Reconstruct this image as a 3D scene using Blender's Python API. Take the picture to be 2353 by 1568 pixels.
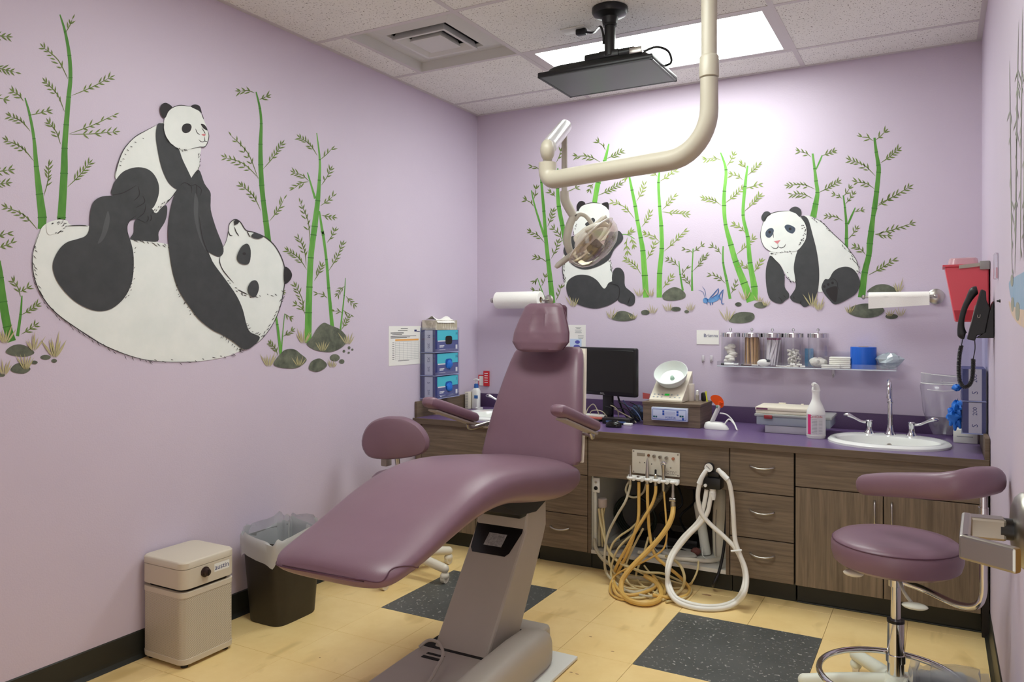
import bpy, bmesh, math, random
from mathutils import Vector, Matrix
from mathutils.geometry import tessellate_polygon

for o in list(bpy.data.objects):
    bpy.data.objects.remove(o)
SC = bpy.context.scene
COL = SC.collection
random.seed(7)

# ------------------------------------------------------------------ camera
F_PX, YAW, CAM_H, HOR = 1775.0, 0.5045, 1.40, 739.0
cam = bpy.data.cameras.new('camera')
cam.sensor_width = 36.0
cam.lens = F_PX / 2353.0 * 36.0
cam.shift_y = (HOR - 784.0) / 2353.0
cam.clip_start = 0.02
cam_o = bpy.data.objects.new('camera', cam)
cam_o.location = (0, 0, CAM_H)
cam_o.rotation_euler = (math.pi / 2, 0, YAW)
COL.objects.link(cam_o)
SC.camera = cam_o

# ------------------------------------------------------------------ world, exposure
w = bpy.data.worlds.new('hall_light')
SC.world = w
w.use_nodes = True
w.node_tree.nodes['Background'].inputs[0].default_value = (1.0, 0.98, 0.95, 1)
w.node_tree.nodes['Background'].inputs[1].default_value = 1.5
SC.view_settings.view_transform = 'Standard'
SC.view_settings.look = 'None'
SC.view_settings.gamma = 1
SC.view_settings.use_curve_mapping = False
SC.view_settings.exposure = 0.25
PANEL_W = 13.0     # strength of the ceiling light panels

# ------------------------------------------------------------------ room dimensions
XL, XR, YB, YF, HC = -2.918, 0.20, 4.766, 0.08, 2.884
YC = 4.0           # cabinet fronts
ZT = 0.79          # worktop height

# ------------------------------------------------------------------ photo-measured points on real planes
FX, FY = -math.sin(YAW), math.cos(YAW)
RX, RY = math.cos(YAW), math.sin(YAW)
def ray(u, v):
    a = (u - 1176.5) / F_PX
    return Vector((FX + a * RX, FY + a * RY, -(v - HOR) / F_PX))
O = Vector((0, 0, CAM_H))
def onY(u, v, c):
    d = ray(u, v); return O + d * (c / d.y)
def onX(u, v, c):
    d = ray(u, v); return O + d * (c / d.x)
def onZ(u, v, c):
    d = ray(u, v); return O + d * ((c - CAM_H) / d.z)
def at(u, v, zc):
    return O + ray(u, v) * zc

# ------------------------------------------------------------------ materials
def lin(c):
    r = []
    for x in c[:3]:
        x /= 255.0
        r.append(x / 12.92 if x <= 0.04045 else ((x + 0.055) / 1.055) ** 2.4)
    return (r[0], r[1], r[2], 1.0)
_M = {}
def N(nt, typ, **kw):
    n = nt.nodes.new(typ)
    for k, v in kw.items():
        if k.startswith('i_'):
            n.inputs[k[2:].replace('_', ' ')].default_value = v
        else:
            setattr(n, k, v)
    return n
def mat(name, col, rough=0.5, metal=0.0, spec=0.5, var=None, vs=8.0, vstretch=None, bump=0.0, bs=200.0,
        trans=0.0, alpha=1.0, emit=0.0, coat=0.0, ior=1.45, vdetail=4.0, contrast=1.0):
    if name in _M: return _M[name]
    m = bpy.data.materials.new(name); m.use_nodes = True
    nt = m.node_tree; b = nt.nodes['Principled BSDF']
    c = lin(col)
    b.inputs['Base Color'].default_value = c
    b.inputs['Roughness'].default_value = rough
    b.inputs['Metallic'].default_value = metal
    b.inputs['Specular IOR Level'].default_value = spec
    b.inputs['IOR'].default_value = ior
    if trans: b.inputs['Transmission Weight'].default_value = trans
    if alpha < 1: b.inputs['Alpha'].default_value = alpha
    if coat:
        b.inputs['Coat Weight'].default_value = coat; b.inputs['Coat Roughness'].default_value = 0.15
    if emit:
        b.inputs['Emission Color'].default_value = c; b.inputs['Emission Strength'].default_value = emit
    if var or bump:
        tc = N(nt, 'ShaderNodeTexCoord')
        mp = N(nt, 'ShaderNodeMapping')
        geo = N(nt, 'ShaderNodeNewGeometry')
        nt.links.new(geo.outputs['Position'], mp.inputs[0])
        if vstretch: mp.inputs['Scale'].default_value = vstretch
    if var:
        nz = N(nt, 'ShaderNodeTexNoise', i_Scale=vs, i_Detail=vdetail, i_Roughness=0.6)
        nt.links.new(mp.outputs[0], nz.inputs['Vector'])
        rp = N(nt, 'ShaderNodeValToRGB')
        rp.color_ramp.elements[0].position = 0.5 - 0.22 / contrast; rp.color_ramp.elements[0].color = lin(var)
        rp.color_ramp.elements[1].position = 0.5 + 0.22 / contrast; rp.color_ramp.elements[1].color = c
        nt.links.new(nz.outputs['Fac'], rp.inputs[0])
        nt.links.new(rp.outputs[0], b.inputs['Base Color'])
    if bump:
        n2 = N(nt, 'ShaderNodeTexNoise', i_Scale=bs, i_Detail=2.0)
        nt.links.new(geo.outputs['Position'], n2.inputs['Vector'])
        bp = N(nt, 'ShaderNodeBump', i_Strength=bump, i_Distance=0.002)
        nt.links.new(n2.outputs['Fac'], bp.inputs['Height'])
        nt.links.new(bp.outputs[0], b.inputs['Normal'])
    _M[name] = m
    return m
def glassy(name, col, trn=0.85, rough=0.05, spec_mix=0.12):
    """thin clear plastic: mostly see-through with a gloss"""
    if name in _M: return _M[name]
    m = bpy.data.materials.new(name); m.use_nodes = True
    nt = m.node_tree; nt.nodes.clear()
    out = N(nt, 'ShaderNodeOutputMaterial')
    tr = N(nt, 'ShaderNodeBsdfTransparent'); tr.inputs[0].default_value = lin(col)
    df = N(nt, 'ShaderNodeBsdfDiffuse'); df.inputs[0].default_value = lin(col)
    gl = N(nt, 'ShaderNodeBsdfGlossy'); gl.inputs[1].default_value = rough
    m1 = N(nt, 'ShaderNodeMixShader'); m1.inputs[0].default_value = 1 - trn
    m2 = N(nt, 'ShaderNodeMixShader')
    fr = N(nt, 'ShaderNodeLayerWeight', i_Blend=0.5)
    pw = N(nt, 'ShaderNodeMath', operation='POWER'); pw.inputs[1].default_value = 1.5
    ad = N(nt, 'ShaderNodeMath', operation='MULTIPLY_ADD'); ad.inputs[1].default_value = 0.45; ad.inputs[2].default_value = 0.02 + spec_mix * 0.15
    nt.links.new(fr.outputs['Facing'], pw.inputs[0]); nt.links.new(pw.outputs[0], ad.inputs[0]); nt.links.new(ad.outputs[0], m2.inputs[0])
    nt.links.new(tr.outputs[0], m1.inputs[1]); nt.links.new(df.outputs[0], m1.inputs[2])
    nt.links.new(m1.outputs[0], m2.inputs[1]); nt.links.new(gl.outputs[0], m2.inputs[2])
    nt.links.new(m2.outputs[0], out.inputs[0])
    _M[name] = m
    return m

M_wall = mat('lavender_wall_paint', (206, 193, 210), 0.62, var=(202, 189, 207), vs=1.5, bump=0.25, bs=160)
M_ceil_tee = mat('ceiling_grid_white', (205, 200, 200), 0.5)
M_base = mat('black_cove_base', (44, 45, 40), 0.38, var=(36, 37, 33), vs=6)
M_green = [mat('bamboo_green_a', (92, 150, 58), 0.65, var=(58, 118, 36), vs=26, vstretch=(1, 1, .25)),
           mat('bamboo_green_b', (112, 172, 76), 0.65, var=(70, 138, 44), vs=26, vstretch=(1, 1, .25)),
           mat('bamboo_green_c', (128, 192, 84), 0.65, var=(86, 160, 52), vs=26, vstretch=(1, 1, .25))]
M_joint = mat('bamboo_joint_green', (58, 112, 36), 0.65)
M_leaf = mat('leaf_olive', (112, 132, 62), 0.65, var=(92, 108, 50), vs=30)
M_leafL = mat('leaf_light', (150, 168, 88), 0.65, var=(118, 140, 62), vs=30)
M_grass = mat('painted_grass', (172, 164, 112), 0.65, var=(184, 174, 140), vs=25)
M_pwhite = mat('panda_white_paint', (232, 234, 230), 0.6, var=(222, 226, 222), vs=9)
M_pblack = mat('panda_black_paint', (66, 67, 69), 0.6, var=(54, 56, 58), vs=16, vdetail=6)
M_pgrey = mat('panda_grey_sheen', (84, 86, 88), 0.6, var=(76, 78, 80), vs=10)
M_pdark = mat('panda_line_paint', (38, 34, 36), 0.6)
M_pink = mat('panda_nose_pink', (206, 128, 132), 0.6)
M_rock = mat('painted_rock', (112, 116, 100), 0.65, var=(74, 79, 68), vs=18, contrast=1.3)
M_blueb = mat('grasshopper_blue', (110, 158, 206), 0.6, var=(80, 128, 186), vs=40)
M_blued = mat('grasshopper_line', (52, 96, 158), 0.6)
M_vinyl = mat('plum_vinyl', (127, 98, 111), 0.36, spec=0.5, var=(122, 93, 106), vs=5, bump=0.12, bs=420)
M_vinylD = mat('plum_vinyl_seam', (86, 52, 68), 0.5)
M_taupe = mat('taupe_plastic', (176, 168, 156), 0.45, var=(170, 162, 150), vs=4)
M_cream = mat('cream_plastic', (226, 218, 200), 0.42)
M_lamp = mat('lamp_putty_paint', (194, 187, 170), 0.35, var=(188, 180, 163), vs=4)
M_white = mat('white_plastic', (236, 236, 232), 0.4)
M_offw = mat('off_white_plastic', (222, 222, 214), 0.45)
M_black = mat('black_plastic', (24, 24, 26), 0.35)
M_dark = mat('dark_interior', (28, 26, 24), 0.8)
M_chrome = mat('chrome', (220, 220, 222), 0.12, metal=1.0)
M_steel = mat('brushed_nickel', (190, 186, 180), 0.3, metal=1.0)
M_sink = mat('white_porcelain', (236, 238, 234), 0.12, coat=0.5)
M_paper = mat('white_paper', (236, 234, 230), 0.8)
M_tissue = mat('paper_towel_white', (246, 244, 238), 0.9, bump=0.5, bs=320)
M_ink = mat('ink_dark', (60, 60, 66), 0.8)
M_navy = mat('navy_print', (44, 52, 110), 0.5)
M_teal = mat('turquoise_print', (74, 184, 204), 0.45)
M_glove = mat('blue_nitrile', (40, 120, 214), 0.5, var=(30, 104, 200), vs=40)
M_acry = glassy('clear_acrylic', (248, 249, 252), 0.955)
M_acryB = glassy('clear_acrylic_blueish', (236, 240, 252), 0.95)
M_jar = glassy('clear_jar', (249, 249, 250), 0.975)
M_bag = glassy('clear_bag_film', (236, 238, 240), 0.72, rough=0.2, spec_mix=0.4)
M_bagw = glassy('milky_bag_film', (232, 232, 230), 0.42, rough=0.3, spec_mix=0.4)
M_red = mat('sharps_red', (226, 62, 76), 0.35)
M_orange = mat('orange_shield', (232, 84, 18), 0.3)
M_hose = mat('cream_hose', (214, 196, 146), 0.5, var=(204, 184, 132), vs=12)
M_hoseO = mat('amber_hose', (220, 182, 104), 0.45, var=(212, 168, 84), vs=12)
M_hoseG = mat('grey_beige_hose', (186, 176, 150), 0.5)
M_hoseW = mat('white_hose', (232, 228, 218), 0.42)

def wood(name, c1, c2, axis):
    if name in _M: return _M[name]
    m = bpy.data.materials.new(name); m.use_nodes = True
    nt = m.node_tree; b = nt.nodes['Principled BSDF']
    geo = N(nt, 'ShaderNodeNewGeometry'); mp = N(nt, 'ShaderNodeMapping')
    mp.inputs['Scale'].default_value = (2.2, 2.2, 46) if axis == 'x' else (46, 46, 2.0)
    nt.links.new(geo.outputs['Position'], mp.inputs[0])
    nz = N(nt, 'ShaderNodeTexNoise', i_Scale=1.6, i_Detail=5.0, i_Roughness=0.62, i_Distortion=0.4)
    nt.links.new(mp.outputs[0], nz.inputs['Vector'])
    rp = N(nt, 'ShaderNodeValToRGB')
    rp.color_ramp.elements[0].position = 0.30; rp.color_ramp.elements[0].color = lin(c1)
    rp.color_ramp.elements[1].position = 0.72; rp.color_ramp.elements[1].color = lin(c2)
    nt.links.new(nz.outputs['Fac'], rp.inputs[0]); nt.links.new(rp.outputs[0], b.inputs['Base Color'])
    b.inputs['Roughness'].default_value = 0.5
    _M[name] = m
    return m
M_woodH = wood('brown_laminate_horizontal', (96, 82, 66), (138, 120, 100), 'x')
M_woodV = wood('brown_laminate_vertical', (100, 86, 69), (142, 124, 103), 'z')
M_woodE = wood('brown_laminate_edge', (88, 74, 58), (116, 98, 80), 'x')
M_purple = mat('purple_laminate', (112, 90, 134), 0.33, var=(100, 78, 122), vs=240, vdetail=2, coat=0.25)
M_purpleS = mat('purple_splash', (88, 66, 102), 0.4, var=(78, 58, 92), vs=240, vdetail=2)

def speckle(name, base, base2, spot, scale, lo, hi, rough, stretch=(1, 1, 1)):
    if name in _M: return _M[name]
    m = bpy.data.materials.new(name); m.use_nodes = True
    nt = m.node_tree; b = nt.nodes['Principled BSDF']
    geo = N(nt, 'ShaderNodeNewGeometry'); mp = N(nt, 'ShaderNodeMapping'); mp.inputs['Scale'].default_value = stretch
    nt.links.new(geo.outputs['Position'], mp.inputs[0])
    n1 = N(nt, 'ShaderNodeTexNoise', i_Scale=3.5, i_Detail=6.0, i_Roughness=0.65)
    nt.links.new(geo.outputs['Position'], n1.inputs['Vector'])
    r1 = N(nt, 'ShaderNodeValToRGB')
    r1.color_ramp.elements[0].position = 0.32; r1.color_ramp.elements[0].color = lin(base2)
    r1.color_ramp.elements[1].position = 0.66; r1.color_ramp.elements[1].color = lin(base)
    nt.links.new(n1.outputs['Fac'], r1.inputs[0])
    n2 = N(nt, 'ShaderNodeTexNoise', i_Scale=scale, i_Detail=2.0, i_Distortion=0.6)
    nt.links.new(mp.outputs[0], n2.inputs['Vector'])
    r2 = N(nt, 'ShaderNodeValToRGB')
    r2.color_ramp.elements[0].position = lo; r2.color_ramp.elements[0].color = (0, 0, 0, 1)
    r2.color_ramp.elements[1].position = hi; r2.color_ramp.elements[1].color = (1, 1, 1, 1)
    nt.links.new(n2.outputs['Fac'], r2.inputs[0])
    mx = N(nt, 'ShaderNodeMix', data_type='RGBA')
    nt.links.new(r2.outputs[0], mx.inputs[0]); nt.links.new(r1.outputs[0], mx.inputs[6])
    mx.inputs[7].default_value = lin(spot)
    nt.links.new(mx.outputs[2], b.inputs['Base Color'])
    b.inputs['Roughness'].default_value = rough
    _M[name] = m
    return m
M_tile = speckle('beige_vinyl_tile', (243, 214, 152), (233, 200, 134), (216, 184, 120), 9, 0.60, 0.74, 0.38, (1, .35, 1))
M_tileD = speckle('charcoal_vinyl_tile', (88, 90, 88), (74, 77, 75), (168, 166, 160), 62, 0.63, 0.70, 0.38)
M_grout = mat('tile_joint', (168, 142, 96), 0.8)
M_ctile = speckle('acoustic_tile', (238, 238, 232), (232, 232, 226), (140, 134, 128), 105, 0.625, 0.665, 0.85, (1.5, .8, 1))
# ------------------------------------------------------------------ mesh helpers
def sheets(*qs):
    """thin clear sheets, each given by four corners"""
    mb = MB()
    for q in qs: mb.add(q, [(0, 1, 2, 3)])
    return mb
def xs_(x, y0, y1, z0, z1): return [(x, y0, z0), (x, y1, z0), (x, y1, z1), (x, y0, z1)]
def ys_(y, x0, x1, z0, z1): return [(x0, y, z0), (x1, y, z0), (x1, y, z1), (x0, y, z1)]
def zs_(z, x0, x1, y0, y1): return [(x0, y0, z), (x1, y0, z), (x1, y1, z), (x0, y1, z)]
class MB:
    def __init__(s): s.v = []; s.f = []; s.smooth = set()
    def add(s, vs, fs, smooth=False):
        k = len(s.v); s.v += [tuple(p) for p in vs]
        for f in fs:
            if smooth: s.smooth.add(len(s.f))
            s.f.append(tuple(i + k for i in f))
        return s
    def box(s, x0, x1, y0, y1, z0, z1):
        x0, x1 = min(x0, x1), max(x0, x1); y0, y1 = min(y0, y1), max(y0, y1); z0, z1 = min(z0, z1), max(z0, z1)
        return s.add([(x0,y0,z0),(x1,y0,z0),(x1,y1,z0),(x0,y1,z0),(x0,y0,z1),(x1,y0,z1),(x1,y1,z1),(x0,y1,z1)],
              [(0,3,2,1),(4,5,6,7),(0,1,5,4),(1,2,6,5),(2,3,7,6),(3,0,4,7)])
    def rbox(s, x0, x1, y0, y1, z0, z1, r=0.004, seg=2, mtx=None, smooth=True):
        bm = bmesh.new(); bmesh.ops.create_cube(bm, size=1)
        for v in bm.verts:
            v.co = Vector(((x0+x1)/2 + v.co.x*(x1-x0), (y0+y1)/2 + v.co.y*(y1-y0), (z0+z1)/2 + v.co.z*(z1-z0)))
        r = min(r, .49*min(abs(x1-x0), abs(y1-y0), abs(z1-z0)))
        bmesh.ops.bevel(bm, geom=bm.edges[:], offset=r, segments=seg, profile=.5, affect='EDGES')
        if mtx: bmesh.ops.transform(bm, matrix=mtx, verts=bm.verts)
        bm.verts.index_update()
        s.add([v.co[:] for v in bm.verts], [[v.index for v in f.verts] for f in bm.faces], smooth)
        bm.free(); return s
    def loft(s, loops, cap=True, smooth=True, closed=False):
        n = len(loops[0]); k = len(s.v)
        vs = [p for l in loops for p in l]; fs = []
        m = len(loops)
        for i in range(m if closed else m - 1):
            a, b = i * n, ((i + 1) % m) * n
            for j in range(n):
                fs.append((a + j, a + (j+1) % n, b + (j+1) % n, b + j))
        s.add(vs, fs, smooth)
        if cap and not closed:
            s.add(loops[0], [tuple(range(n))[::-1]]); s.add(loops[-1], [tuple(range(n))])
        return s
    def tube(s, pts, r, seg=10, smooth_path=0, closed=False, cap=True):
        pts = [Vector(p) for p in pts]
        rs = list(r) if isinstance(r, (list, tuple)) else [r] * len(pts)
        if smooth_path:
            pts, rs = crom(pts, rs, smooth_path, closed)
        n = len(pts); loops = []; nrm = None
        for i in range(n):
            if closed: t = pts[(i+1) % n] - pts[i-1]
            else: t = pts[min(i+1, n-1)] - pts[max(i-1, 0)]
            if t.length < 1e-9: t = Vector((0, 0, 1))
            t.normalize()
            if nrm is None:
                nrm = t.cross(Vector((0, 0, 1)))
                if nrm.length < 1e-3: nrm = t.cross(Vector((1, 0, 0)))
            nrm = nrm - t * nrm.dot(t); nrm.normalize()
            b = t.cross(nrm)
            loops.append([pts[i] + (nrm * math.cos(2*math.pi*j/seg) + b * math.sin(2*math.pi*j/seg)) * rs[i] for j in range(seg)])
        return s.loft(loops, cap=cap, closed=closed)
    def cyl(s, a, b, r, r2=None, seg=20):
        return s.tube([a, b], [r, r if r2 is None else r2], seg)
    def lathe(s, prof, c, axis=(0, 0, 1), seg=28, cap=True):
        ax = Vector(axis).normalized(); c = Vector(c)
        u = ax.cross(Vector((0, 0, 1)))
        if u.length < 1e-3: u = Vector((1, 0, 0))
        u.normalize(); w = ax.cross(u)
        return s.loft([[c + ax*h + (u*math.cos(2*math.pi*j/seg) + w*math.sin(2*math.pi*j/seg)) * max(r, 1e-4) for j in range(seg)] for r, h in prof], cap=cap)
    def ell(s, c, rx, ry, rz, seg=20, rings=12, mtx=None):
        loops = []
        for i in range(rings + 1):
            t = math.pi * i / rings
            loops.append([(rx*max(math.sin(t), 1e-3)*math.cos(2*math.pi*j/seg), ry*max(math.sin(t), 1e-3)*math.sin(2*math.pi*j/seg), -rz*math.cos(t)) for j in range(seg)])
        loops = [[(mtx @ Vector(p) if mtx else Vector(p)) + Vector(c) for p in l] for l in loops]
        return s.loft(loops)
    def prism(s, poly, d, smooth=False):
        d = Vector(d); n = len(poly); poly = [Vector(p) for p in poly]
        s.add(poly + [p + d for p in poly], [tuple(range(n))[::-1], tuple(range(n, 2*n))], False)
        s.add(poly + [p + d for p in poly], [(i, (i+1) % n, n + (i+1) % n, n + i) for i in range(n)], smooth)
        return s
def crom(pts, rs, k, closed):
    n = len(pts); op = []; orr = []
    rng = n if closed else n - 1
    for i in range(rng):
        if closed: p = [pts[(i+d) % n] for d in (-1, 0, 1, 2)]
        else: p = [pts[max(0, min(n-1, i+d))] for d in (-1, 0, 1, 2)]
        for j in range(k):
            t = j / k
            op.append(0.5*((2*p[1]) + (p[2]-p[0])*t + (2*p[0]-5*p[1]+4*p[2]-p[3])*t*t + (3*p[1]-p[0]-3*p[2]+p[3])*t*t*t))
            orr.append(rs[i]*(1-t) + rs[(i+1) % n]*t)
    if not closed: op.append(pts[-1]); orr.append(rs[-1])
    return op, orr
def wloc(o):
    l = Vector(o.location)
    while o.parent: o = o.parent; l += Vector(o.location)
    return l
def obj(name, mb, m, parent=None, label=None, bevel=0.0, kind=None, fixn=True):
    me = bpy.data.meshes.new(name)
    xs = [Vector(p) for p in mb.v]
    lo = Vector([min(p[i] for p in xs) for i in range(3)]); hi = Vector([max(p[i] for p in xs) for i in range(3)])
    c = (lo + hi) / 2
    if parent is None: c.z = lo.z
    me.from_pydata([tuple(p - c) for p in xs], [], mb.f)
    if fixn:
        bm = bmesh.new(); bm.from_mesh(me); bmesh.ops.remove_doubles(bm, verts=bm.verts, dist=1e-6)
        bmesh.ops.recalc_face_normals(bm, faces=bm.faces)
        bm.to_mesh(me); bm.free()
    if mb.smooth:
        for p in me.polygons: p.use_smooth = True
        try: me.set_sharp_from_angle(angle=math.radians(38))
        except Exception: pass
    me.materials.append(m)
    o = bpy.data.objects.new(name, me); COL.objects.link(o)
    if parent is not None:
        o.parent = parent; o.location = c - wloc(parent)
    else: o.location = c
    if label: o['label'] = label
    if kind: o['kind'] = kind
    if bevel:
        b = o.modifiers.new('bevel', 'BEVEL'); b.width = bevel; b.segments = 2; b.limit_method = 'ANGLE'
    return o
def thing(name, label, cat, loc, group=None):
    o = bpy.data.objects.new(name, None); COL.objects.link(o); o.location = loc
    o.empty_display_size = 0.05
    o['label'] = label; o['category'] = cat
    if group: o['group'] = group
    return o
def tag(o, label, cat, group=None):
    o['label'] = label; o['category'] = cat
    if group: o['group'] = group
    return o
def struct(o, label):
    o['kind'] = 'structure'; o['label'] = label
    return o
def text(name, s, size, pos, xd, yd, m, parent, align='CENTER', off=0.0006, label=None):
    cu = bpy.data.curves.new(name, 'FONT'); cu.body = s; cu.size = size; cu.align_x = align; cu.align_y = 'CENTER'
    cu.resolution_u = 2
    t = bpy.data.objects.new(name, cu)
    me = bpy.data.meshes.new_from_object(t)
    bpy.data.objects.remove(t)
    xd = Vector(xd).normalized(); yd = Vector(yd).normalized(); n = xd.cross(yd)
    mb = MB(); pos = Vector(pos)
    mb.add([pos + xd*v.co.x + yd*v.co.y + n*off for v in me.vertices], [tuple(p.vertices) for p in me.polygons])
    bpy.data.meshes.remove(me)
    if not mb.v: return None
    return obj(name, mb, m, parent, label, fixn=False)
def quad(p, xd, yd, w, h, off=0.0005):
    """flat label centred at p"""
    xd = Vector(xd).normalized(); yd = Vector(yd).normalized(); n = xd.cross(yd); p = Vector(p) + n*off
    return MB().add([p - xd*w/2 - yd*h/2, p + xd*w/2 - yd*h/2, p + xd*w/2 + yd*h/2, p - xd*w/2 + yd*h/2], [(0, 1, 2, 3)])
def sup(cx, cy, a, b, n=3.0, k=32):
    out = []
    for j in range(k):
        t = 2*math.pi*j/k; c, s_ = math.cos(t), math.sin(t)
        out.append((cx + a*math.copysign(abs(c)**(2/n), c), cy + b*math.copysign(abs(s_)**(2/n), s_)))
    return out
# ================================================================== THE SETTING
floor = struct(obj('floor', MB().box(XL-.1, XR+.1, YF-.3, YB+.1, -.06, -.003), M_grout), 'beige vinyl tile floor with charcoal inset squares')
TO, TS = (-1.0954, 3.6457), 0.3234
def tile_piece(x0, x1, y0, y1, m, share={}):
    x0, x1 = max(x0, XL), min(x1, XR); y0, y1 = max(y0, YF-.28), min(y1, YB)
    if x1 - x0 < .01 or y1 - y0 < .01: return
    g = .0007
    key = (round(x1-x0, 3), round(y1-y0, 3), m.name)
    if key not in share:
        a, b = (x1-x0)/2 - g, (y1-y0)/2 - g
        mb = MB().rbox(-a, a, -b, b, -.004, 0, .0008, 1, smooth=False)
        me = bpy.data.meshes.new('tile'); me.from_pydata(mb.v, [], mb.f); me.materials.append(m); share[key] = me
    o = bpy.data.objects.new('tile', share[key]); COL.objects.link(o); o.parent = floor
    o.location = Vector(((x0+x1)/2, (y0+y1)/2, 0)) - wloc(floor)
dark = [(-4, -2), (0, -2)]
for di, dj in dark:
    tile_piece(TO[0]+di*TS, TO[0]+(di+2)*TS, TO[1]+dj*TS, TO[1]+(dj+2)*TS, M_tileD)
for i in range(-6, 5):
    for j in range(-13, 5):
        if any(di <= i < di+2 and dj <= j < dj+2 for di, dj in dark): continue
        tile_piece(TO[0]+i*TS, TO[0]+(i+1)*TS, TO[1]+j*TS, TO[1]+(j+1)*TS, M_tile)

ceiling = struct(obj('ceiling', MB().box(XL-.1, XR+.1, YF-.1, YB+.1, HC+.16, HC+.2), M_ctile), 'suspended acoustic tile ceiling with white grid')
GO, G = (-2.0315, 3.7729), 0.671
TW = .013
def cpanel(x0, x1, y0, y1):
    x0, x1 = max(x0, XL), min(x1, XR); y0, y1 = max(y0, YF), min(y1, YB)
    if x1-x0 < .02 or y1-y0 < .02: return
    obj('ceiling_panel', MB().rbox(x0+.002, x1-.002, y0+.002, y1-.002, HC+.002, HC+.016, .003, 1, smooth=False), M_ctile, ceiling)
LIGHTS = [(0, 0), (0, -3)]  # second panel is out of view, added to light the mural wall and chair
for j in range(-6, 2):
    y0, y1 = GO[1]+j*G, GO[1]+(j+1)*G
    if j == 1: y1 = YB
    for c in (-2, 0, 2):
        if c == 0 and (0, j) in LIGHTS: continue
        if c == -2 and j == -1:
            cpanel(GO[0]-2*G, GO[0]-G, y0, y1); continue
        cpanel(GO[0]+c*G, GO[0]+(c+2)*G, y0, y1)
    if j > -6: obj('ceiling_tee', MB().box(XL, XR, y0-TW, y0+TW, HC, HC+.012), M_ceil_tee, ceiling)
for c in (0, 2):
    obj('ceiling_tee', MB().box(GO[0]+c*G-TW, GO[0]+c*G+TW, YF, YB, HC-.0006, HC+.011), M_ceil_tee, ceiling)
obj('ceiling_tee', MB().box(GO[0]-G-TW, GO[0]-G+TW, GO[1]-G, GO[1], HC-.0006, HC+.011), M_ceil_tee, ceiling)
for b in (MB().box(XL, XL+.024, YF, YB, HC-.001, HC+.01), MB().box(XR-.024, XR, YF, YB, HC-.001, HC+.01), MB().box(XL, XR, YB-.024, YB, HC-.0015, HC+.009)):
    obj('wall_angle', b, M_ceil_tee, ceiling)

wall_left = struct(obj('wall_left', MB().box(XL-.1, XL, YF-.1, YB+.1, -.02, HC+.16), M_wall), 'lavender wall with a painted mural of two playing pandas')
wall_back = struct(obj('wall_back', MB().box(XL, XR, YB, YB+.1, -.02, HC+.16), M_wall), 'lavender wall with two painted pandas among bamboo above the counter')
wall_right = struct(obj('wall_right', MB().box(XR, XR+.1, YF-.1, YB+.1, -.02, HC+.16), M_wall), 'lavender side wall with a faint grey green mural')
fw = MB().box(XL, -.80, YF-.12, YF, -.02, HC+.16).box(-.80, .168, YF-.12, YF, 2.25, HC+.16).box(.168, XR, YF-.12, YF, -.02, HC+.16)
wall_front = struct(obj('wall_front', fw, M_wall), 'lavender wall with the open doorway')
def cove(name, poly_fn, a, b, label):
    struct(obj(name, MB().prism(poly_fn, Vector(b)-Vector(a)), M_base), label)
def cove_profile(x, y, nx, ny):
    # wall base: thin board with a curved toe
    pts = [(0, 0), (.022, 0), (.016, .006), (.008, .016), (.006, .03), (.005, .108), (0, .112)]
    return [(x + nx*d, y + ny*d, z + .0005) for d, z in pts]
cove('baseboard_left', cove_profile(XL, YF, 1, 0), (XL, YF, 0), (XL, YC-.02, 0), 'black rubber base along the panda mural wall')
cove('baseboard_right', cove_profile(XR, 1.12, -1, 0), (XR, 1.12, 0), (XR, YC+.05, 0), 'black rubber base along the side wall')

# door leaf, opened back against the side wall
Dl, Dh = Vector((.0895, 1.10, 0)), Vector((.150, .185, 0))
dd = (Dh - Dl); wd = dd.length; dd.normalize(); dn = Vector((-dd.y, dd.x, 0))
if dn.x > 0: dn = -dn          # face normal into the room
M_door = mat('honey_wood_door', (206, 160, 92), 0.42, var=(190, 142, 76), vs=5, vstretch=(8, 8, .6))
thick = dn * -.042
door = struct(obj('door_1', MB().prism([Dl + Vector((0,0,.01)), Dh + Vector((0,0,.01)), Dh + thick + Vector((0,0,.01)), Dl + thick + Vector((0,0,.01))], (0, 0, 2.21)), M_door, bevel=.002), 'honey coloured wooden door with a satin lever handle')
hp = Dl + dd*.085 + Vector((0, 0, 1.170))
hb = MB().lathe([(.0425, 0), (.0425, .008), (.041, .015), (.036, .020), (.028, .023), (.0001, .024)], hp, dn, 36)
M_lever = mat('satin_nickel_lever', (158, 154, 146), .34, metal=1.0)
h_rose = obj('handle_rose', hb, M_lever, door, 'round satin nickel door rose')
obj('handle_neck', MB().cyl(hp + dn*.02, hp + dn*.036, .012), M_black, door)
up = Vector((0, 0, 1))
def bar(mb, a, b, wv, hv):   # rectangular bar from a to b
    wv, hv = Vector(wv), Vector(hv); a, b = Vector(a), Vector(b)
    mb.prism([a - wv - hv, a + wv - hv, a + wv + hv, a - wv + hv], b - a)
    return mb
c0 = hp + dn*.030; c1 = hp + dn*.066; c2 = hp + dd*.098 + dn*.078; c3 = hp + dd*.130 + dn*.036
def dirs(p, q):
    t_ = (q - p).normalized(); return Vector((-t_.y, t_.x, 0))
lv = MB()
bar(lv, c0, c1 + dn*.006, dd*.011, up*.012)
bar(lv, c1 - dd*.011, c2 + (c2-c1).normalized()*.004, dirs(c1, c2)*.0055, up*.0125)
bar(lv, c2 - (c3-c2).normalized()*.004, c3, dirs(c2, c3)*.0055, up*.0125)
obj('lever', lv, M_lever, door, 'satin nickel lever with a squared return', bevel=.003)

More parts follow.
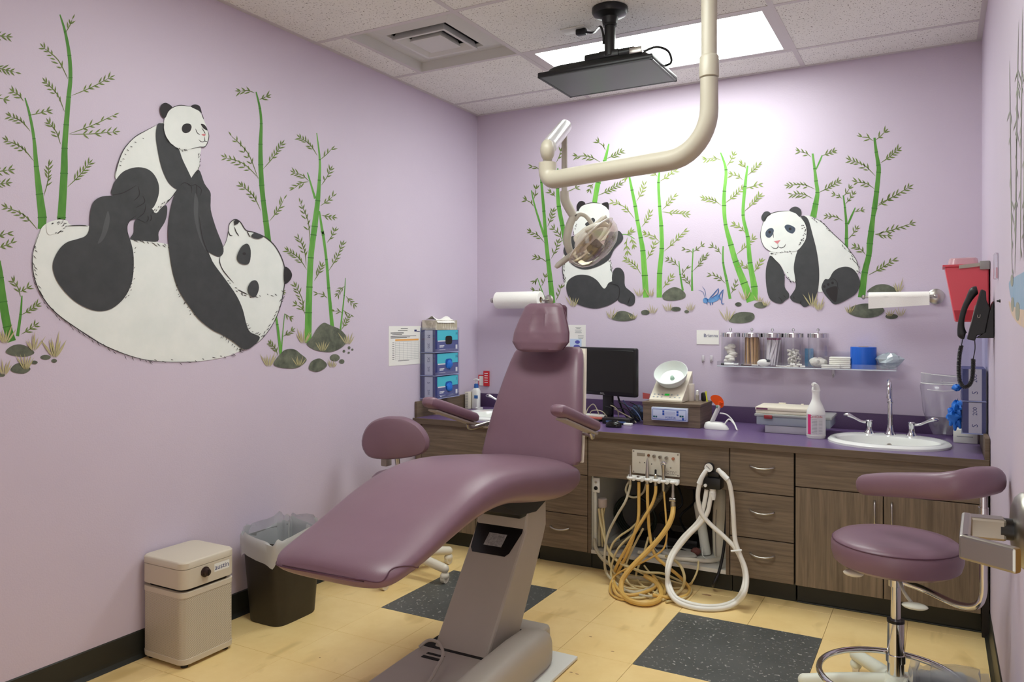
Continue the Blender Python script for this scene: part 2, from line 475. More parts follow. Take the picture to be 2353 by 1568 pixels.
# ================================================================== MURAL: flat paint on the walls
def T(ox, oy, s, pts): return [(ox + p[0]*s, oy + p[1]*s) + tuple(q*s for q in p[2:3]) for p in pts]
class Paint:
    def __init__(s, plane, wall): s.plane = plane; s.wall = wall
    def pt(s, u, v, lay):
        e = .0005 * lay
        if s.plane == 'L': return onX(u, v, XL + e)
        if s.plane == 'B': return onY(u, v, YB - e)
        return onX(u, v, XR - e)
    def map(s, mb, pts2, faces, lay):
        mb.add([s.pt(u, v, lay) for u, v in pts2], faces)
    def poly(s, mb, pts, lay, sm=4):
        if sm:
            q, _ = crom([Vector((p[0], p[1], 0)) for p in pts], [0]*len(pts), sm, True)
        else: q = [Vector((p[0], p[1], 0)) for p in pts]
        tr = tessellate_polygon([q])
        s.map(mb, [(p.x, p.y) for p in q], tr, lay)
    def stroke(s, mb, pts, wpx, lay, sm=5, taper=True, closed=False):
        q = [Vector((p[0], p[1], 0)) for p in pts]
        ws = [p[2] if len(p) > 2 else wpx for p in pts]
        q, ws = crom(q, ws, sm, closed)
        n = len(q); vs = []; fs = []
        for i in range(n):
            t = (q[(i+1) % n] - q[i-1]) if closed else (q[min(i+1, n-1)] - q[max(i-1, 0)])
            if t.length < 1e-6: t = Vector((1, 0, 0))
            t.normalize(); nn = Vector((-t.y, t.x, 0))
            k = ws[i]/2
            if taper and not closed: k *= min(1, .25 + 3*min(i, n-1-i)/max(1, n-1))
            vs += [(q[i].x + nn.x*k, q[i].y + nn.y*k), (q[i].x - nn.x*k, q[i].y - nn.y*k)]
        for i in range(n if closed else n-1):
            a, b = 2*i, 2*((i+1) % n); fs.append((a, a+1, b+1, b))
        s.map(mb, vs, fs, lay)
    def leaf(s, mb, x, y, ang, ln, wd_, lay):
        ca, sa = math.cos(ang), math.sin(ang)
        pr = [(0, 0), (.25, .42), (.55, .5), (1, 0), (.55, -.42), (.25, -.36)]
        s.map(mb, [(x + ln*a*ca - wd_*b*sa, y + ln*a*sa + wd_*b*ca) for a, b in pr], [(0, 1, 2, 3, 4, 5)], lay)
    def branch(s, mb, b, t, n, lay, sz):
        dx, dy = t[0]-b[0], t[1]-b[1]; L = math.hypot(dx, dy); ang = math.atan2(dy, dx)
        # slight upward bow
        bx, by = (b[0]+t[0])/2 - dy*.07, (b[1]+t[1])/2 + dx*.07*(1 if dx > 0 else 1)
        by -= L*.05
        s.stroke(mb, [b, (bx, by), t], max(1.2, sz*.16), lay, taper=True)
        for i in range(n):
            k = .30 + .66*i/max(1, n-1)
            x = (1-k)**2*b[0] + 2*k*(1-k)*bx + k*k*t[0]; y = (1-k)**2*b[1] + 2*k*(1-k)*by + k*k*t[1]
            a2 = math.atan2((1-k)*(by-b[1]) + k*(t[1]-by), (1-k)*(bx-b[0]) + k*(t[0]-bx))
            for sg in (-1, 1):
                if random.random() < .12: continue
                s.leaf(mb, x, y, a2 + sg*(.55 + .22*random.random()), sz*(.95 + .5*random.random()), sz*.30, lay)
        s.leaf(mb, t[0], t[1], ang, sz*1.1, sz*.27, lay)
    def bamboo(s, stalk, branches, g, leafm, lay=1, sz=None, extra=()):
        mb = MB(); s.stroke(mb, stalk, 4, lay, taper=False)
        o = obj('painted_bamboo', mb, M_green[g], s.wall, fixn=False)
        jb = MB()
        for k in range(1, len(stalk)-1):
            u, v, w_ = stalk[k]
            t = Vector((stalk[k+1][0]-stalk[k-1][0], stalk[k+1][1]-stalk[k-1][1])).normalized()
            s.map(jb, [(u + t.y*w_*.55 - t.x*1.1, v - t.x*w_*.55 - t.y*1.1), (u + t.y*w_*.55 + t.x*1.1, v - t.x*w_*.55 + t.y*1.1),
                       (u - t.y*w_*.55 + t.x*1.1, v + t.x*w_*.55 + t.y*1.1), (u - t.y*w_*.55 - t.x*1.1, v + t.x*w_*.55 - t.y*1.1)], [(0, 1, 2, 3)], lay + .4)
        if jb.v: obj('painted_joints', jb, M_joint, o, fixn=False)
        for e in extra:
            eb = MB(); s.stroke(eb, e, 3, lay - .2, taper=False); obj('painted_side_stalk', eb, M_green[g], o, fixn=False)
        lb = MB()
        for br in branches:
            b, t = br[0], br[1]; L = math.hypot(t[0]-b[0], t[1]-b[1])
            z = sz or 14
            s.branch(lb, b, t, max(2, min(6, int(L / (z*.78)))), lay + .6, z)
        if lb.v: obj('painted_leaves', lb, leafm, o, fixn=False)
        return o
    def grass(s, mb, u, v, h, n, spread, lay=3):
        for k in range(n):
            a = -math.pi/2 + spread*(k/(n-1) - .5)*2 + random.uniform(-.08, .08)
            l = h*(.6 + .5*random.random())
            s.leaf(mb, u + (k-n/2)*1.5, v, a, l, max(2.2, h*.09), lay)
    def rock(s, pts, lay=2, sm=4):
        mb = MB(); s.poly(mb, pts, lay, sm); return obj('painted_rock', mb, M_rock, s.wall, fixn=False)
    def ellipse(s, mb, u, v, a, b, lay, k=14):
        s.map(mb, [(u + a*math.cos(2*math.pi*i/k), v + b*math.sin(2*math.pi*i/k)) for i in range(k)], [tuple(range(k))], lay)
    def fringe(s, mb, pts, ln, ang, lay, every=1, w_=1.6):
        """short fur ticks along a traced line"""
        q, _ = crom([Vector((p[0], p[1], 0)) for p in pts], [0]*len(pts), 5, False)
        for i, p in enumerate(q):
            if i % every: continue
            a = ang + random.uniform(-.25, .25)
            x, y = p.x + random.uniform(-4, 4), p.y + random.uniform(-4, 4)
            s.leaf(mb, x, y, a, ln*random.uniform(.6, 1.2), w_, lay)

PL = Paint('L', wall_left); PB = Paint('B', wall_back); PR = Paint('R', wall_right)
zA = lambda p: T(0, 0, .3188, p)
zB = lambda p: T(0, 450, .28708, p)
z1 = lambda p: T(0, 0, .5739, p)
z3 = lambda p: T(240, 220, .21676, p)
z4 = lambda p: T(60, 400, .29336, p)
z5 = lambda p: T(370, 400, .29333, p)
z6 = lambda p: T(500, 190, .23605, p)
z7 = lambda p: T(590, 540, .21053, p)
s1 = lambda p: T(1210, 310, .27412, p)
b2 = lambda p: T(1400, 360, .24867, p)
b3 = lambda p: T(1600, 330, .27426, p)
b4 = lambda p: T(1730, 300, .16579, p)
z9 = lambda p: T(1730, 460, .18491, p)
def brs(z, lst): return [z([a, b]) for a, b in lst]

# --- left wall bamboo
PL.bamboo(zA([(432,105,8),(470,230,18),(500,400,26),(508,560,28),(495,700,32),(478,900,38),(466,1070,42),(462,1250,52),(443,1568,60)]) + [(141.5, 503, 17.5)],
  brs(zA, [((472,235),(520,140)),((490,570),(315,345)),((515,690),(790,560)),((465,805),(330,595)),((500,965),(820,830)),((500,968),(825,950)),((437,1040),(355,890)),((485,1350),(640,1180))]), 0, M_leaf, sz=13)
PL.bamboo(zA([(180,705,8),(215,830,18),(245,1000,22),(262,1200,34),(285,1400,50),(305,1568,62)]) + [(95, 527, 17)],
  brs(zA, [((170,730),(100,665)),((218,830),(340,800)),((218,945),(75,840)),((243,1160),(50,1015)),((315,1415),(350,1190))]) + brs(zB, [((300,270),(50,95))]), 0, M_leaf, sz=13)
PL.bamboo([(-6, 600, 15), (0, 639, 17), (7, 694, 19), (17, 751, 20), (27, 785, 20)],
  brs(zA, [((-60,250),(50,262)),((-70,470),(110,520)),((-60,690),(30,715)),((-60,1240),(65,1225)),((-60,1330),(45,1320))]) + brs(zB, [((-30,420),(90,380)),((-30,330),(60,300))]), 0, M_leaf, sz=14)
PL.bamboo(zB([(176,800,10),(165,950,20),(140,1125,26)]), brs(zB, [((165,810),(110,690)),((160,770),(215,740)),((170,955),(290,880)),((170,1110),(275,1040))]), 0, M_leaf, sz=13)
PL.bamboo(z6([(375,90,12),(412,250,22),(425,400,26),(418,600,38),(420,800,46),(430,1000,48),(445,1150,46),(470,1350,52),(495,1560,58)]),
  brs(z6, [((360,100),(220,85)),((408,165),(475,135)),((445,840),(620,600)),((395,935),(135,520)),((400,930),(75,730)),((420,1245),(235,1005)),((505,1350),(645,1135))]), 0, M_leaf, sz=12)
PL.bamboo(z6([(965,490,8),(995,750,20),(990,950,30),(975,1150,46),(945,1400,58)]) + z7([(620,0,62),(590,250,62),(575,570,65),(565,850,72),(560,1180,75)]),
  brs(z6, [((970,710),(805,540)),((1000,750),(1105,650)),((1010,1000),(1095,850)),((1000,1200),(1120,1110)),((900,1568),(805,1170)),((890,960),(750,880)),((885,965),(745,1030))]) + brs(z7, [((545,380),(340,175)),((628,500),(705,345)),((522,870),(420,560)),((525,850),(435,765)),((540,340),(460,40))]),
  1, M_leaf, sz=11.5, extra=[z6([(875,875,10),(950,1130,24)])])
PL.bamboo(z6([(990,1250,14),(1020,1450,28)]) + z7([(725,0,30),(760,270,28),(785,580,32),(825,1020,42)]),
  brs(z6, [((1010,1290),(1120,1310)),((1065,1560),(1135,1445))]) + brs(z7, [((780,400),(930,105)),((770,690),(665,640))]), 1, M_leaf, sz=11)
PL.bamboo(z7([(968,470,6),(955,660,13),(912,1040,18)]), brs(z7, [((965,560),(885,645)),((975,670),(1060,755)),((935,850),(850,835)),((940,820),(1020,870)),((920,1040),(995,905))]), 1, M_leaf, sz=10)
PL.bamboo(z7([(182,570,8),(195,800,20),(225,980,24),(265,1310,32)]), brs(z7, [((195,610),(275,625)),((180,740),(140,700)),((200,940),(100,915)),((305,860),(360,895)),((285,1110),(380,1045)),((235,1320),(150,1190))]), 1, M_leaf, lay=4, sz=10, extra=[z7([(305,860,6),(278,1150,12),(270,1280,14)])])

# --- left wall rocks and grass
for p in ([(545,1190),(600,1120),(660,1020),(730,960),(800,985),(920,1040),(990,1140),(940,1220),(830,1275),(720,1275),(620,1250)],
          [(185,1400),(240,1320),(310,1255),(410,1250),(480,1300),(545,1360),(500,1420),(420,1455),(300,1455),(210,1435)],
          [(568,1450),(600,1380),(690,1350),(765,1410),(740,1460),(660,1495),(590,1480)]):
    PL.rock(z7(p), 6)
for p in ([(45,1250),(90,1205),(160,1190),(230,1215),(275,1260),(200,1290),(100,1280)], [(85,1390),(120,1350),(170,1340),(230,1370),(242,1395),(190,1425),(110,1415)]):
    PL.rock(zB(p), 3)
for z, lst in ((z7, [(852,1342,55,40),(928,1383,30,26),(1008,1233,15,18),(1044,1253,12,12),(952,1270,14,16),(1004,1287,12,12)]), (zB, [(365,1294,42,20),(434,1322,23,16),(275,1335,27,15),(15,1437,25,14)])):
    sc_ = .21053 if z is z7 else .28708
    for u, v, a, b in lst:
        mb = MB(); (cu, cv), = [z([(u, v)])[0][:2]]
        PL.ellipse(mb, cu, cv, a*sc_, b*sc_, 3); obj('painted_pebble', mb, M_rock, wall_left, fixn=False)
gb = MB()
for u, v, h in ((127, 822, 62), (78, 806, 42), (12, 790, 50), (10, 862, 40), (60, 850, 40), (618, 843, 36), (698, 790, 36), (742, 808, 26), (800, 792, 32), (688, 842, 26), (765, 845, 20)):
    PL.grass(gb, u, v, h, 6, .55, 7)
obj('painted_grass', gb, M_grass, wall_left, fixn=False)

# --- left wall pandas
def panda_part(P, name, pts, m, parent, lay, sm=4, outline=True, label=None):
    mb = MB(); P.poly(mb, pts, lay, sm); o = obj(name, mb, m, parent, label, fixn=False)
    return o
def lines(P, name, lst, w_, lay, parent, m=None):
    mb = MB()
    for l in lst: P.stroke(mb, l, w_, lay)
    return obj(name, mb, m or M_pdark, parent, fixn=False)
big_body = z1([(245,880),(200,888),(165,915),(140,975),(130,1050),(140,1120),(165,1180),(210,1240),(270,1290),(350,1340),(430,1390),(520,1425),(600,1443),(700,1450),(800,1447),(900,1430),(975,1400),(1040,1365),(1090,1300),(1120,1230),(1135,1160),(1141,1090),(1130,1040),(1100,985),(1060,950),(1015,932),(985,923),(962,890),(940,880),(920,897),(915,930),(905,970),(885,1005),(875,1030),(840,1012),(780,1000),(680,980),(600,965),(520,960),(420,930),(350,903),(290,903),(268,888)])
big = panda_part(PL, 'painted_panda', big_body, M_pwhite, wall_left, 5, label='large painted panda lying on its back holding a cub')
fb = MB()
PL.fringe(fb, z1([(140,975),(130,1060),(145,1140),(190,1225),(270,1295),(370,1355),(470,1410),(600,1440)]), 13, .95, 9, 1)
PL.fringe(fb, z1([(600,1440),(750,1447),(900,1425),(970,1400)]), 10, .5, 9, 1)
PL.fringe(fb, z1([(530,962),(600,968),(670,985)]), 10, .7, 9, 1)
PL.fringe(fb, z1([(1135,1180),(1110,1260),(1060,1340)]), 10, 2.2, 9, 1)
PL.fringe(fb, z1([(900,1110),(960,1170),(1020,1185),(1120,1170)]), 8, .5, 9, 1)
obj('painted_fur', fb, M_pdark, big, fixn=False)
lines(PL, 'painted_outline', [z1([(165,915),(135,1000),(130,1060),(140,1120),(165,1180),(215,1245),(300,1310),(430,1390),(600,1445),(800,1449)]), z1([(975,1402),(1040,1366),(1092,1300),(1122,1230),(1138,1150),(1142,1090),(1130,1038),(1100,984),(1060,949),(1015,930),(985,922),(962,889),(940,879),(919,897),(914,930),(904,970),(884,1005)]),
      z1([(268,905),(320,903),(352,905)]), z5([(465,640),(460,690),(490,760),(570,855)]), z5([(600,905),(680,945)]), z5([(575,415),(590,455),(612,487)]), z5([(528,445),(540,478),(562,484)]), z5([(675,450),(697,494)])], 1.9, 9.5, big)
# cub lower leg, body, thigh
cub = panda_part(PL, 'painted_panda_cub', z3([(565,310),(480,350),(380,405),(290,470),(220,550),(170,650),(135,750),(118,880),(300,1000),(520,1235),(600,1190),(690,1100),(775,990),(760,800),(790,560),(640,300)]), M_pwhite, wall_left, 8, label='small painted panda cub standing on the larger panda')
panda_part(PL, 'painted_leg', z3([(315,1350),(350,1300),(440,1270),(540,1230),(650,1160),(665,1240),(640,1340),(575,1450),(565,1545),(420,1540),(275,1522),(310,1450)]), M_pblack, cub, 7)
panda_part(PL, 'painted_leg', z3([(120,895),(200,805),(330,760),(450,775),(530,840),(577,950),(570,1070),(510,1195),(430,1180),(300,1100),(85,1055),(90,960)]), M_pblack, cub, 9)
panda_part(PL, 'painted_paw', z3([(440,1170),(500,1195),(528,1250),(515,1325),(450,1348),(390,1325),(355,1290)]), M_pblack, cub, 10)
leg = panda_part(PL, 'painted_leg', z4([(700,165),(600,175),(540,205),(515,250),(500,330),(495,430),(465,485),(400,510),(320,535),(260,590),(215,680),(213,760),(250,850),(320,940),(400,1010),(500,1060),(590,1075),(680,1050),(770,970),(825,860),(843,740),(840,620),(820,530),(795,450),(793,390),(830,360),(900,342),(946,285),(930,210),(878,95),(800,130)]), M_pblack, big, 11)
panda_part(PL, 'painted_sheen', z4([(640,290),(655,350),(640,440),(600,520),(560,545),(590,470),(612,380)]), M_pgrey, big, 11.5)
chest = panda_part(PL, 'painted_chest', z3([(770,540),(1005,530),(1013,640),(1000,785),(920,880),(850,770)]), M_pwhite, cub, 10)
panda_part(PL, 'painted_arm', z3([(1000,785),(1060,930),(1125,1030),(1110,1120),(1040,1100),(930,980),(900,900),(920,872)]), M_pblack, cub, 11)
panda_part(PL, 'painted_arm', z5([(235,60),(320,95),(385,160),(390,280),(430,420),(490,585),(460,647),(380,615),(330,560),(290,400),(240,150)]), M_pblack, big, 12)
panda_part(PL, 'painted_arm', z3([(560,310),(600,292),(645,310),(655,430),(700,490),(785,560),(830,680),(920,870),(930,940),(830,935),(778,995),(700,945),(650,870),(600,740),(562,560),(545,430)]), M_pblack, cub, 13)
panda_part(PL, 'painted_arm', z5([(150,90),(185,68),(235,95),(275,85),(315,120),(305,200),(298,330),(330,520),(400,680),(500,820),(590,950),(640,1060),(670,1180),(700,1240),(775,1280),(720,1350),(650,1375),(560,1310),(480,1260),(400,1220),(300,1140),(230,1050),(150,930),(100,800),(70,640),(55,480),(65,330),(100,180)]), M_pblack, big, 14)
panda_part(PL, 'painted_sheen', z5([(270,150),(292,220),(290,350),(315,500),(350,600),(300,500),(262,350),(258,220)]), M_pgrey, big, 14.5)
lines(PL, 'painted_outline', [z5([(150,90),(185,68),(235,95),(240,150)]), z5([(235,95),(275,85),(280,140),(282,180)]), z5([(275,85),(315,120),(308,170)]), z5([(298,330),(330,520),(400,680)])], 1.8, 15, big)
lines(PL, 'painted_outline', [z3([(90,1050),(200,1030),(340,950)]), z3([(355,955),(370,1050),(310,1115)]), z3([(405,1060),(425,1130),(330,1190)]), z3([(440,1150),(420,1240),(350,1300)]), z3([(460,1270),(465,1310),(445,1340)]), z3([(490,1260),(500,1300),(480,1335)]), z3([(340,1270),(270,1325),(240,1390),(250,1480)])], 1.8, 12.5, cub)
fur2 = MB()
PL.fringe(fur2, z5([(120,860),(180,990),(260,1100)]), 7, 2.4, 15, 1); PL.fringe(fur2, z5([(480,1262),(560,1312),(640,1370)]), 8, 2.0, 15, 1); PL.fringe(fur2, z5([(672,1190),(700,1240),(772,1280)]), 8, -.6, 15, 1); PL.fringe(fur2, z4([(842,600),(842,740),(825,860),(775,965)]), 6, -.8, 15, 1)
obj('painted_fur', fur2, M_pdark, big, fixn=False)
# cub head
hd = panda_part(PL, 'painted_head', z3([(640,240),(690,150),(790,103),(920,116),(1000,160),(1050,250),(1085,340),(1107,420),(1095,490),(1065,540),(1000,545),(900,565),(820,570),(750,540),(690,490),(650,430),(630,330)]), M_pwhite, cub, 15)
for p in ([(590,150),(605,95),(650,75),(700,100),(718,125),(680,165),(645,235),(610,215)], [(918,118),(945,95),(985,97),(1015,120),(1032,190),(1000,160)]):
    panda_part(PL, 'painted_ear', z3(p), M_pdark, cub, 15.5)
for p in ([(820,345),(835,310),(870,295),(910,302),(924,335),(905,380),(860,398),(828,380)], [(1022,300),(1055,305),(1085,340),(1090,368),(1060,355),(1040,335)]):
    panda_part(PL, 'painted_eye', z3(p), M_pdark, cub, 16)
panda_part(PL, 'painted_nose', z3([(1028,412),(1050,404),(1074,410),(1062,428),(1045,424)]), M_pink, cub, 16)
lines(PL, 'painted_outline', [z3([(640,240),(690,150),(790,103),(920,116)]), z3([(1032,190),(1052,250)]), z3([(1085,345),(1107,420),(1095,490),(1065,540),(1000,545),(915,565)]), z3([(1060,430),(1062,480),(1030,490),(998,464)]), z3([(1062,480),(1090,488)]), z3([(965,350),(985,395),(1015,415)]), z3([(1030,340),(1060,385),(1068,405)]), z3([(540,318),(430,375),(320,440),(220,550),(165,660),(125,800),(120,890)]), z3([(775,990),(720,1070),(640,1160)]), z3([(632,300),(628,350),(650,430),(690,490)])], 1.7, 16, cub)
fur3 = MB(); PL.fringe(fur3, z3([(645,420),(700,490),(780,560),(860,572)]), 7, .9, 16.5, 1); PL.fringe(fur3, z3([(1005,600),(1010,700),(990,800)]), 7, 1.8, 16.5, 1); PL.fringe(fur3, z3([(530,1215),(600,1170),(690,1090)]), 7, 2.3, 16.5, 1); PL.fringe(fur3, z3([(150,740),(200,640),(280,520),(400,420)]), 6, .4, 16.5, 2)
obj('painted_fur', fur3, M_pdark, cub, fixn=False)
# big panda face
for p in ([(640,560),(680,548),(703,600),(695,690),(660,710),(610,690),(595,650),(612,600)], [(710,840),(750,838),(768,890),(750,950),(720,966),(690,940),(680,890)], [(708,490),(730,462),(770,470),(803,491),(760,508)]):
    panda_part(PL, 'painted_eye', z5(p), M_pblack, big, 16)
eb = MB(); e1 = z5([(652, 625)])[0]; PL.ellipse(eb, e1[0], e1[1], 4, 3.2, 16.5); obj('painted_pupil', eb, M_pdark, big, fixn=False)
panda_part(PL, 'painted_nose', z5([(572,366),(592,357),(617,371),(600,392),(575,402)]), M_pdark, big, 16, 0)
panda_part(PL, 'painted_ear', z5([(966,733),(1005,745),(1027,790),(1010,835),(968,857)]), M_pdark, big, 16)
panda_part(PL, 'painted_tail', z4([(160,400),(200,370),(260,357),(320,365),(325,395),(280,440),(220,470),(170,470)]), M_pwhite, big, 9)
tb = MB(); PL.fringe(tb, z4([(220,380),(280,375),(315,385),(290,430),(250,460)]), 8, 2.7, 10, 1); obj('painted_fur', tb, M_pdark, big, fixn=False)

# --- back wall bamboo
B = PB.bamboo
B(s1([(117,245,8),(125,400,20),(145,640,26),(160,850,30),(180,1050,34),(200,1230,40),(218,1410,46)]), brs(s1, [((105,290),(50,265)),((60,540),(78,455)),((60,600),(0,550)),((175,770),(220,645)),((150,905),(35,815)),((205,1040),(262,905)),((170,1070),(85,1030)),((245,1390),(285,1285))]), 1, M_leaf, sz=11, extra=[s1([(40,465,8),(70,600,14),(150,860,20)])])
B(s1([(90,1200,6),(165,1405,12)]), brs(s1, [((125,1270),(155,1195)),((140,1340),(65,1305)),((92,1205),(72,1225))]), 1, M_leaf, sz=10)
B(s1([(262,280,10),(260,450,26),(270,600,34),(300,760,36),(328,920,38)]), brs(s1, [((240,520),(205,485)),((300,890),(230,790)),((250,230),(285,135)),((330,480),(410,445))]), 1, M_leaf, sz=11)
B(s1([(690,75,10),(655,220,28),(600,400,42),(570,568,40)]), brs(s1, [((662,130),(605,65)),((670,200),(785,145)),((620,230),(420,180)),((595,510),(780,415)),((560,410),(530,455))]), 2, M_leaf, sz=11)
B(s1([(800,835,6),(850,838,6),(905,872,5)]), brs(s1, [((840,838),(870,815)),((845,860),(845,975)),((880,860),(895,920))]), 2, M_leafL, lay=3, sz=11)
B(b2([(180,160,14),(210,310,26),(240,460,32),(260,590,34),(290,750,38),(310,870,46),(328,1100,54),(340,1303,54)]), brs(b2, [((250,415),(325,265)),((230,570),(40,420)),((300,650),(380,525)),((340,960),(412,815)),((295,1090),(160,955)),((180,180),(150,200))]), 2, M_leafL, sz=11)
B(b2([(468,110,10),(455,240,24),(465,460,28),(480,640,36),(485,850,40),(465,1080,46),(462,1303,50)]), brs(b2, [((445,185),(385,150)),((465,230),(600,135)),((490,490),(595,370)),((490,510),(710,530)),((465,790),(340,715)),((500,880),(690,690)),((490,1220),(570,1115))]), 2, M_leafL, sz=11)
B(b2([(643,965,7),(655,1090,14),(680,1240,20)]), brs(b2, [((640,1020),(550,955)),((665,1090),(710,1035))]), 1, M_leaf, sz=10)
B(b2([(775,850,10),(765,1060,13),(766,1242,20)]), brs(b2, [((775,880),(850,825)),((770,890),(705,855)),((770,1060),(890,915)),((755,1210),(695,1115))]), 1, M_leaf, sz=10)
B(b3([(203,75,10),(248,220,24),(235,400,28),(232,520,34),(245,680,30),(290,850,44),(330,990,48),(400,1170,60),(455,1325,66)]), brs(b3, [((210,140),(85,132)),((255,190),(308,98)),((240,500),(380,378)),((210,520),(65,460)),((335,930),(470,800))]), 2, M_leafL, sz=11)
B(b3([(430,185,12),(408,360,26),(392,600,26),(430,780,30),(450,1000,40),(485,1200,54),(490,1315,50)]), brs(b3, [((415,210),(382,172)),((430,265),(520,178)),((390,305),(303,262)),((410,375),(520,342)),((405,565),(525,442)),((415,755),(325,682)),((480,1080),(535,992)),((440,1060),(392,1022))]), 2, M_leafL, lay=2, sz=11)
B(b3([(225,860,10),(225,1000,17),(255,1150,22),(283,1302,24)]), brs(b3, [((210,930),(140,868)),((245,1175),(125,1102)),((290,1260),(332,1170))]), 1, M_leaf, sz=10)
B(b4([(828,320,26),(855,530,36),(875,700,48),(895,860,54),(870,1020,75),(835,1205,90)]), brs(b4, [((810,370),(650,295)),((955,350),(1105,295)),((865,815),(495,765)),((915,860),(1170,715)),((830,945),(550,885))]), 1, M_leaf, sz=11, extra=[b4([(875,540,16),(925,430,24),(960,345,16)])])
B(b4([(1253,900,18),(1275,1070,28),(1295,1290,36),(1297,1500,46)]) + z9([(1163, 590, 42)]), brs(b4, [((1235,945),(1140,895)),((1262,905),(1335,805)),((1280,1020),(1385,885)),((1255,1260),(1035,1190)),((1400,1130),(1495,1110)),((1325,1500),(1430,1365))]), 0, M_leaf, sz=10, extra=[b4([(1318,1300,26),(1370,1180,28),(1420,1070,14)])])
B(b4([(1685,100,30),(1710,300,44),(1740,480,58),(1742,580,62),(1715,850,66),(1685,1080,75),(1668,1180,58),(1640,1400,80),(1620,1568,85)]) + z9([(1440,690,66),(1390,900,76),(1350,1212,92)]), brs(b4, [((1670,145),(1510,92)),((1705,130),(1820,25)),((1770,450),(2005,270)),((1700,635),(1350,415)),((1685,810),(1440,718)),((1735,1020),(2160,785)),((1735,1040),(1865,965)),((1690,1440),(2190,1290)),((1690,1440),(1870,1455))]) + brs(z9, [((1400,680),(1280,585)),((1440,930),(1740,745))]), 0, M_leaf, sz=12)
for z, p in ((b2, [(490,1280),(540,1230),(600,1207),(660,1225),(705,1270),(690,1310),(600,1332),(510,1325)]), (b2, [(20,1500),(70,1440),(130,1427),(200,1450),(245,1490),(200,1515),(110,1522)]),
             (b3, [(272,1475),(320,1430),(380,1412),(470,1420),(488,1460),(450,1495),(370,1507),(290,1500)]), (z9, [(1420,1147),(1500,1070),(1610,1045),(1720,1070),(1812,1145),(1600,1160)]), (z9, [(1180,1390),(1240,1320),(1400,1285),(1560,1310),(1635,1370),(1560,1440),(1420,1465),(1270,1445)])):
    PB.rock(z(p), 4)
for z, k, lst in ((b2, .24867, [(332,1441,40,24),(615,1410,47,22),(715,1433,22,14)]), (b3, .27426, [(537,1355,55,26),(352,1348,28,18)]), (z9, .18491, [(1725,1447,80,33)])):
    for u, v, a, b in lst:
        c = z([(u, v)])[0]; mb = MB(); PB.ellipse(mb, c[0], c[1], a*k, b*k, 4); obj('painted_pebble', mb, M_rock, wall_back, fixn=False)
gb = MB()
for u, v, h in ((1405, 733, 26), (1470, 682, 24), (1495, 682, 22), (1455, 734, 18), (1500, 722, 24), (1536, 716, 24), (1586, 716, 24), (1672, 738, 32), (1712, 690, 28), (1745, 695, 22), (1760, 704, 16), (1868, 706, 36), (1882, 714, 36), (1952, 720, 26), (2065, 672, 34), (2045, 728, 20), (2070, 728, 22), (1318, 706, 30)):
    PB.grass(gb, u, v, h, 5, .5, 9)
obj('painted_grass', gb, M_grass, wall_back, fixn=False)
# seated panda
sp = panda_part(PB, 'painted_panda', s1([(300,1060),(320,990),(420,940),(600,940),(690,1030),(715,1110),(715,1240),(650,1310),(500,1330),(345,1300),(305,1180)]), M_pwhite, wall_back, 4, label='seated painted panda eating a bamboo sprig behind the lamp')
panda_part(PB, 'painted_leg', s1([(720,1160),(745,1118),(790,1120),(820,1170),(825,1265),(870,1310),(907,1350),(905,1410),(870,1437),(830,1422),(765,1390),(760,1290),(718,1230)]), M_pblack, sp, 5)
panda_part(PB, 'painted_leg', s1([(333,1260),(360,1210),(430,1175),(520,1180),(590,1220),(650,1290),(690,1240),(740,1230),(777,1270),(776,1350),(740,1400),(660,1440),(560,1457),(440,1427),(370,1380),(340,1330)]), M_pblack, sp, 6)
panda_part(PB, 'painted_head', s1([(412,650),(450,600),(540,570),(620,575),(672,610),(695,660),(690,720),(698,800),(670,870),(560,900),(440,880),(395,820),(395,730)]), M_pwhite, sp, 7)
panda_part(PB, 'painted_arm', s1([(308,970),(345,885),(395,850),(420,940),(520,1000),(620,980),(672,850),(705,812),(740,815),(775,805),(807,845),(800,890),(735,960),(690,1045),(600,1102),(490,1130),(400,1102),(340,1040)]), M_pblack, sp, 8)
for p in ([(418,600),(440,560),(475,557),(492,580),(455,605),(430,643)], [(628,580),(660,566),(686,572),(688,628),(665,605)]):
    panda_part(PB, 'painted_ear', s1(p), M_pdark, sp, 8)
for p in ([(490,748),(520,722),(555,695),(575,718),(550,750),(510,768)], [(664,708),(684,696),(696,720),(686,750),(668,742)]):
    panda_part(PB, 'painted_eye', s1(p), M_pblack, sp, 8)
lines(PB, 'painted_outline', [s1([(690,825),(735,870),(725,930),(700,1010)]), s1([(735,820),(745,880),(730,955)]), s1([(690,1245),(770,1270),(775,1350),(745,1400)]), s1([(305,1060),(300,1130),(312,1200),(335,1240)]), s1([(700,1080),(718,1160)]), s1([(870,1360),(845,1420)]), s1([(412,650),(450,600),(540,570),(620,575)])], 1.4, 9, sp)
fb = MB(); PB.fringe(fb, s1([(305,1060),(300,1130),(315,1210)]), 7, 1.3, 9, 1); PB.fringe(fb, s1([(690,1040),(715,1130)]), 7, 1.4, 9, 1); PB.fringe(fb, s1([(412,740),(405,830)]), 6, 1.6, 9, 1); obj('painted_fur', fb, M_pdark, sp, fixn=False)
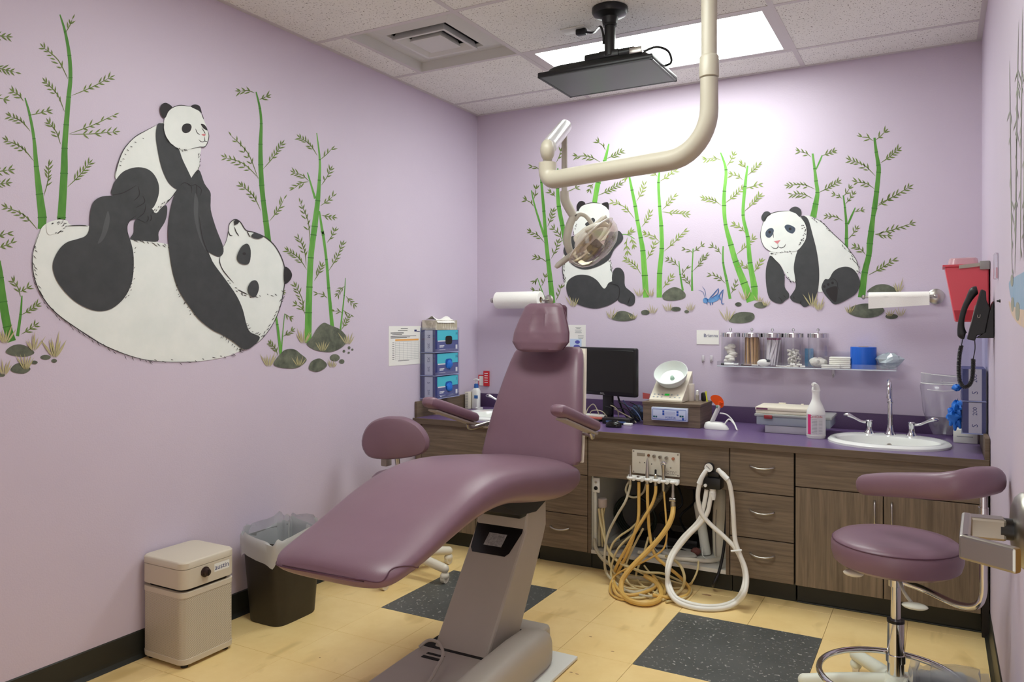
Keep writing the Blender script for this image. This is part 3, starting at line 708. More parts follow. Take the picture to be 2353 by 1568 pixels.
# standing panda
wp = panda_part(PB, 'painted_panda', z9([(620,205),(700,195),(780,225),(850,270),(1000,420),(1120,530),(1220,650),(1290,760),(1317,880),(1200,1000),(950,1050),(862,1137),(808,1132),(760,1000),(700,600),(640,300)]), M_pwhite, wall_back, 4, label='painted panda leaning forward on its front paws')
panda_part(PB, 'painted_chest', z9([(216,640),(380,600),(545,620),(525,820),(530,1010),(460,990),(400,910),(330,790),(222,700)]), M_pwhite, wp, 5)
panda_part(PB, 'painted_arm', z9([(222,690),(300,770),(350,825),(392,930),(396,1080),(447,1160),(445,1215),(400,1250),(350,1287),(270,1272),(200,1212),(165,1060),(160,880),(185,760)]), M_pblack, wp, 6)
panda_part(PB, 'painted_arm', z9([(590,212),(640,197),(692,250),(740,420),(790,620),(820,830),(821,1020),(792,1180),(722,1290),(640,1330),(585,1290),(500,1262),(460,1210),(490,1160),(532,1080),(522,960),(508,830),(540,670),(600,540),(660,420),(630,280)]), M_pblack, wp, 6)
panda_part(PB, 'painted_leg', z9([(945,980),(1000,890),(1080,840),(1180,830),(1260,870),(1312,950),(1332,1040),(1290,1150),(1200,1220),(1030,1297),(940,1230),(870,1140),(853,1070),(895,985)]), M_pblack, wp, 6)
panda_part(PB, 'painted_paw_pad', z9([(908,1120),(980,1080),(1045,1075),(1053,1140),(1042,1240),(1018,1268),(955,1210)]), M_pdark, wp, 7)
tb = MB()
for u, v in ((888,1075),(937,1050),(990,1030)):
    c = z9([(u, v)])[0]; PB.ellipse(tb, c[0], c[1], 3, 3, 7)
obj('painted_toe_pads', tb, M_pdark, wp, fixn=False)
panda_part(PB, 'painted_head', z9([(110,330),(150,230),(220,170),(330,140),(450,135),(560,180),(640,270),(673,370),(662,470),(610,565),(540,632),(440,642),(320,652),(220,637),(150,592),(110,520),(93,430)]), M_pwhite, wp, 8)
for p in ([(106,205),(140,150),(190,141),(224,175),(180,210),(148,266),(113,252)], [(453,132),(490,90),(545,83),(592,115),(602,160),(582,210),(530,165)]):
    panda_part(PB, 'painted_ear', z9(p), M_pblack, wp, 8.5)
for p in ([(158,400),(190,360),(235,347),(260,375),(245,430),(205,469),(163,450)], [(393,335),(420,306),(470,313),(523,345),(522,385),(490,416),(430,392)]):
    panda_part(PB, 'painted_eye', z9(p), mat('panda_eye_slate', (66, 76, 92), .6), wp, 9)
tb = MB()
for u, v in ((208, 398), (463, 358)):
    c = z9([(u, v)])[0]; PB.ellipse(tb, c[0], c[1], 3.2, 3.2, 9.5)
obj('painted_pupil', tb, M_pdark, wp, fixn=False)
panda_part(PB, 'painted_nose', z9([(258,510),(300,505),(344,497),(322,525),(310,547),(294,538)]), M_pink, wp, 9, 0)
lines(PB, 'painted_outline', [z9([(110,330),(150,230),(220,170),(330,140),(450,135)]), z9([(580,205),(640,270),(673,370),(662,470)]), z9([(222,640),(150,592),(110,520),(93,430),(110,330)]), z9([(222,568),(250,595),(295,598),(312,578),(308,545)]), z9([(312,578),(350,594),(392,576),(406,545)]), z9([(252,410),(256,470)]), z9([(700,195),(850,270),(1000,420),(1120,530),(1220,650),(1290,760),(1317,880)]), z9([(958,1000),(1000,978),(1045,1020),(1055,1080),(1080,1125)]), z9([(585,1290),(600,1250)]), z9([(318,1205),(350,1235),(362,1275)]), z9([(505,1195),(515,1230)]), z9([(380,1180),(410,1215)]), z9([(222,690),(300,770),(350,825)])], 1.3, 10, wp)
fb = MB(); PB.fringe(fb, z9([(630,290),(655,390),(640,480),(600,560)]), 6, 2.6, 10, 1); PB.fringe(fb, z9([(220,640),(330,655),(460,645)]), 5, .4, 10, 1); PB.fringe(fb, z9([(1120,560),(1200,680),(1280,800),(1300,880)]), 7, .9, 10, 1); PB.fringe(fb, z9([(400,900),(450,985),(520,1005)]), 6, .9, 10, 1); PB.fringe(fb, z9([(720,215),(850,285),(960,390)]), 6, .5, 10, 1)
obj('painted_fur', fb, M_pdark, wp, fixn=False)
# grasshopper
gh = MB(); c = b2([(890, 1330)])[0]; PB.ellipse(gh, c[0], c[1], 6.3, 6.5, 4)
PB.poly(gh, b2([(905,1322),(960,1298),(1012,1276),(1022,1300),(1000,1330),(950,1350),(915,1345)]), 4)
gho = obj('painted_grasshopper', gh, M_blueb, wall_back, 'small blue painted grasshopper beside the bamboo', fixn=False)
lines(PB, 'painted_outline', [b2([(925,1310),(960,1275),(1010,1215)]), b2([(1012,1218),(1000,1270),(940,1310)]), b2([(1005,1305),(1030,1260),(1055,1228)]), b2([(1055,1228),(1042,1300),(1040,1358),(1065,1360)]), b2([(1020,1285),(1028,1330)]), b2([(900,1345),(905,1368)]), b2([(930,1345),(935,1375)]), b2([(955,1345),(952,1370)]), b2([(880,1310),(900,1318),(912,1350)])], 2.2, 5, gho, M_blued)
lines(PB, 'painted_feelers', [b2([(893,1302),(885,1240),(858,1200)]), b2([(880,1305),(868,1255),(822,1233)])], 1.0, 5, gho, M_blued)
# right wall: faint landscape
M_faint = mat('faint_green_grey_paint', (146, 152, 134), .65, var=(160, 158, 150), vs=20)
M_water = mat('faint_blue_paint', (140, 170, 196), .65, var=(158, 176, 200), vs=14)
M_sand = mat('faint_sand_paint', (214, 188, 160), .65, var=(206, 186, 178), vs=14)
lb = MB(); PR.poly(lb, [(2318,652),(2328,640),(2344,630),(2370,620),(2400,640),(2400,720),(2360,722),(2335,716),(2324,690)], 2); obj('painted_water', lb, M_water, wall_right, fixn=False)
lb = MB(); PR.poly(lb, [(2318,692),(2330,705),(2350,712),(2400,716),(2400,770),(2350,752),(2332,735),(2322,715)], 2.6); obj('painted_sand', lb, M_sand, wall_right, fixn=False)
for u, v, a, b in ((2325, 645, 3.2, 14), (2326.5, 700, 3.5, 17), (2338, 716, 5, 22)):
    mb = MB(); PR.ellipse(mb, u, v, a, b, 3.4); obj('painted_leaf', mb, M_faint, wall_right, fixn=False)
for k, (u0, v0, u1, v1) in enumerate(((2319.5, 140, 2325.5, 632), (2340, 50, 2331.5, 630), (2336.5, 200, 2334, 560), (2349, 20, 2344, 600), (2357, 10, 2351, 600))):
    mb = MB(); PR.stroke(mb, [(u0, v0), ((u0+u1)/2-.5, (v0+v1)/2), (u1, v1)], 1.6, 2, taper=True)
    for q in range(9):
        t = random.random(); PR.leaf(mb, u0+(u1-u0)*t, v0+(v1-v0)*t, math.pi/2 + random.choice((-1, 1))*random.uniform(.1, .3), random.uniform(14, 34), 2.2, 2.5)
    obj('painted_reed', mb, M_faint, wall_right, fixn=False)
# ================================================================== CEILING THINGS
M_panel = mat('light_diffuser', (248, 255, 249), .5, emit=PANEL_W)
for k, (c, r) in enumerate(LIGHTS):
    x0, x1, y0, y1 = GO[0]+TW, GO[0]+2*G-TW, GO[1]+r*G+TW, GO[1]+(r+1)*G-TW
    t = thing('ceiling_light', ['long white recessed ceiling light panel above the pole monitor', 'unseen long white recessed ceiling light panel farther from the bamboo wall'][k], 'light', ((x0+x1)/2, (y0+y1)/2, HC))
    fr = MB(); e = .028
    for a in ((x0, x1, y0, y0+e), (x0, x1, y1-e, y1), (x0, x0+e+.03, y0+e, y1-e), (x1-e-.01, x1, y0+e, y1-e)):
        fr.box(a[0], a[1], a[2], a[3], HC+.001, HC+.02)
    obj('frame', fr, M_ceil_tee, t)
    obj('diffuser', MB().box(x0+e+.03, x1-e-.01, y0+e, y1-e, HC+.006, HC+.010), M_panel, t)
    obj('housing', MB().box(x0+.01, x1-.01, y0+.01, y1-.01, HC+.03, HC+.11), M_white, t)

M_vent = mat('vent_enamel', (208, 208, 204), .4)
vx0, vx1, vy0, vy1 = GO[0]-G+TW, GO[0]-TW, GO[1]-G+TW, GO[1]-TW
t = thing('ceiling_vent', 'square stepped white air diffuser set in the ceiling', 'vent', ((vx0+vx1)/2, (vy0+vy1)/2, HC))
vcx, vcy = (vx0+vx1)/2, (vy0+vy1)/2
def sqring(mb, h0, z0, h1, z1, th=.003):
    a = [(vcx+sx*h0, vcy+sy*h0, z0) for sx, sy in ((-1,-1),(1,-1),(1,1),(-1,1))]
    b = [(vcx+sx*h1, vcy+sy*h1, z1) for sx, sy in ((-1,-1),(1,-1),(1,1),(-1,1))]
    up_ = lambda l: [(p[0], p[1], p[2]+th) for p in l]
    mb.loft([a, b, up_(b), up_(a)], cap=False, smooth=False, closed=True)
hv = (vx1-vx0)/2
mb = MB(); sqring(mb, hv, HC+.0, hv-.010, HC+.050); sqring(mb, hv-.010, HC+.050, hv-.060, HC+.046); sqring(mb, hv-.060, HC+.046, hv-.135, HC+.026); sqring(mb, hv-.135, HC+.026, hv-.140, HC+.040); obj('outer_frame', mb, M_vent, t)
mb = MB(); sqring(mb, .165, HC+.004, .150, HC+.004); sqring(mb, .150, HC+.004, .112, HC+.030); sqring(mb, .165, HC+.004, .150, HC+.040); obj('louver', mb, M_vent, t)
mb = MB(); sqring(mb, .098, HC+.006, .085, HC+.006); sqring(mb, .098, HC+.006, .085, HC+.036); mb.box(vcx-.086, vcx+.086, vcy-.086, vcy+.086, HC+.006, HC+.010); obj('center_plate', mb, M_vent, t)
obj('duct', MB().box(vcx-hv+.02, vcx+hv-.02, vcy-hv+.02, vcy+hv-.02, HC+.075, HC+.09), M_black, t)

# monitor on a ceiling pole
mx0, mx1, my0, my1, mz = -1.727, -1.140, 3.385, 3.770, 2.598
px_, py_ = -1.364, 3.43
t = thing('ceiling_monitor', 'flat black monitor hung face down from a ceiling pole', 'monitor', (px_, py_, HC))
obj('ceiling_plate', MB().lathe([(.085, 0), (.085, -.018), (.078, -.03), (.04, -.045), (.034, -.075)], (px_, py_, HC), (0, 0, 1)), M_black, t)
mp_ = MB().cyl((px_, py_, HC-.06), (px_, py_, mz+.06), .026).cyl((px_, py_, HC-.085), (px_, py_, HC-.062), .032)
obj('pole', mp_, M_black, t)
obj('mount_arm', MB().rbox(px_-.05, px_+.05, py_-.02, py_+.14, mz+.05, mz+.085, .006), M_black, t)
hs = MB()
hs.rbox(mx0, mx1, my0, my1, mz+.002, mz+.026, .006)
obj('housing', hs, M_black, t)
bk = MB()
ring = lambda ex, ey, z: [(x, y, z) for x, y in sup((mx0+mx1)/2, (my0+my1)/2, ex, ey, 8, 40)]
bk.loft([ring(.275, .18, mz+.026), ring(.262, .17, mz+.045), ring(.245, .155, mz+.058)])
obj('back_cover', bk, mat('ribbed_black_plastic', (30, 32, 31), .5, var=(22, 23, 22), vs=160, vstretch=(1, .05, .05)), t)
obj('back_bulge', MB().rbox(px_-.13, px_+.13, my0+.03, my1-.09, mz+.05, mz+.086, .012), M_black, t)
obj('screen', MB().box(mx0+.014, mx1-.014, my0+.014, my1-.014, mz, mz+.003), mat('dark_grey_screen', (62, 66, 68), .28), t)
obj('bezel', MB().box(mx0+.002, mx1-.002, my0+.002, my0+.014, mz-.001, mz+.006).box(mx0+.002, mx1-.002, my1-.014, my1-.002, mz-.001, mz+.006).box(mx0+.002, mx0+.014, my0, my1, mz-.001, mz+.006).box(mx1-.014, mx1-.002, my0, my1, mz-.001, mz+.006), M_black, t)
obj('port_block', MB().rbox(mx1-.12, mx1-.06, my0+.02, my0+.06, mz+.045, mz+.075, .004), M_steel, t)
cp = onZ(1335, 66, HC)
t2 = thing('ceiling_socket', 'white ceiling outlet plate with a black plug', 'outlet', (cp.x-.03, cp.y, HC))
obj('plate', MB().rbox(cp.x-.10, cp.x+.035, cp.y-.04, cp.y+.04, HC-.004, HC+.002, .002), M_offw, t2)
obj('plug', MB().rbox(cp.x-.025, cp.x+.03, cp.y-.018, cp.y+.018, HC-.034, HC-.003, .008), M_black, t2)
cb = MB().tube([(cp.x+.025, cp.y, HC-.022), (cp.x+.07, cp.y+.003, HC-.03), (px_-.04, py_-.02, HC-.085), (px_-.028, py_-.012, HC-.13), (px_-.03, py_-.008, mz+.12)], .0055, 8, 8)
obj('cord', cb, M_black, t2)
ob = MB().tube([(mx1-.10, my0+.09, mz+.06), (mx1-.02, my0+.10, mz+.085), (mx1+.03, my0+.14, mz+.07), (mx1+.025, my0+.2, mz+.035), (mx1-.03, my0+.22, mz+.03)], .006, 8, 8)
obj('video_cable', ob, M_black, t)

# ceiling-hung dental lamp
lp = Vector((-.754, 2.897, 0)); ZA_ = 2.03
le = at(1262, 413, 3.45); le.z = ZA_
t = thing('dental_lamp', 'putty coloured dental examination lamp on a bent ceiling pole', 'lamp', (lp.x, lp.y, HC))
obj('ceiling_post', MB().cyl((lp.x, lp.y, 2.36), (lp.x, lp.y, HC-.002), .0295, seg=32), M_lamp, t)
obj('ceiling_flange', MB().lathe([(.09, -.001), (.09, -.016), (.05, -.03), (.031, -.04)], (lp.x, lp.y, HC), (0, 0, 1)), M_lamp, t)
obj('swivel_collar', MB().lathe([(.031, .0), (.036, .003), (.036, .075), (.033, .082), (.030, .084)], (lp.x, lp.y, 2.315), (0, 0, 1), 32), M_lamp, t)
ad = (le - Vector((lp.x, lp.y, ZA_))); L_ = ad.length; ad.normalize()
pts = [Vector((lp.x, lp.y, 2.312)), Vector((lp.x, lp.y, 2.24))]
Rb = .17
cc = Vector((lp.x, lp.y, ZA_ + Rb)) + ad*Rb
for k in range(0, 11):
    a = math.pi/2*k/10
    pts.append(cc - ad*Rb*math.cos(a) - Vector((0, 0, Rb))*math.sin(a))
pts.append(le - ad*.05)
pe = []
for k in range(0, 8):
    a = math.pi/2*k/7; c2_ = le - ad*.035 + Vector((0, 0, .045))
    pe.append(c2_ + ad*.045*math.sin(a) - Vector((0, 0, .045))*math.cos(a))
pts += pe; pts.append(pe[-1] + Vector((0, 0, .035)))
obj('bent_arm', MB().tube(pts, [.033]*2 + [.034 + .006*min(1, i/8) for i in range(len(pts)-2)], 28), M_lamp, t)
jt = pts[-1]
obj('pivot_neck', MB().cyl(jt, jt + Vector((0, 0, .055)), .021), M_taupe, t)
kz = Matrix.Rotation(YAW, 3, 'Z')
j2 = at(1258, 346, 3.45)
obj('knuckle', MB().ell(j2, .033, .045, .050, mtx=kz), M_lamp, t)
j3 = at(1297, 292, 3.86)
M_sheath = mat('pale_spring_sheath', (206, 202, 204), .22)
obj('spring_arm', MB().tube([j2 + (j3-j2)*.06 + Vector((0, 0, .01)), j3 + (j3-j2)*.0], .036, 24), M_sheath, t)
obj('spring_arm_cap', MB().ell(j3, .036, .036, .036), M_sheath, t)
zc = 3.86
s_pts = [at(1297, 300, zc), at(1297, 380, zc), at(1297, 440, zc), at(1298, 458, zc), at(1307, 478, zc), at(1318, 497, zc)]
obj('drop_tube', MB().tube([s_pts[0], s_pts[1], s_pts[2]], .0145, 16).tube(s_pts[2:], [.0215, .023, .023, .021], 16, 5), M_taupe, t)
# head
hc = at(1358, 553, 3.80)
rv = Vector((RX, RY, 0)); fv = Vector((FX, FY, 0)); uv = Vector((0, 0, 1))
e1_ = (rv*.72 + uv*.69).normalized()          # along the shield rim, up to the right
ax_ = (rv*.69 - uv*.72 - fv*.22).normalized()   # the lamp looks down and right
ax_ = (ax_ - e1_*ax_.dot(e1_)).normalized()
M_shield = glassy('clear_lamp_shield', (244, 236, 222), .88, rough=.08, spec_mix=.6)
M_refl = mat('cream_lamp_shell', (226, 220, 206), .25, coat=.4)
yoke = MB().tube([at(1318, 497, zc), at(1308, 520, zc), at(1303, 548, zc), at(1308, 575, zc), at(1316, 590, zc)], [.020, .020, .021, .018, .014], 14, 6)
yoke.tube([at(1321, 505, zc), at(1332, 493, zc), at(1345, 496, zc), at(1358, 512, zc), at(1362, 522, zc)], .011, 12, 6)
obj('yoke', yoke, M_taupe, t)
obj('rim', MB().lathe([(.148, -.004), (.152, 0), (.148, .004), (.138, .004), (.138, -.004)], hc, ax_, 40, cap=False), M_refl, t)
obj('shield', MB().lathe([(.147, .004), (.142, .035), (.125, .062), (.095, .085), (.055, .098), (.004, .102)], hc, ax_, 36), M_shield, t, 'clear domed lamp shield')
obj('reflector', MB().lathe([(.085, .0), (.088, -.012), (.080, -.034), (.060, -.050), (.03, -.058), (.004, -.06)], hc, ax_, 36), M_refl, t)
bq = Matrix((e1_, ax_.cross(e1_), ax_)).transposed().to_4x4(); bq.translation = hc + ax_*.045 - e1_*.012
obj('bulb_block', MB().rbox(-.035, .035, -.03, .03, -.03, .03, .006, mtx=bq), mat('dark_bulb_block', (84, 72, 58), .5), t)
g1 = MB().tube([at(1318, 582, 3.78), at(1300, 596, 3.77), at(1282, 610, 3.76), at(1277, 616, 3.76)], [.012, .015, .014, .008], 12, 4)
g1.tube([at(1318, 582, 3.78), at(1330, 572, 3.78), at(1338, 560, 3.78)], [.014, .016, .012], 12, 4)
obj('handle', g1, M_taupe, t)
g2 = MB().tube([at(1325, 545, 3.78), at(1345, 528, 3.77), at(1368, 516, 3.76), at(1384, 503, 3.75), at(1393, 497, 3.75)], [.010, .012, .010, .011, .008], 12, 4)
g2.tube([at(1328, 560, 3.78), at(1322, 547, 3.78), at(1332, 538, 3.78)], .010, 12, 4)
obj('handle', g2, M_refl, t)
g3 = MB().tube([at(1345, 530, 3.72), at(1366, 520, 3.70), at(1390, 516, 3.70), at(1398, 522, 3.70)], [.008, .011, .013, .006], 12, 4)
obj('hinge_arm', g3, M_refl, t)

# ================================================================== CABINETS AND WORKTOP
ZB0, ZK = .755, .10          # underside of worktop, top of toe kick
TKY = 4.062
BAY0, BAY1 = -1.722, -.938
def handle_h(parent, xc, z, y, w_=.115):
    pts = [(xc - w_/2, y, z+.004), (xc - w_/2 + .004, y-.012, z+.003), (xc - w_/4, y-.026, z-.002), (xc, y-.029, z-.004), (xc + w_/4, y-.026, z-.002), (xc + w_/2 - .004, y-.012, z+.003), (xc + w_/2, y, z+.004)]
    mb = MB().tube(pts, [.006, .0055, .0048, .0048, .0048, .0055, .006], 10, 5)
    return obj('handle', mb, M_steel, parent, 'satin nickel bow handle')
def front(name, parent, x0, x1, z0, z1, m, g=.0022):
    return obj(name, MB().rbox(x0+g, x1-g, YC, YC+.019, z0+g, z1-g, .0012, 1, smooth=False), m, parent)
M_carc = mat('brown_black_carcass', (36, 30, 26), .7)
def carcass(parent, x0, x1, hollow=False):
    if hollow:
        obj('side_panel', MB().box(x0+.002, x0+.018, YC+.021, YB-.012, ZK, ZB0), M_carc, parent)
        obj('side_panel', MB().box(x1-.018, x1-.002, YC+.021, YB-.012, ZK, ZB0), M_carc, parent)
        obj('bottom_panel', MB().box(x0+.018, x1-.018, YC+.021, YB-.012, ZK, ZK+.016), M_carc, parent)
        obj('back_panel', MB().box(x0+.018, x1-.018, YB-.024, YB-.012, ZK+.016, ZB0), M_carc, parent)
        obj('front_rail', MB().box(x0+.018, x1-.018, YC+.021, YC+.03, ZK+.016, ZB0-.04), M_carc, parent)
    else:
        obj('carcass', MB().box(x0+.002, x1-.002, YC+.021, YB-.012, ZK, ZB0), M_carc, parent)
    obj('toe_kick', MB().box(x0+.002, x1-.002, TKY, TKY+.02, .0, ZK), M_base, parent)
# left run beside the mural wall
t = thing('sink_cabinet', 'brown laminate base cabinet against the mural wall', 'cabinet', (-2.50, YC+.3, 0))
carcass(t, XL+.004, -2.062, True)
front('filler_strip', t, XL+.006, XL+.055, ZK, ZB0, M_woodV)
front('false_front', t, XL+.055, -2.062, .535, ZB0, M_woodH)
d1 = front('door', t, XL+.055, -2.462, ZK, .535, M_woodV); d2 = front('door', t, -2.462, -2.062, ZK, .535, M_woodV)
for d, xx in ((d1, -2.50), (d2, -2.425)):
    obj('handle', MB().tube([(xx, YC, .50), (xx, YC-.02, .485), (xx, YC-.026, .44), (xx, YC-.02, .395), (xx, YC, .38)], .005, 10, 4), M_steel, d)
t = thing('drawer_cabinet', 'brown laminate drawer cabinet partly behind the purple dental chair', 'cabinet', (-1.89, YC+.3, 0))
carcass(t, -2.058, BAY0-.002)
for za, zb, nm in ((.535, ZB0, 'drawer'), (.305, .535, 'drawer'), (ZK, .305, 'drawer')):
    d = front(nm, t, -2.058, BAY0-.002, za, zb, M_woodH)
    handle_h(d, -1.895, (za+zb)/2 + .016, YC)
t = thing('equipment_bay', 'open brown laminate cabinet bay full of hoses and cords', 'cabinet', (-1.33, YC+.3, 0))
obj('front_panel', MB().rbox(BAY0+.0022, BAY1-.0022, YC, YC+.019, .535, ZB0-.002, .0012, 1, smooth=False), M_woodH, t)
obj('side_panel', MB().box(BAY0, BAY0+.018, YC+.002, YB-.012, ZK, .755), M_woodE, t)
obj('side_panel', MB().box(BAY1-.018, BAY1, YC+.002, YB-.012, ZK, .755), M_woodE, t)
obj('inner_liner', MB().box(BAY0+.018, BAY0+.022, YC+.012, YB-.03, ZK+.02, .56), M_offw, t)
obj('inner_liner', MB().box(BAY1-.022, BAY1-.018, YC+.03, YB-.03, ZK+.02, .56), M_offw, t)
obj('back_panel', MB().box(BAY0+.018, BAY1-.018, YB-.03, YB-.014, ZK, .755), mat('bay_back_brown', (96, 84, 66), .7), t)
obj('bottom_shelf', MB().box(BAY0+.018, BAY1-.018, YC+.004, YB-.03, ZK, ZK+.02), mat('pale_melamine', (206, 202, 194), .5), t)
obj('top_rail', MB().box(BAY0+.018, BAY1-.018, YC+.02, YC+.035, .72, .755), M_woodE, t)
obj('toe_kick', MB().box(BAY0, BAY1, TKY, TKY+.02, .0, ZK), M_base, t)
t = thing('drawer_cabinet', 'brown laminate cabinet with three stacked drawers beside the open hose bay', 'cabinet', (-.78, YC+.3, 0))
carcass(t, BAY1+.002, -.622)
for za, zb in ((.535, ZB0), (.305, .535), (ZK, .305)):
    d = front('drawer', t, BAY1+.002, -.622, za, zb, M_woodH)
    handle_h(d, -.775, (za+zb)/2 + .022, YC)
t = thing('sink_cabinet', 'brown laminate sink cabinet with two doors behind the stool', 'cabinet', (-.22, YC+.3, 0))
carcass(t, -.618, XR-.03, True)
front('false_front', t, -.618, XR-.034, .587, ZB0, M_woodH)
for x0, x1, hx in ((-.618, -.226, -.262), (-.226, XR-.034, -.190)):
    d = front('door', t, x0, x1, ZK, .587, M_woodV)
    obj('handle', MB().tube([(hx, YC, .555), (hx, YC-.018, .545), (hx, YC-.024, .50), (hx, YC-.018, .455), (hx, YC, .445)], [.006, .005, .0045, .005, .006], 10, 4), M_steel, d, 'satin nickel bow handle')
obj('filler_strip', MB().box(XR-.032, XR-.004, YC+.001, YC+.02, .0, ZB0), M_carc, t)
obj('toe_base_shoe', MB().cyl((-.62, TKY-.004, .004), (XR-.03, TKY-.004, .004), .004, seg=8), M_base, t)

# worktop with real sink cut-outs is modelled as strips round the bowls
SKR = (-.222, 4.300, .280, .250); SKL = (-2.45, 4.300, .280, .250)
wt = thing('worktop', 'long purple laminate worktop with brown edge and backsplash', 'worktop', (-1.36, 4.37, ZB0))
def slab_with_holes(z):
    mb = MB(); k = 40
    xs = [XL+.022, -1.40, XR-.022]
    for (x0, x1, S) in ((xs[0], xs[1], SKL), (xs[1], xs[2], SKR)):
        inn = sup(S[0], S[1], S[2]-.03, S[3]-.03, 2, k)
        out = []
        for (x, y) in inn:
            dx, dy = x-S[0], y-S[1]; tt = 1e9
            if dx > 1e-9: tt = min(tt, (x1-S[0])/dx)
            if dx < -1e-9: tt = min(tt, (x0-S[0])/dx)
            if dy > 1e-9: tt = min(tt, (YB-.02-S[1])/dy)
            if dy < -1e-9: tt = min(tt, (YC-.018-S[1])/dy)
            out.append((S[0]+dx*tt, S[1]+dy*tt))
        mb.add([(x, y, z) for x, y in inn] + [(x, y, z) for x, y in out], [(i, (i+1) % k, k+(i+1) % k, k+i) for i in range(k)])
        # corners
        for cx, cy in ((x0, YC-.018), (x1, YC-.018), (x0, YB-.02), (x1, YB-.02)):
            best = None
            for i in range(k):
                p, q = out[i], out[(i+1) % k]
                on = lambda P: (abs(P[0]-cx) < 1e-6, abs(P[1]-cy) < 1e-6)
                a, b = on(p), on(q)
                if (a[0] and b[1]) or (a[1] and b[0]):
                    mb.add([(p[0], p[1], z), (q[0], q[1], z), (cx, cy, z)], [(0, 1, 2)])
    return mb
obj('top_surface', slab_with_holes(ZT), M_purple, wt, fixn=True)
obj('front_edge', MB().rbox(XL+.004, XR-.004, YC-.024, YC-.0185, ZB0, ZT, .0012, 1, smooth=False).box(XL+.022, XR-.022, YC-.0185, YC+.02, ZB0, ZB0+.003), M_woodE, wt)
obj('backsplash', MB().rbox(XL+.02, XR-.022, YB-.02, YB-.001, ZT-.03, ZT+.095, .003), M_purpleS, wt)
obj('side_splash', MB().rbox(XL+.002, XL+.021, YC+.0, YB-.002, ZT-.03, ZT+.10, .003), M_woodE, wt)
obj('side_splash', MB().rbox(XR-.021, XR-.002, YC-.018, YB-.002, ZT-.03, ZT+.095, .003), M_woodE, wt)
def sink(S, label):
    t = thing('sink', label, 'sink', (S[0], S[1], ZT))
    prof = [(0.0, .000), (.0, .010), (-.012, .020), (-.03, .022), (-.045, .014), (-.055, -.01), (-.075, -.09), (-.12, -.14), (-.2, -.15)]
    lps = []
    for dr, dz in prof:
        lps.append([(x, y, ZT+dz) for x, y in sup(S[0], S[1] - (0.018 if dr < -.04 else 0), S[2]+dr, max(.004, S[3]+dr*(1.0 if dr > -.04 else 1.0) - (.045 if dr < -.04 else 0)), 2.1, 44)])
    lps.append([(S[0]+(x-S[0])*.02, S[1]+(y-S[1])*.02, ZT-.152) for x, y, _ in lps[-1]])
    obj('basin', MB().loft(lps, cap=False), M_sink, t)
    obj('overflow', MB().lathe([(.013, 0), (.013, .003), (.009, .003), (.008, .0)], (S[0], S[1]+S[3]-.128, ZT-.03), (0, -1, .25), 16), M_steel, t)
    return t
def faucet(S, label):
    bx, by, bz = S[0], S[1]+S[3]-.052, ZT+.018
    t = thing('faucet', label, 'faucet', (bx, by, bz))
    obj('spout', MB().tube([(bx, by, bz), (bx, by, bz+.10), (bx, by, bz+.22), (bx, by-.02, bz+.262), (bx, by-.06, bz+.285), (bx, by-.10, bz+.268), (bx, by-.118, bz+.225), (bx, by-.118, bz+.20)], [.014, .0125, .0105, .010, .010, .010, .0105, .012], 14, 6), M_chrome, t)
    obj('spout_base', MB().lathe([(.027, 0), (.026, .006), (.018, .016), (.015, .05)], (bx, by, bz), (0, 0, 1)), M_chrome, t)
    obj('spout_ring', MB().lathe([(.013, 0), (.0145, .004), (.0145, .012), (.013, .016)], (bx, by, bz+.165), (0, 0, 1)), M_chrome, t)
    for sg in (-1, 1):
        hx = bx + sg*.100
        h = obj('handle', MB().lathe([(.026, 0), (.024, .008), (.016, .018), (.0155, .045), (.018, .05), (.018, .066), (.014, .070), (.001, .071)], (hx, by, bz), (0, 0, 1)), M_chrome, t)
        obj('wing_lever', MB().tube([(hx, by, bz+.058), (hx+sg*.035, by-.004, bz+.060), (hx+sg*.07, by-.012, bz+.078), (hx+sg*.10, by-.018, bz+.092), (hx+sg*.122, by-.02, bz+.090)], [.009, .007, .0075, .013, .006], 12, 5), M_chrome, h)
    return t
sink(SKR, 'white oval porcelain sink on the purple worktop near the hanging plastic bag')
faucet(SKR, 'chrome gooseneck faucet with wing levers near the spray bottle')
sink(SKL, 'white oval porcelain sink behind the purple chair near the lotion bottle')
faucet(SKL, 'chrome gooseneck faucet with wing levers behind the purple chair back')
# ================================================================== DENTAL CHAIR
CX = -1.64
ch = thing('dental_chair', 'plum purple reclining dental chair on a taupe pedestal', 'dental chair', (CX, 2.75, 0))
# seat and legrest: stations along y  (y, top z, bottom z, half width)
st = [(1.775, .652, .628, .165), (1.79, .668, .606, .205), (1.83, .686, .600, .232), (1.90, .706, .612, .243), (2.00, .738, .632, .247), (2.12, .784, .660, .250),
      (2.25, .830, .684, .252), (2.38, .858, .698, .254), (2.50, .866, .698, .256), (2.62, .858, .686, .258), (2.75, .842, .662, .260), (2.88, .824, .640, .262),
      (3.00, .806, .628, .264), (3.08, .796, .634, .262), (3.14, .782, .656, .252), (3.175, .762, .690, .225)]
def slope(i):
    a, b = st[max(0, i-1)], st[min(len(st)-1, i+1)]
    return ((a[1]+a[2])/2, (b[1]+b[2])/2, b[0]-a[0])
loops = []
for i, (y, zt, zb, hw) in enumerate(st):
    z0, z1, dy = slope(i); sl = (z1-z0)/dy; n = Vector((0, -sl, 1)).normalized()
    mid = (zt+zb)/2; hh = (zt-zb)/2
    l = []
    for x, q in sup(0, 0, hw, hh, 3.4, 40):
        crown = -.010*(abs(x)/hw)**2 if q > 0 else 0
        l.append(Vector((CX + x, y, mid)) + n*(q + crown))
    loops.append(l)
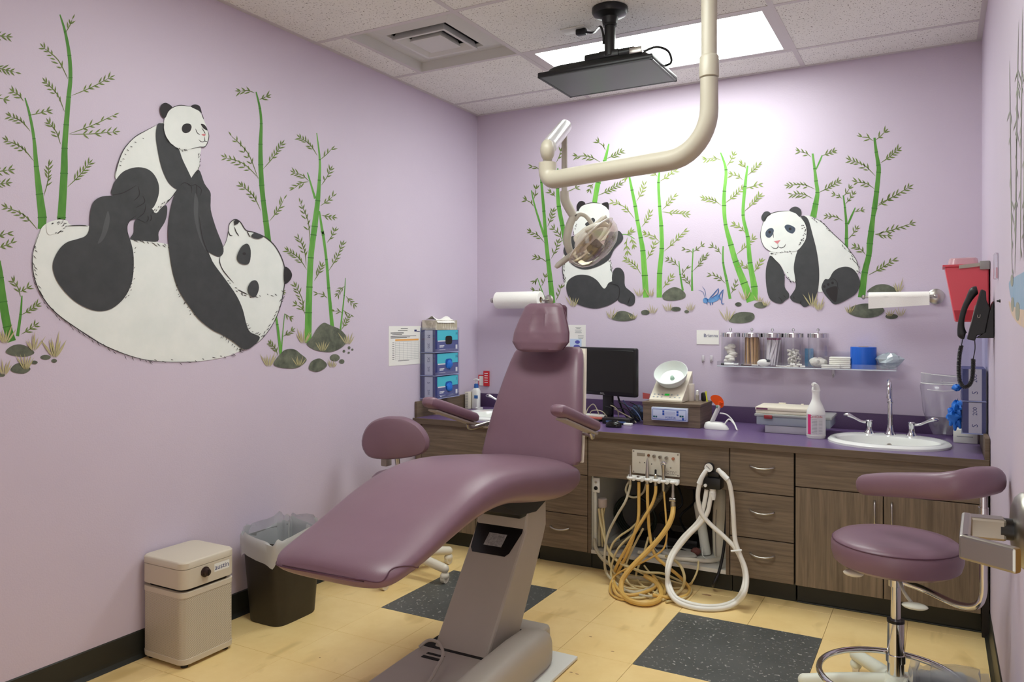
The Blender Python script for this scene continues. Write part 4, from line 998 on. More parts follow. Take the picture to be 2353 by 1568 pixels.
# resample stations smoothly
sm = []
for j in range(40):
    col, _ = crom([l[j] for l in loops], [0]*len(loops), 3, False); sm.append(col)
loops2 = [[sm[j][i] for j in range(40)] for i in range(len(sm[0]))]
seat = obj('seat_cushion', MB().loft(loops2), M_vinyl, ch)
# welt seam round the foot end
def sv_(i, j):
    p = loops2[i][j % 40]; c_ = sum(loops2[i], Vector((0, 0, 0)))/40
    return p + (p - c_).normalized()*.0012
wl = [sv_(i, 20) for i in (13, 10, 8, 6, 5, 4, 3, 2, 1, 0)]
p0, p1 = loops2[0][20], loops2[0][0]
wl += [p0.lerp(p1, k/6) + Vector((0, -.0014, -.002)) for k in range(1, 6)]
wl += [sv_(0, 0), sv_(1, 0), sv_(2, 0), sv_(3, 0), sv_(4, 1), sv_(5, 2), sv_(6, 3), sv_(7, 3), sv_(8, 2), sv_(9, 0), sv_(10, -2), sv_(11, -4)]
obj('seam', MB().tube(wl, .0020, 6, 4), M_vinylD, seat)
# backrest: tapered slab leaning back
def back_station(k):
    z = .765 + k*(1.278-.765); yf = 3.115 + k*.205 - .02*math.sin(k*math.pi)
    hw = .252 + (.174-.252)*k**1.05 + .006*math.sin(k*math.pi)
    th = .052 + .006*math.sin(k*math.pi)
    return z, yf, hw, th
lp_ = []
for k in (0, .03, .12, .25, .4, .55, .7, .85, .94, .98, 1.0):
    z, yf, hw, th = back_station(k)
    e = 1.0
    if k > .9: e = {.94: .985, .98: .95, 1.0: .86}[k]
    if k < .02: e = .95
    n = Vector((0, -.93, .36))
    l = []
    for x, q in sup(0, 0, hw*e, th*(e if k < .95 else e*.8), 3.2, 36):
        bow = .030*(abs(x)/hw)**2.2
        l.append(Vector((CX + x, yf + th - q - bow, z - q*.0)))
    lp_.append(l)
bk_ = obj('backrest', MB().loft(lp_), M_vinyl, ch)
# pale shell behind the backrest
sh = []
for k in (.0, .15, .4, .7, .95, .985):
    z, yf, hw, th = back_station(k)
    sh.append([(CX + x, yf + th*2 - .020 + q, z) for x, q in sup(0, 0, hw*.962, .016, 5, 24)])
obj('back_shell', MB().loft(sh), M_cream, ch)
# headrest
hst = [(0, .085, .030), (.05, .115, .042), (.2, .140, .052), (.4, .136, .055), (.6, .122, .053), (.8, .106, .048), (.94, .094, .040), (1.0, .076, .028)]
def hint(k):
    for (a0, w0_, t0_), (a1, w1_, t1_) in zip(hst, hst[1:]):
        if a0 <= k <= a1:
            f_ = (k-a0)/(a1-a0); return w0_ + (w1_-w0_)*f_, t0_ + (t1_-t0_)*f_
ks = [0, .02, .05, .09, .14] + [.18 + .78*i/34 for i in range(35)] + [.98, 1.0]
hl = []
for k in ks:
    hw, th = hint(k); z = 1.258 + k*.226; y = 3.232 + k*.055
    l = []
    for x, q in sup(0, 0, hw, th, 3.4, 88):
        if q > 0:
            e_ = math.sqrt((x/.030)**2 + ((k-.60)/.26)**2)
            q += -.010/(1 + math.exp((e_-1)*9)) + .0035*math.exp(-((e_-1.25)/.22)**2)
        l.append((CX + x + .012, y - q - .02, z))
    hl.append(l)
hr = obj('headrest', MB().loft(hl), M_vinyl, ch)
sw = [Vector(l[0]) + Vector((.0012, .006, 0)) for l in hl[2:]] + [Vector(l[44]) + Vector((-.0012, .006, 0)) for l in hl[2:]][::-1]
obj('seam', MB().tube(sw, .0018, 6), M_vinylD, hr)
obj('headrest_back', MB().rbox(CX-.085, CX+.115, 3.268, 3.312, 1.285, 1.478, .018, 3, mtx=None), M_vinylD, ch)
obj('headrest_stem', MB().rbox(CX-.03, CX+.05, 3.400, 3.415, 1.14, 1.36, .004).rbox(CX-.02, CX+.04, 3.30, 3.405, 1.34, 1.36, .004), M_steel, ch)
# armrests
for sg in (-1, 1):
    ax0 = CX + sg*.312
    A = Vector((ax0, 3.165, .935)); Bp = Vector((ax0, 2.765, 1.053))
    dv = (Bp - A).normalized(); nv = Vector((0, -dv.z, dv.y)); nv = nv if nv.z > 0 else -nv
    sec = []
    Lr = (Bp-A).length
    for k, w_, h_ in ((0, .018, .010), (.015, .028, .018), (.06, .034, .024), (.3, .035, .025), (.7, .035, .025), (.94, .034, .024), (.985, .028, .018), (1, .018, .010)):
        c_ = A + dv*Lr*k
        sec.append([c_ + Vector((x, 0, 0)) + nv*q for x, q in sup(0, 0, w_, h_, 3, 24)])
    am = obj('armrest', MB().loft(sec), M_vinyl, ch)
    bb = MB()
    o0 = A + dv*.02 - nv*.032
    bar(bb, o0, A + dv*.36 - nv*.030, Vector((.024, 0, 0)), nv*.0045)
    obj('bracket', bb, M_taupe, am, bevel=.002)
    b2_ = MB().tube([A + dv*.05 - nv*.035, A + dv*.02 - nv*.05, Vector((CX + sg*.262, 3.235, .91)), Vector((CX + sg*.222, 3.262, .91))], .011, 10, 4)
    b2_.rbox(CX+sg*.262-.026, CX+sg*.262+.026, 3.195, 3.265, .886, .90, .004)
    obj('hinge', b2_, M_steel, am)
# pedestal column
def colsec(pts): return pts
x0, x1 = CX-.122, CX+.124
prof = [(2.530, .085), (2.553, .112), (2.868, .517), (2.90, .66), (3.06, .66), (3.062, .505), (3.035, .455), (2.83, .134), (2.80, .085)]
cb_ = MB().prism([(x0, y, z) for y, z in prof], (x1-x0, 0, 0))
obj('pedestal_column', cb_, M_taupe, ch, bevel=.010)
nvec = Vector((0, -.405, .315)).normalized(); tv = Vector((0, .315, .405)).normalized()
def on_col(xx, s_, off=0): return Vector((xx, 2.553, .112)) + tv*s_ + nvec*off
mb = MB()
pb = [on_col(CX+x, s_, .0035) for x, s_ in ((-.108, .410), (-.095, .392), (.062, .392), (.078, .408), (.108, .502), (.108, .53), (-.118, .53))]
mb.prism(pb, nvec*-.006); obj('control_panel', mb, mat('gloss_black_panel', (20, 18, 18), .22), ch, 'glossy black panel with a rating label')
lab = [on_col(CX+x, s_, .0045) for x, s_ in ((-.052, .428), (.035, .428), (.045, .485), (-.042, .485))]
obj('rating_label', MB().add(lab, [(0, 1, 2, 3)]), mat('silver_label', (170, 166, 164), .5, var=(110, 108, 108), vs=90), ch, fixn=False)
obj('lift_bellows', MB().rbox(CX-.118, CX+.118, 2.83, 3.04, .575, .70, .01), M_black, ch)
obj('seat_bracket', MB().prism([(CX-.13, 2.60, .70), (CX-.13, 3.10, .655), (CX-.13, 3.10, .63), (CX-.13, 2.95, .585), (CX-.13, 2.80, .60)], (.26, 0, 0)), M_black, ch)
# base covers
bs = []
for y, hw0, hw1, zt in ((1.96, .13, .13, .06), (2.0, .17, .16, .085), (2.2, .182, .18, .096), (2.45, .185, .185, .104), (2.70, .185, .185, .104), (2.90, .18, .18, .095), (3.05, .15, .15, .07)):
    bs.append([(CX - hw0, y, 0.004), (CX + hw1, y, .004), (CX + hw1*.99, y, zt*.8), (CX + hw1*.94, y, zt), (CX - hw0*.93, y, zt), (CX - hw0, y, zt*.8)])
obj('base_cover', MB().loft(bs, smooth=False), M_taupe, ch, bevel=.012)
rc = []
for y, hx, zt in ((2.02, .02, .05), (2.05, .055, .11), (2.15, .068, .145), (2.35, .07, .165), (2.6, .07, .175), (2.74, .068, .172), (2.80, .058, .15), (2.83, .03, .10)):
    rc.append([(CX + .222 + x, y, max(.01, zt*.5 + q)) for x, q in sup(0, 0, hx, zt*.5, 3.2, 24)])
obj('side_cover', MB().loft(rc), M_taupe, ch)
obj('floor_plate', MB().rbox(CX-.16, CX+.335, 2.10, 2.93, .001, .016, .006), M_offw, ch)
obj('cover_slot', MB().rbox(CX-.11, CX-.03, 2.44, 2.46, .1035, .1055, .0008, 1).rbox(CX-.11, CX-.03, 2.475, 2.49, .1035, .1055, .0008, 1), M_dark, ch)
obj('column_gap', MB().box(CX-.165, CX+.15, 2.53, 2.86, .1042, .1056), M_dark, ch)
cp_ = [(CX-.16, 2.50, .11), (CX-.13, 2.52, .135), (CX-.06, 2.49, .15), (CX+.0, 2.43, .14), (CX+.03, 2.34, .125), (CX+.05, 2.25, .112), (CX+.05, 2.1, .112), (CX+.03, 1.95, .075), (CX+.03, 1.9, .008), (CX-.05, 1.7, .007)]
obj('power_cord', MB().tube(cp_, .0065, 8, 6), M_taupe, ch)

# ================================================================== STOOLS
def caster(mb_w, mb_h, x, y, zc_=.0):
    mb_w.cyl((x-.011, y, .027), (x+.011, y, .027), .0265, seg=20)
    mb_h.ell((x, y, .040), .022, .03, .022)
def star_base(t, cx, cy, r, z, mleg, ang0, n=5, rt=.022):
    for k in range(n):
        a = ang0 + 2*math.pi*k/n
        ex, ey = cx + r*math.cos(a), cy + r*math.sin(a)
        lg = obj('leg', MB().tube([(cx+.03*math.cos(a), cy+.03*math.sin(a), z+.012), (cx+r*.5*math.cos(a), cy+r*.5*math.sin(a), z), (ex, ey, z-.022)], [rt*1.12, rt, rt*.92], 14, 3).ell((ex, ey, z-.022), rt*.92, rt*.92, rt*.92), mleg, t)
        mw, mh = MB(), MB(); caster(mw, mh, ex, ey)
        obj('caster', mw, M_cream, lg); obj('caster_hood', mh, mleg, lg)
# operator stool (front right)
sx, sy = -.134, 3.08
t = thing('operator_stool', 'round plum stool with a curved back bar and chrome foot ring', 'stool', (sx, sy, 0))
SR = .214
pf = [(.05, -.075), (.188, -.074), (.206, -.062), (SR, -.035), (SR, -.005), (.208, .012), (.192, .024), (.15, .030), (.07, .032), (.002, .032)]
obj('seat_cushion', MB().lathe(pf, (sx, sy, .602), (0, 0, 1), 48), M_vinyl, t)
sg_ = [(sx + .2095*math.cos(2*math.pi*i/40), sy + .2095*math.sin(2*math.pi*i/40), .612) for i in range(40)]
obj('seam', MB().tube(sg_, .0022, 6, closed=True), M_vinylD, t)
obj('seat_plate', MB().rbox(sx-.09, sx+.09, sy-.08, sy+.08, .508, .525, .004), M_black, t)
obj('post', MB().cyl((sx, sy, .30), (sx, sy, .50), .0165, seg=24).cyl((sx, sy, .455), (sx, sy, .515), .026, seg=24), M_chrome, t)
obj('post_sleeve', MB().cyl((sx, sy, .11), (sx, sy, .325), .0285, seg=32), M_chrome, t)
obj('sleeve_collar', MB().cyl((sx, sy, .325), (sx, sy, .335), .029, seg=28), M_black, t)
M_leg = mat('pale_grey_green_enamel', (222, 224, 208), .4)
star_base(t, sx, sy, .305, .098, M_leg, math.radians(192), rt=.026)
obj('hub', MB().lathe([(.05, 0), (.05, .05), (.034, .07)], (sx, sy, .07), (0, 0, 1)), M_leg, t)
rcn = at(2047, 1563, 2.60); rz = .200
dq = (rcn - Vector((sx, sy, 0))); dq.z = 0; dq.normalize()
rcn = Vector((sx, sy, rz)) + dq*.187
obj('foot_ring', MB().tube([(rcn.x + .225*math.cos(2*math.pi*i/48), rcn.y + .225*math.sin(2*math.pi*i/48), rz) for i in range(48)], .0105, 12, closed=True), M_chrome, t)
rg = MB().cyl((sx, sy, .185), (sx, sy, .212), .033, seg=28)
rg.tube([(sx, sy, rz), (sx - dq.x*.038, sy - dq.y*.038, rz)], .010, 10)
obj('ring_bracket', rg, M_chrome, t)
bp = [(1972, 1112, 2.80, .022), (1990, 1114, 2.76, .036), (2040, 1114, 2.66, .040), (2100, 1116, 2.54, .041), (2160, 1118, 2.44, .042), (2210, 1114, 2.40, .045), (2250, 1108, 2.42, .046), (2282, 1104, 2.47, .042), (2300, 1106, 2.52, .030)]
pts_ = [at(u, v, z) for u, v, z, r in bp]; rs_ = [q[3] for q in bp]
pts2, rs2 = crom(pts_, rs_, 5, False)
lps = []
for i, p in enumerate(pts2):
    tg = (pts2[min(i+1, len(pts2)-1)] - pts2[max(i-1, 0)]); tg.z = 0; tg.normalize(); sd = Vector((-tg.y, tg.x, 0))
    e_ = min(1, .35 + 2.2*math.sqrt(min(i, len(pts2)-1-i)/len(pts2)))
    lps.append([p + sd*x*.78*e_ + Vector((0, 0, q*e_)) for x, q in sup(0, 0, rs2[i], rs2[i]*1.05, 2.3, 20)])
obj('back_bar', MB().loft(lps), M_vinyl, t)
pb_ = at(2258, 1150, 2.45); pb_.z = 0
tb_ = [(sx+.03, sy-.02, .478), (sx+.10, sy-.06, .472), (pb_.x*.6+sx*.4+.03, pb_.y*.7+sy*.3, .470), (pb_.x-.02, pb_.y+.01, .49), (pb_.x, pb_.y, .53), (pb_.x+.002, pb_.y, .60), (pb_.x+.002, pb_.y, .70), (pb_.x+.002, pb_.y, .86)]
obj('back_support_tube', MB().tube(tb_, .0115, 14, 6).cyl((pb_.x+.002, pb_.y, .66), (pb_.x+.002, pb_.y, .81), .0150), M_chrome, t)
obj('tilt_paddle', MB().tube([(sx+.01, sy-.04, .50), (sx+.03, sy-.12, .475), (sx+.055, sy-.16, .455)], .006, 8, 3).ell((sx+.065, sy-.175, .45), .04, .026, .011), M_leg, t)
obj('height_paddle', MB().tube([(sx-.04, sy+.01, .52), (sx-.10, sy-.02, .51), (sx-.125, sy-.07, .508)], .006, 8, 3).ell((sx-.13, sy-.10, .508), .034, .024, .012), M_cream, t)
# assistant stool (behind the chair by the mural wall)
ax2, ay2 = -2.585, 3.47
t = thing('assistant_stool', 'plum stool with a half moon backrest beside the mural wall', 'stool', (ax2, ay2, 0))
star_base(t, ax2, ay2, .275, .10, M_cream, math.radians(-6), rt=.026)
obj('post', MB().cyl((ax2, ay2, .10), (ax2, ay2, .48), .024), M_chrome, t)
obj('seat_cushion', MB().lathe([(.05, -.06), (.17, -.058), (.19, -.03), (.19, .0), (.17, .018), (.002, .022)], (ax2, ay2, .54), (0, 0, 1), 40), M_vinyl, t)
cm = at(908, 1006, 4.22)
bl = []
kx = Matrix.Rotation(YAW*.75, 3, 'Z')
shape = [(-.188, -.045), (-.175, .03), (-.13, .085), (-.06, .112), (0, .116), (.06, .110), (.13, .075), (.175, .02), (.188, -.03), (.17, -.075), (.11, -.098), (.03, -.112), (-.07, -.118), (-.15, -.105)]
outl, _ = crom([Vector((x, 0, z)) for x, z in shape], [0]*len(shape), 3, True)
for d_, k in ((-.046, .80), (-.038, .93), (-.02, .99), (0, 1.0), (.02, .99), (.038, .93), (.046, .80)):
    bl.append([cm + kx @ Vector((p.x*k, d_ + .35*p.x*p.x, p.z*k)) for p in outl])
obj('backrest', MB().loft(bl), M_vinyl, t)
obj('back_post', MB().tube([(cm.x-.02, cm.y+.03, .70), (cm.x-.02, cm.y+.05, .60), (cm.x-.02, cm.y+.05, .48), (ax2, ay2, .465)], .014, 10, 4), M_chrome, t)
obj('back_clamp', MB().rbox(cm.x-.10, cm.x-.06, cm.y-.0, cm.y+.05, .60, .70, .005), M_taupe, t)

# ================================================================== AIR PURIFIER AND BINS
ax0, ax1, ay0, ay1 = -2.905, -2.645, 2.068, 2.330
t = thing('air_purifier', 'beige square air purifier standing by the panda mural wall', 'air purifier', ((ax0+ax1)/2, (ay0+ay1)/2, 0))
M_pur = mat('sandstone_enamel', (206, 196, 178), .42)
def rr(z, g=0, r=.035):
    out = []
    X0, X1, Y0, Y1 = ax0+g, ax1-g, ay0+g, ay1-g
    for cx_, cy_, a0 in ((X1-r, Y1-r, 0), (X0+r, Y1-r, 90), (X0+r, Y0+r, 180), (X1-r, Y0+r, 270)):
        for k in range(7):
            a = math.radians(a0 + 15*k); out.append((cx_ + r*math.cos(a), cy_ + r*math.sin(a), z))
    return out
# perforated body material: dots by generated grid in world space
def perf():
    m = bpy.data.materials.new('perforated_sandstone'); m.use_nodes = True
    nt = m.node_tree; b = nt.nodes['Principled BSDF']; b.inputs['Roughness'].default_value = .45
    geo = N(nt, 'ShaderNodeNewGeometry')
    sx_ = N(nt, 'ShaderNodeSeparateXYZ'); nt.links.new(geo.outputs['Position'], sx_.inputs[0])
    ad_ = N(nt, 'ShaderNodeMath', operation='ADD'); nt.links.new(sx_.outputs[0], ad_.inputs[0]); nt.links.new(sx_.outputs[1], ad_.inputs[1])
    def wv(src, f, ph=0):
        a = N(nt, 'ShaderNodeMath', operation='MULTIPLY_ADD'); a.inputs[1].default_value = f; a.inputs[2].default_value = ph
        nt.links.new(src, a.inputs[0]); s = N(nt, 'ShaderNodeMath', operation='SINE'); nt.links.new(a.outputs[0], s.inputs[0]); return s.outputs[0]
    p = 2*math.pi/.0068
    m1 = N(nt, 'ShaderNodeMath', operation='MULTIPLY'); nt.links.new(wv(ad_.outputs[0], p), m1.inputs[0]); nt.links.new(wv(sx_.outputs[2], p), m1.inputs[1])
    gt = N(nt, 'ShaderNodeMath', operation='GREATER_THAN'); gt.inputs[1].default_value = .32; nt.links.new(m1.outputs[0], gt.inputs[0])
    mx_ = N(nt, 'ShaderNodeMix', data_type='RGBA'); nt.links.new(gt.outputs[0], mx_.inputs[0])
    mx_.inputs[6].default_value = lin((206, 196, 178)); mx_.inputs[7].default_value = lin((112, 104, 90))
    nt.links.new(mx_.outputs[2], b.inputs['Base Color'])
    return m
obj('filter_body', MB().loft([rr(0.0342), rr(0.2868)]), perf(), t)
obj('lower_band', MB().loft([rr(0.0150, .002), rr(0.0171), rr(0.0385, -.0015), rr(0.0396, .001)]), M_pur, t)
obj('upper_band', MB().loft([rr(0.2846, .001), rr(0.2857, -.0015), rr(0.3060, -.0015), rr(0.3071, .003)]), M_pur, t)
obj('gap', MB().loft([rr(0.3060, .014), rr(0.3231, .014)]), M_dark, t)
obj('fan_housing', MB().loft([rr(0.3189, .001), rr(0.3210, -.0015), rr(0.3980, -.0015), rr(0.3991, .0)]), M_pur, t)
obj('top_cover', MB().loft([rr(0.4002, .001), rr(0.4012, -.002), rr(0.4237, -.002), rr(0.4291, .002), rr(0.4301, .006)]), M_pur, t)
kc = Vector((ax1+.0015, ay0+.105, .369))
kn = obj('speed_knob', MB().lathe([(.021, 0), (.021, .004), (.015, .006), (.014, .020), (.011, .022), (.001, .022)], kc, (1, 0, 0)), mat('brown_black_knob', (46, 30, 28), .4), t)
obj('knob_pointer', MB().box(kc.x+.0215, kc.x+.0235, kc.y-.0015, kc.y+.0015, kc.z-.012, kc.z+.012), M_black, kn)
bp_ = Vector((ax1+.0017, ay0+.19, .371))
obj('name_plate', quad(bp_, (0, 1, 0), (0, 0, 1), .078, .034, .0004), M_white, t)
text('name_text', 'austin', .031, bp_, (0, 1, 0), (0, 0, 1), M_navy, t, off=.0010)
for fx, fy in ((ax0+.03, ay0+.03), (ax1-.03, ay0+.03), (ax0+.03, ay1-.03), (ax1-.03, ay1-.03)):
    obj('foot', MB().cyl((fx, fy, 0), (fx, fy, .016), .014), M_black, t)

def bin_with_liner(cx_, cy_, hx, hy, h, label, lab2, film=None):
    t = thing('waste_bin', label, 'waste bin', (cx_, cy_, 0))
    def R_(z, k, n=5): return [(cx_+x, cy_+y, z) for x, y in sup(0, 0, hx*k, hy*k, n, 56)]
    M_bin = mat('brown_black_bin', (52, 46, 36), .5, var=(44, 38, 30), vs=12)
    obj('body', MB().loft([R_(0, .80), R_(.006, .82), R_(h*.9, .98), R_(h-.014, 1.0), R_(h-.013, 1.035), R_(h, 1.035), R_(h, .99), R_(.02, .79)], cap=True), M_bin, t)
    lps = []; k = 56
    prof = [(h*.30, .855, 0), (h*.6, .91, .0), (h*.9, .955, .25), (h+.004, .99, .4), (h+.016, 1.03, 1.0), (h+.004, 1.075, .5), (h-.03, 1.07, .9), (h-.06, 1.06, .8), (h-.085, 1.055, 1.2)]
    rnd = random.Random(int(abs(cx_)*1000)); ph = [rnd.uniform(0, 6.28) for _ in range(6)]
    for z, s_, wv in prof:
        l = []
        for i, (x, y) in enumerate(sup(0, 0, hx*s_, hy*s_, 5, k)):
            a = 2*math.pi*i/k
            wz = (.012*math.sin(3*a+ph[0]) + .010*math.sin(7*a+ph[1]) + .005*math.sin(13*a+ph[2]))*wv
            wr = 1 + (.008*math.sin(11*a+ph[3]+z*40) + .006*math.sin(19*a+ph[4]-z*60))*min(1, wv+.25)
            if z > h-.001 or z < h*.89: pass
            l.append((cx_ + x*wr, cy_ + y*wr, z + wz))
        lps.append(l)
    lin_ = obj('liner', MB().loft(lps, cap=False), film or M_bagw, t, lab2)
    # crumpled gathers rising above the rim at the back
    lp2 = []
    for z, s_, amp in ((h-.10, .90, .3), (h-.02, .93, .6), (h+.03, .955, 1.0), (h+.055, .90, 1.3)):
        l = []
        for i in range(31):
            a = math.radians(60 + 180*i/30)
            q = 4
            c_, s2 = math.cos(a), math.sin(a)
            x = hx*s_*math.copysign(abs(c_)**(2/5), c_); y = hy*s_*math.copysign(abs(s2)**(2/5), s2)
            fo = amp*(.008*math.sin(9*a+ph[5]) + .006*math.sin(17*a+ph[1]) + .004*math.sin(29*a))
            l.append((cx_ + x*(1+fo/hx), cy_ + y*(1+fo/hy), z + amp*(.008*math.sin(5*a+ph[2]) + .006*math.sin(14*a))*math.sin(math.pi*i/30)))
        lp2.append(l)
    mb = MB(); vs = [p for l in lp2 for p in l]; fs = []
    for a in range(3):
        for j in range(30): fs.append((a*31+j, a*31+j+1, (a+1)*31+j+1, (a+1)*31+j))
    mb.add(vs, fs, True); obj('liner_gathers', mb, M_bag, t)
    return t
bin_with_liner(-2.735, 2.695, .130, .160, .390, 'dark brown waste bin with a clear liner between the purifier and the chair', 'clear liner folded over the rim')
bin_with_liner(.045, 2.590, .125, .150, .288, 'dark waste bin with a clear liner below the door handle', 'clear liner folded over the rim', M_bag)
# ================================================================== small shapes
def blob(c, rx, ry, rz, amp, seed, seg=18, rings=12, mtx=None):
    r = random.Random(seed); ph = [r.uniform(0, 6.28) for _ in range(8)]
    mb = MB(); c = Vector(c); loops = []
    for i in range(rings+1):
        t_ = math.pi*i/rings; l = []
        for j in range(seg):
            a = 2*math.pi*j/seg
            k = 1 + amp*(math.sin(3*a+ph[0]+2*t_) + .8*math.sin(5*a+ph[1]-3*t_) + .6*math.sin(4*t_+ph[2]+2*a) + .5*math.sin(9*a+ph[3]+5*t_))/2
            s_ = max(math.sin(t_), 2e-3)
            p = Vector((rx*s_*math.cos(a)*k, ry*s_*math.sin(a)*k, -rz*math.cos(t_)*k))
            l.append(c + (mtx @ p if mtx else p))
        loops.append(l)
    return mb.loft(loops)
WXd, WZd = (1, 0, 0), (0, 0, 1)
def sheet(name, x0, x1, z0, z1, m, label, cat, y=None, group=None):
    y = YB-.0012 if y is None else y
    o = obj(name, MB().box(x0, x1, y-.0008, y, z0, z1), m); return tag(o, label, cat, group)

# ================================================================== LEFT WALL: notice, glove dispenser
a = onX(893, 750, XL); b = onX(966, 836, XL)
t = thing('notice_sheet', 'white schedule sheet with an orange table header taped to the mural wall', 'paper', (XL+.001, (a.y+b.y)/2, b.z))
obj('sheet', MB().box(XL+.0004, XL+.0018, a.y, b.y, b.z, a.z), M_paper, t)
W_ = b.y-a.y; H_ = a.z-b.z
LX, LY = Vector((0, 1, 0)), Vector((0, 0, 1))      # reading direction on the left wall
def lw(fx, fy): return Vector((XL+.0018, a.y + fx*W_, a.z - fy*H_))
obj('table_header', quad(lw(.56, .355), LX, LY, W_*.74, H_*.045), mat('orange_print', (232, 168, 92), .8), t)
gl = MB()
for k in range(11):
    q = quad(lw(.56, .40 + k*.046), LX, LY, W_*.74, .0012); gl.add(q.v, q.f)
for k in range(7):
    q = quad(lw(.19 + k*.1233, .63), LX, LY, .0012, H_*.46); gl.add(q.v, q.f)
obj('table_lines', gl, mat('grey_print', (150, 152, 156), .8), t)
gl = MB()
for fx, fy, w_ in ((.47, .065, .22), (.42, .115, .30), (.25, .165, .40), (.25, .19, .40), (.25, .215, .30), (.45, .255, .80), (.35, .28, .6), (.30, .30, .5), (.45, .885, .35)):
    q = quad(lw(fx, fy), LX, LY, W_*w_, .0028); gl.add(q.v, q.f)
for k in range(10):
    q = quad(lw(.13, .42 + k*.046), LX, LY, W_*.06, .003); gl.add(q.v, q.f)
obj('printed_lines', gl, M_ink, t)
q = quad(lw(.83, .12), LX, LY, W_*.08, H_*.05); q2 = quad(lw(.92, .145), LX, LY, W_*.1, H_*.02); q.add(q2.v, q2.f)
obj('logo', q, M_navy, t)

dx0, dx1, dy0, dy1 = XL+.002, -2.802, 4.062, 4.335
t = thing('glove_dispenser', 'clear acrylic three tier glove box holder on the mural wall', 'dispenser', (XL+.05, 4.2, .905))
ac = sheets(xs_(dx0, dy0-.004, dy1+.004, .905, 1.36), ys_(dy0-.004, dx0, dx1+.005, .905, 1.36), ys_(dy1+.004, dx0, dx1+.005, .905, 1.36),
    *[zs_(z, dx0, dx1+.005, dy0-.004, dy1+.004) for z in (.906, 1.053, 1.201)], *[xs_(dx1+.005, dy0-.004, dy1+.004, z, z+.022) for z in (.906, 1.053, 1.201)])
obj('holder', ac, M_acryB, t)
for z in (.904, 1.051, 1.199): obj('shelf_edge', MB().box(dx0, dx1+.006, dy0-.006, dy0-.004, z, z+.004).box(dx1+.005, dx1+.007, dy0-.0045, dy1+.004, z, z+.004), mat('acrylic_blue_edge', (150, 160, 206), .3), t)
M_boxw = mat('glove_box_white', (214, 214, 222), .5)
M_slate = mat('glove_box_slate', (84, 90, 140), .5)
def glove_box(name, label, z0, z1, size, gl_m, seed):
    x0, x1, y0, y1 = dx0+.006, dx1, dy0+.002, dy1-.002
    t = thing(name, label, 'glove box', ((x0+x1)/2, (y0+y1)/2, z0), 'glove boxes in the three tier holder')
    obj('carton', MB().box(x0, x1, y0, y1, z0, z1), M_navy, t)
    # end panel facing the door
    ex = (x0+x1)/2 + .004; ez = (z0+z1)/2
    obj('end_panel', quad((ex, y0, ez), (1, 0, 0), (0, 0, 1), .062, z1-z0-.002, .0006), M_boxw, t)
    text('size_text', size, .030, (ex, y0, ez + .030), (0, 0, -1), (1, 0, 0), M_navy, t, off=.0012)
    text('count_text', '200', .022, (ex-.001, y0, ez - .030), (0, 0, -1), (1, 0, 0), M_navy, t, off=.0012)
    # front panel facing the room
    fy = (y0+y1)/2 + .008; h = z1-z0; fw_ = y1-y0
    FXd, FZd = (0, 1, 0), (0, 0, 1)
    obj('front_lower_print', quad((x1, fy, z0 + h*.26), FXd, FZd, fw_-.03, h*.50, .0005), M_slate, t)
    obj('front_upper_print', quad((x1, fy, z0 + h*.76), FXd, FZd, fw_-.03, h*.46, .0005), M_teal, t)
    q = quad((x1, fy-.05, z0 + h*.50), FXd, FZd, fw_*.48, h*.055, .0009); obj('white_stripe', q, M_boxw, t)
    obj('barcode_label', quad((x1, y1-.022, z0 + h*.2), FXd, FZd, .022, .03, .0009), M_boxw, t)
    q = MB(); q2 = quad((x1, y0+.075, z0+h*.28), FXd, FZd, .055, .006, .0009); q.add(q2.v, q2.f); q2 = quad((x1, y0+.07, z0+h*.22), FXd, FZd, .045, .005, .0009); q.add(q2.v, q2.f); q2 = quad((x1, y0+.08, z0+h*.10), FXd, FZd, .07, .003, .0009); q.add(q2.v, q2.f)
    obj('printed_lines', q, M_boxw, t)
    text('size_mark', size if size != 'XS' else 'XS', .024, (x1, y1-.022, z0+h*.82), FXd, FZd, M_navy, t, off=.0010)
    # hand hole
    hp_ = [(x1+.0011, fy + .012 + x, z0 + h*.53 + z) for x, z in sup(0, 0, .04, .028, 4, 24)]
    obj('hand_hole', MB().add(hp_, [tuple(range(24))]), M_dark if gl_m is None else mat('glove_hole_blue', (24, 84, 168), .6), t)
    if gl_m: obj('glove_tip', blob((x1+.004, fy+.014, z0+h*.46), .010, .034, .026, .22, seed), gl_m, t)
    return t
glove_box('glove_box', 'medium glove box with a dark opening on the top tier', 1.204, 1.344, 'M', None, 1)
glove_box('glove_box', 'extra small glove box in the middle tier with a blue glove', 1.056, 1.194, 'XS', M_glove, 2)
glove_box('glove_box', 'small glove box on the bottom tier with a blue glove', .909, 1.046, 'S', M_glove, 3)
t = thing('tissue_box', 'patterned tissue box on top of the three tier glove holder', 'tissue box', (XL+.07, 4.2, 1.345))
M_tis = mat('harlequin_carton', (214, 208, 194), .6, var=(178, 170, 152), vs=22, contrast=3)
obj('carton', MB().box(dx0+.006, dx1-.002, dy0+.012, dy1-.012, 1.3455, 1.408), M_tis, t)
dia = MB()
for k in range(9):
    y_ = dy0+.03 + k*.027
    dia.add([(dx1-.0012, y_, 1.352), (dx1-.0012, y_+.012, 1.376), (dx1-.0012, y_, 1.402), (dx1-.0012, y_-.012, 1.376)], [(0, 1, 2, 3)])
obj('diamond_print', dia, mat('beige_diamond', (186, 176, 152), .6), t)
mb = MB(); gv = []
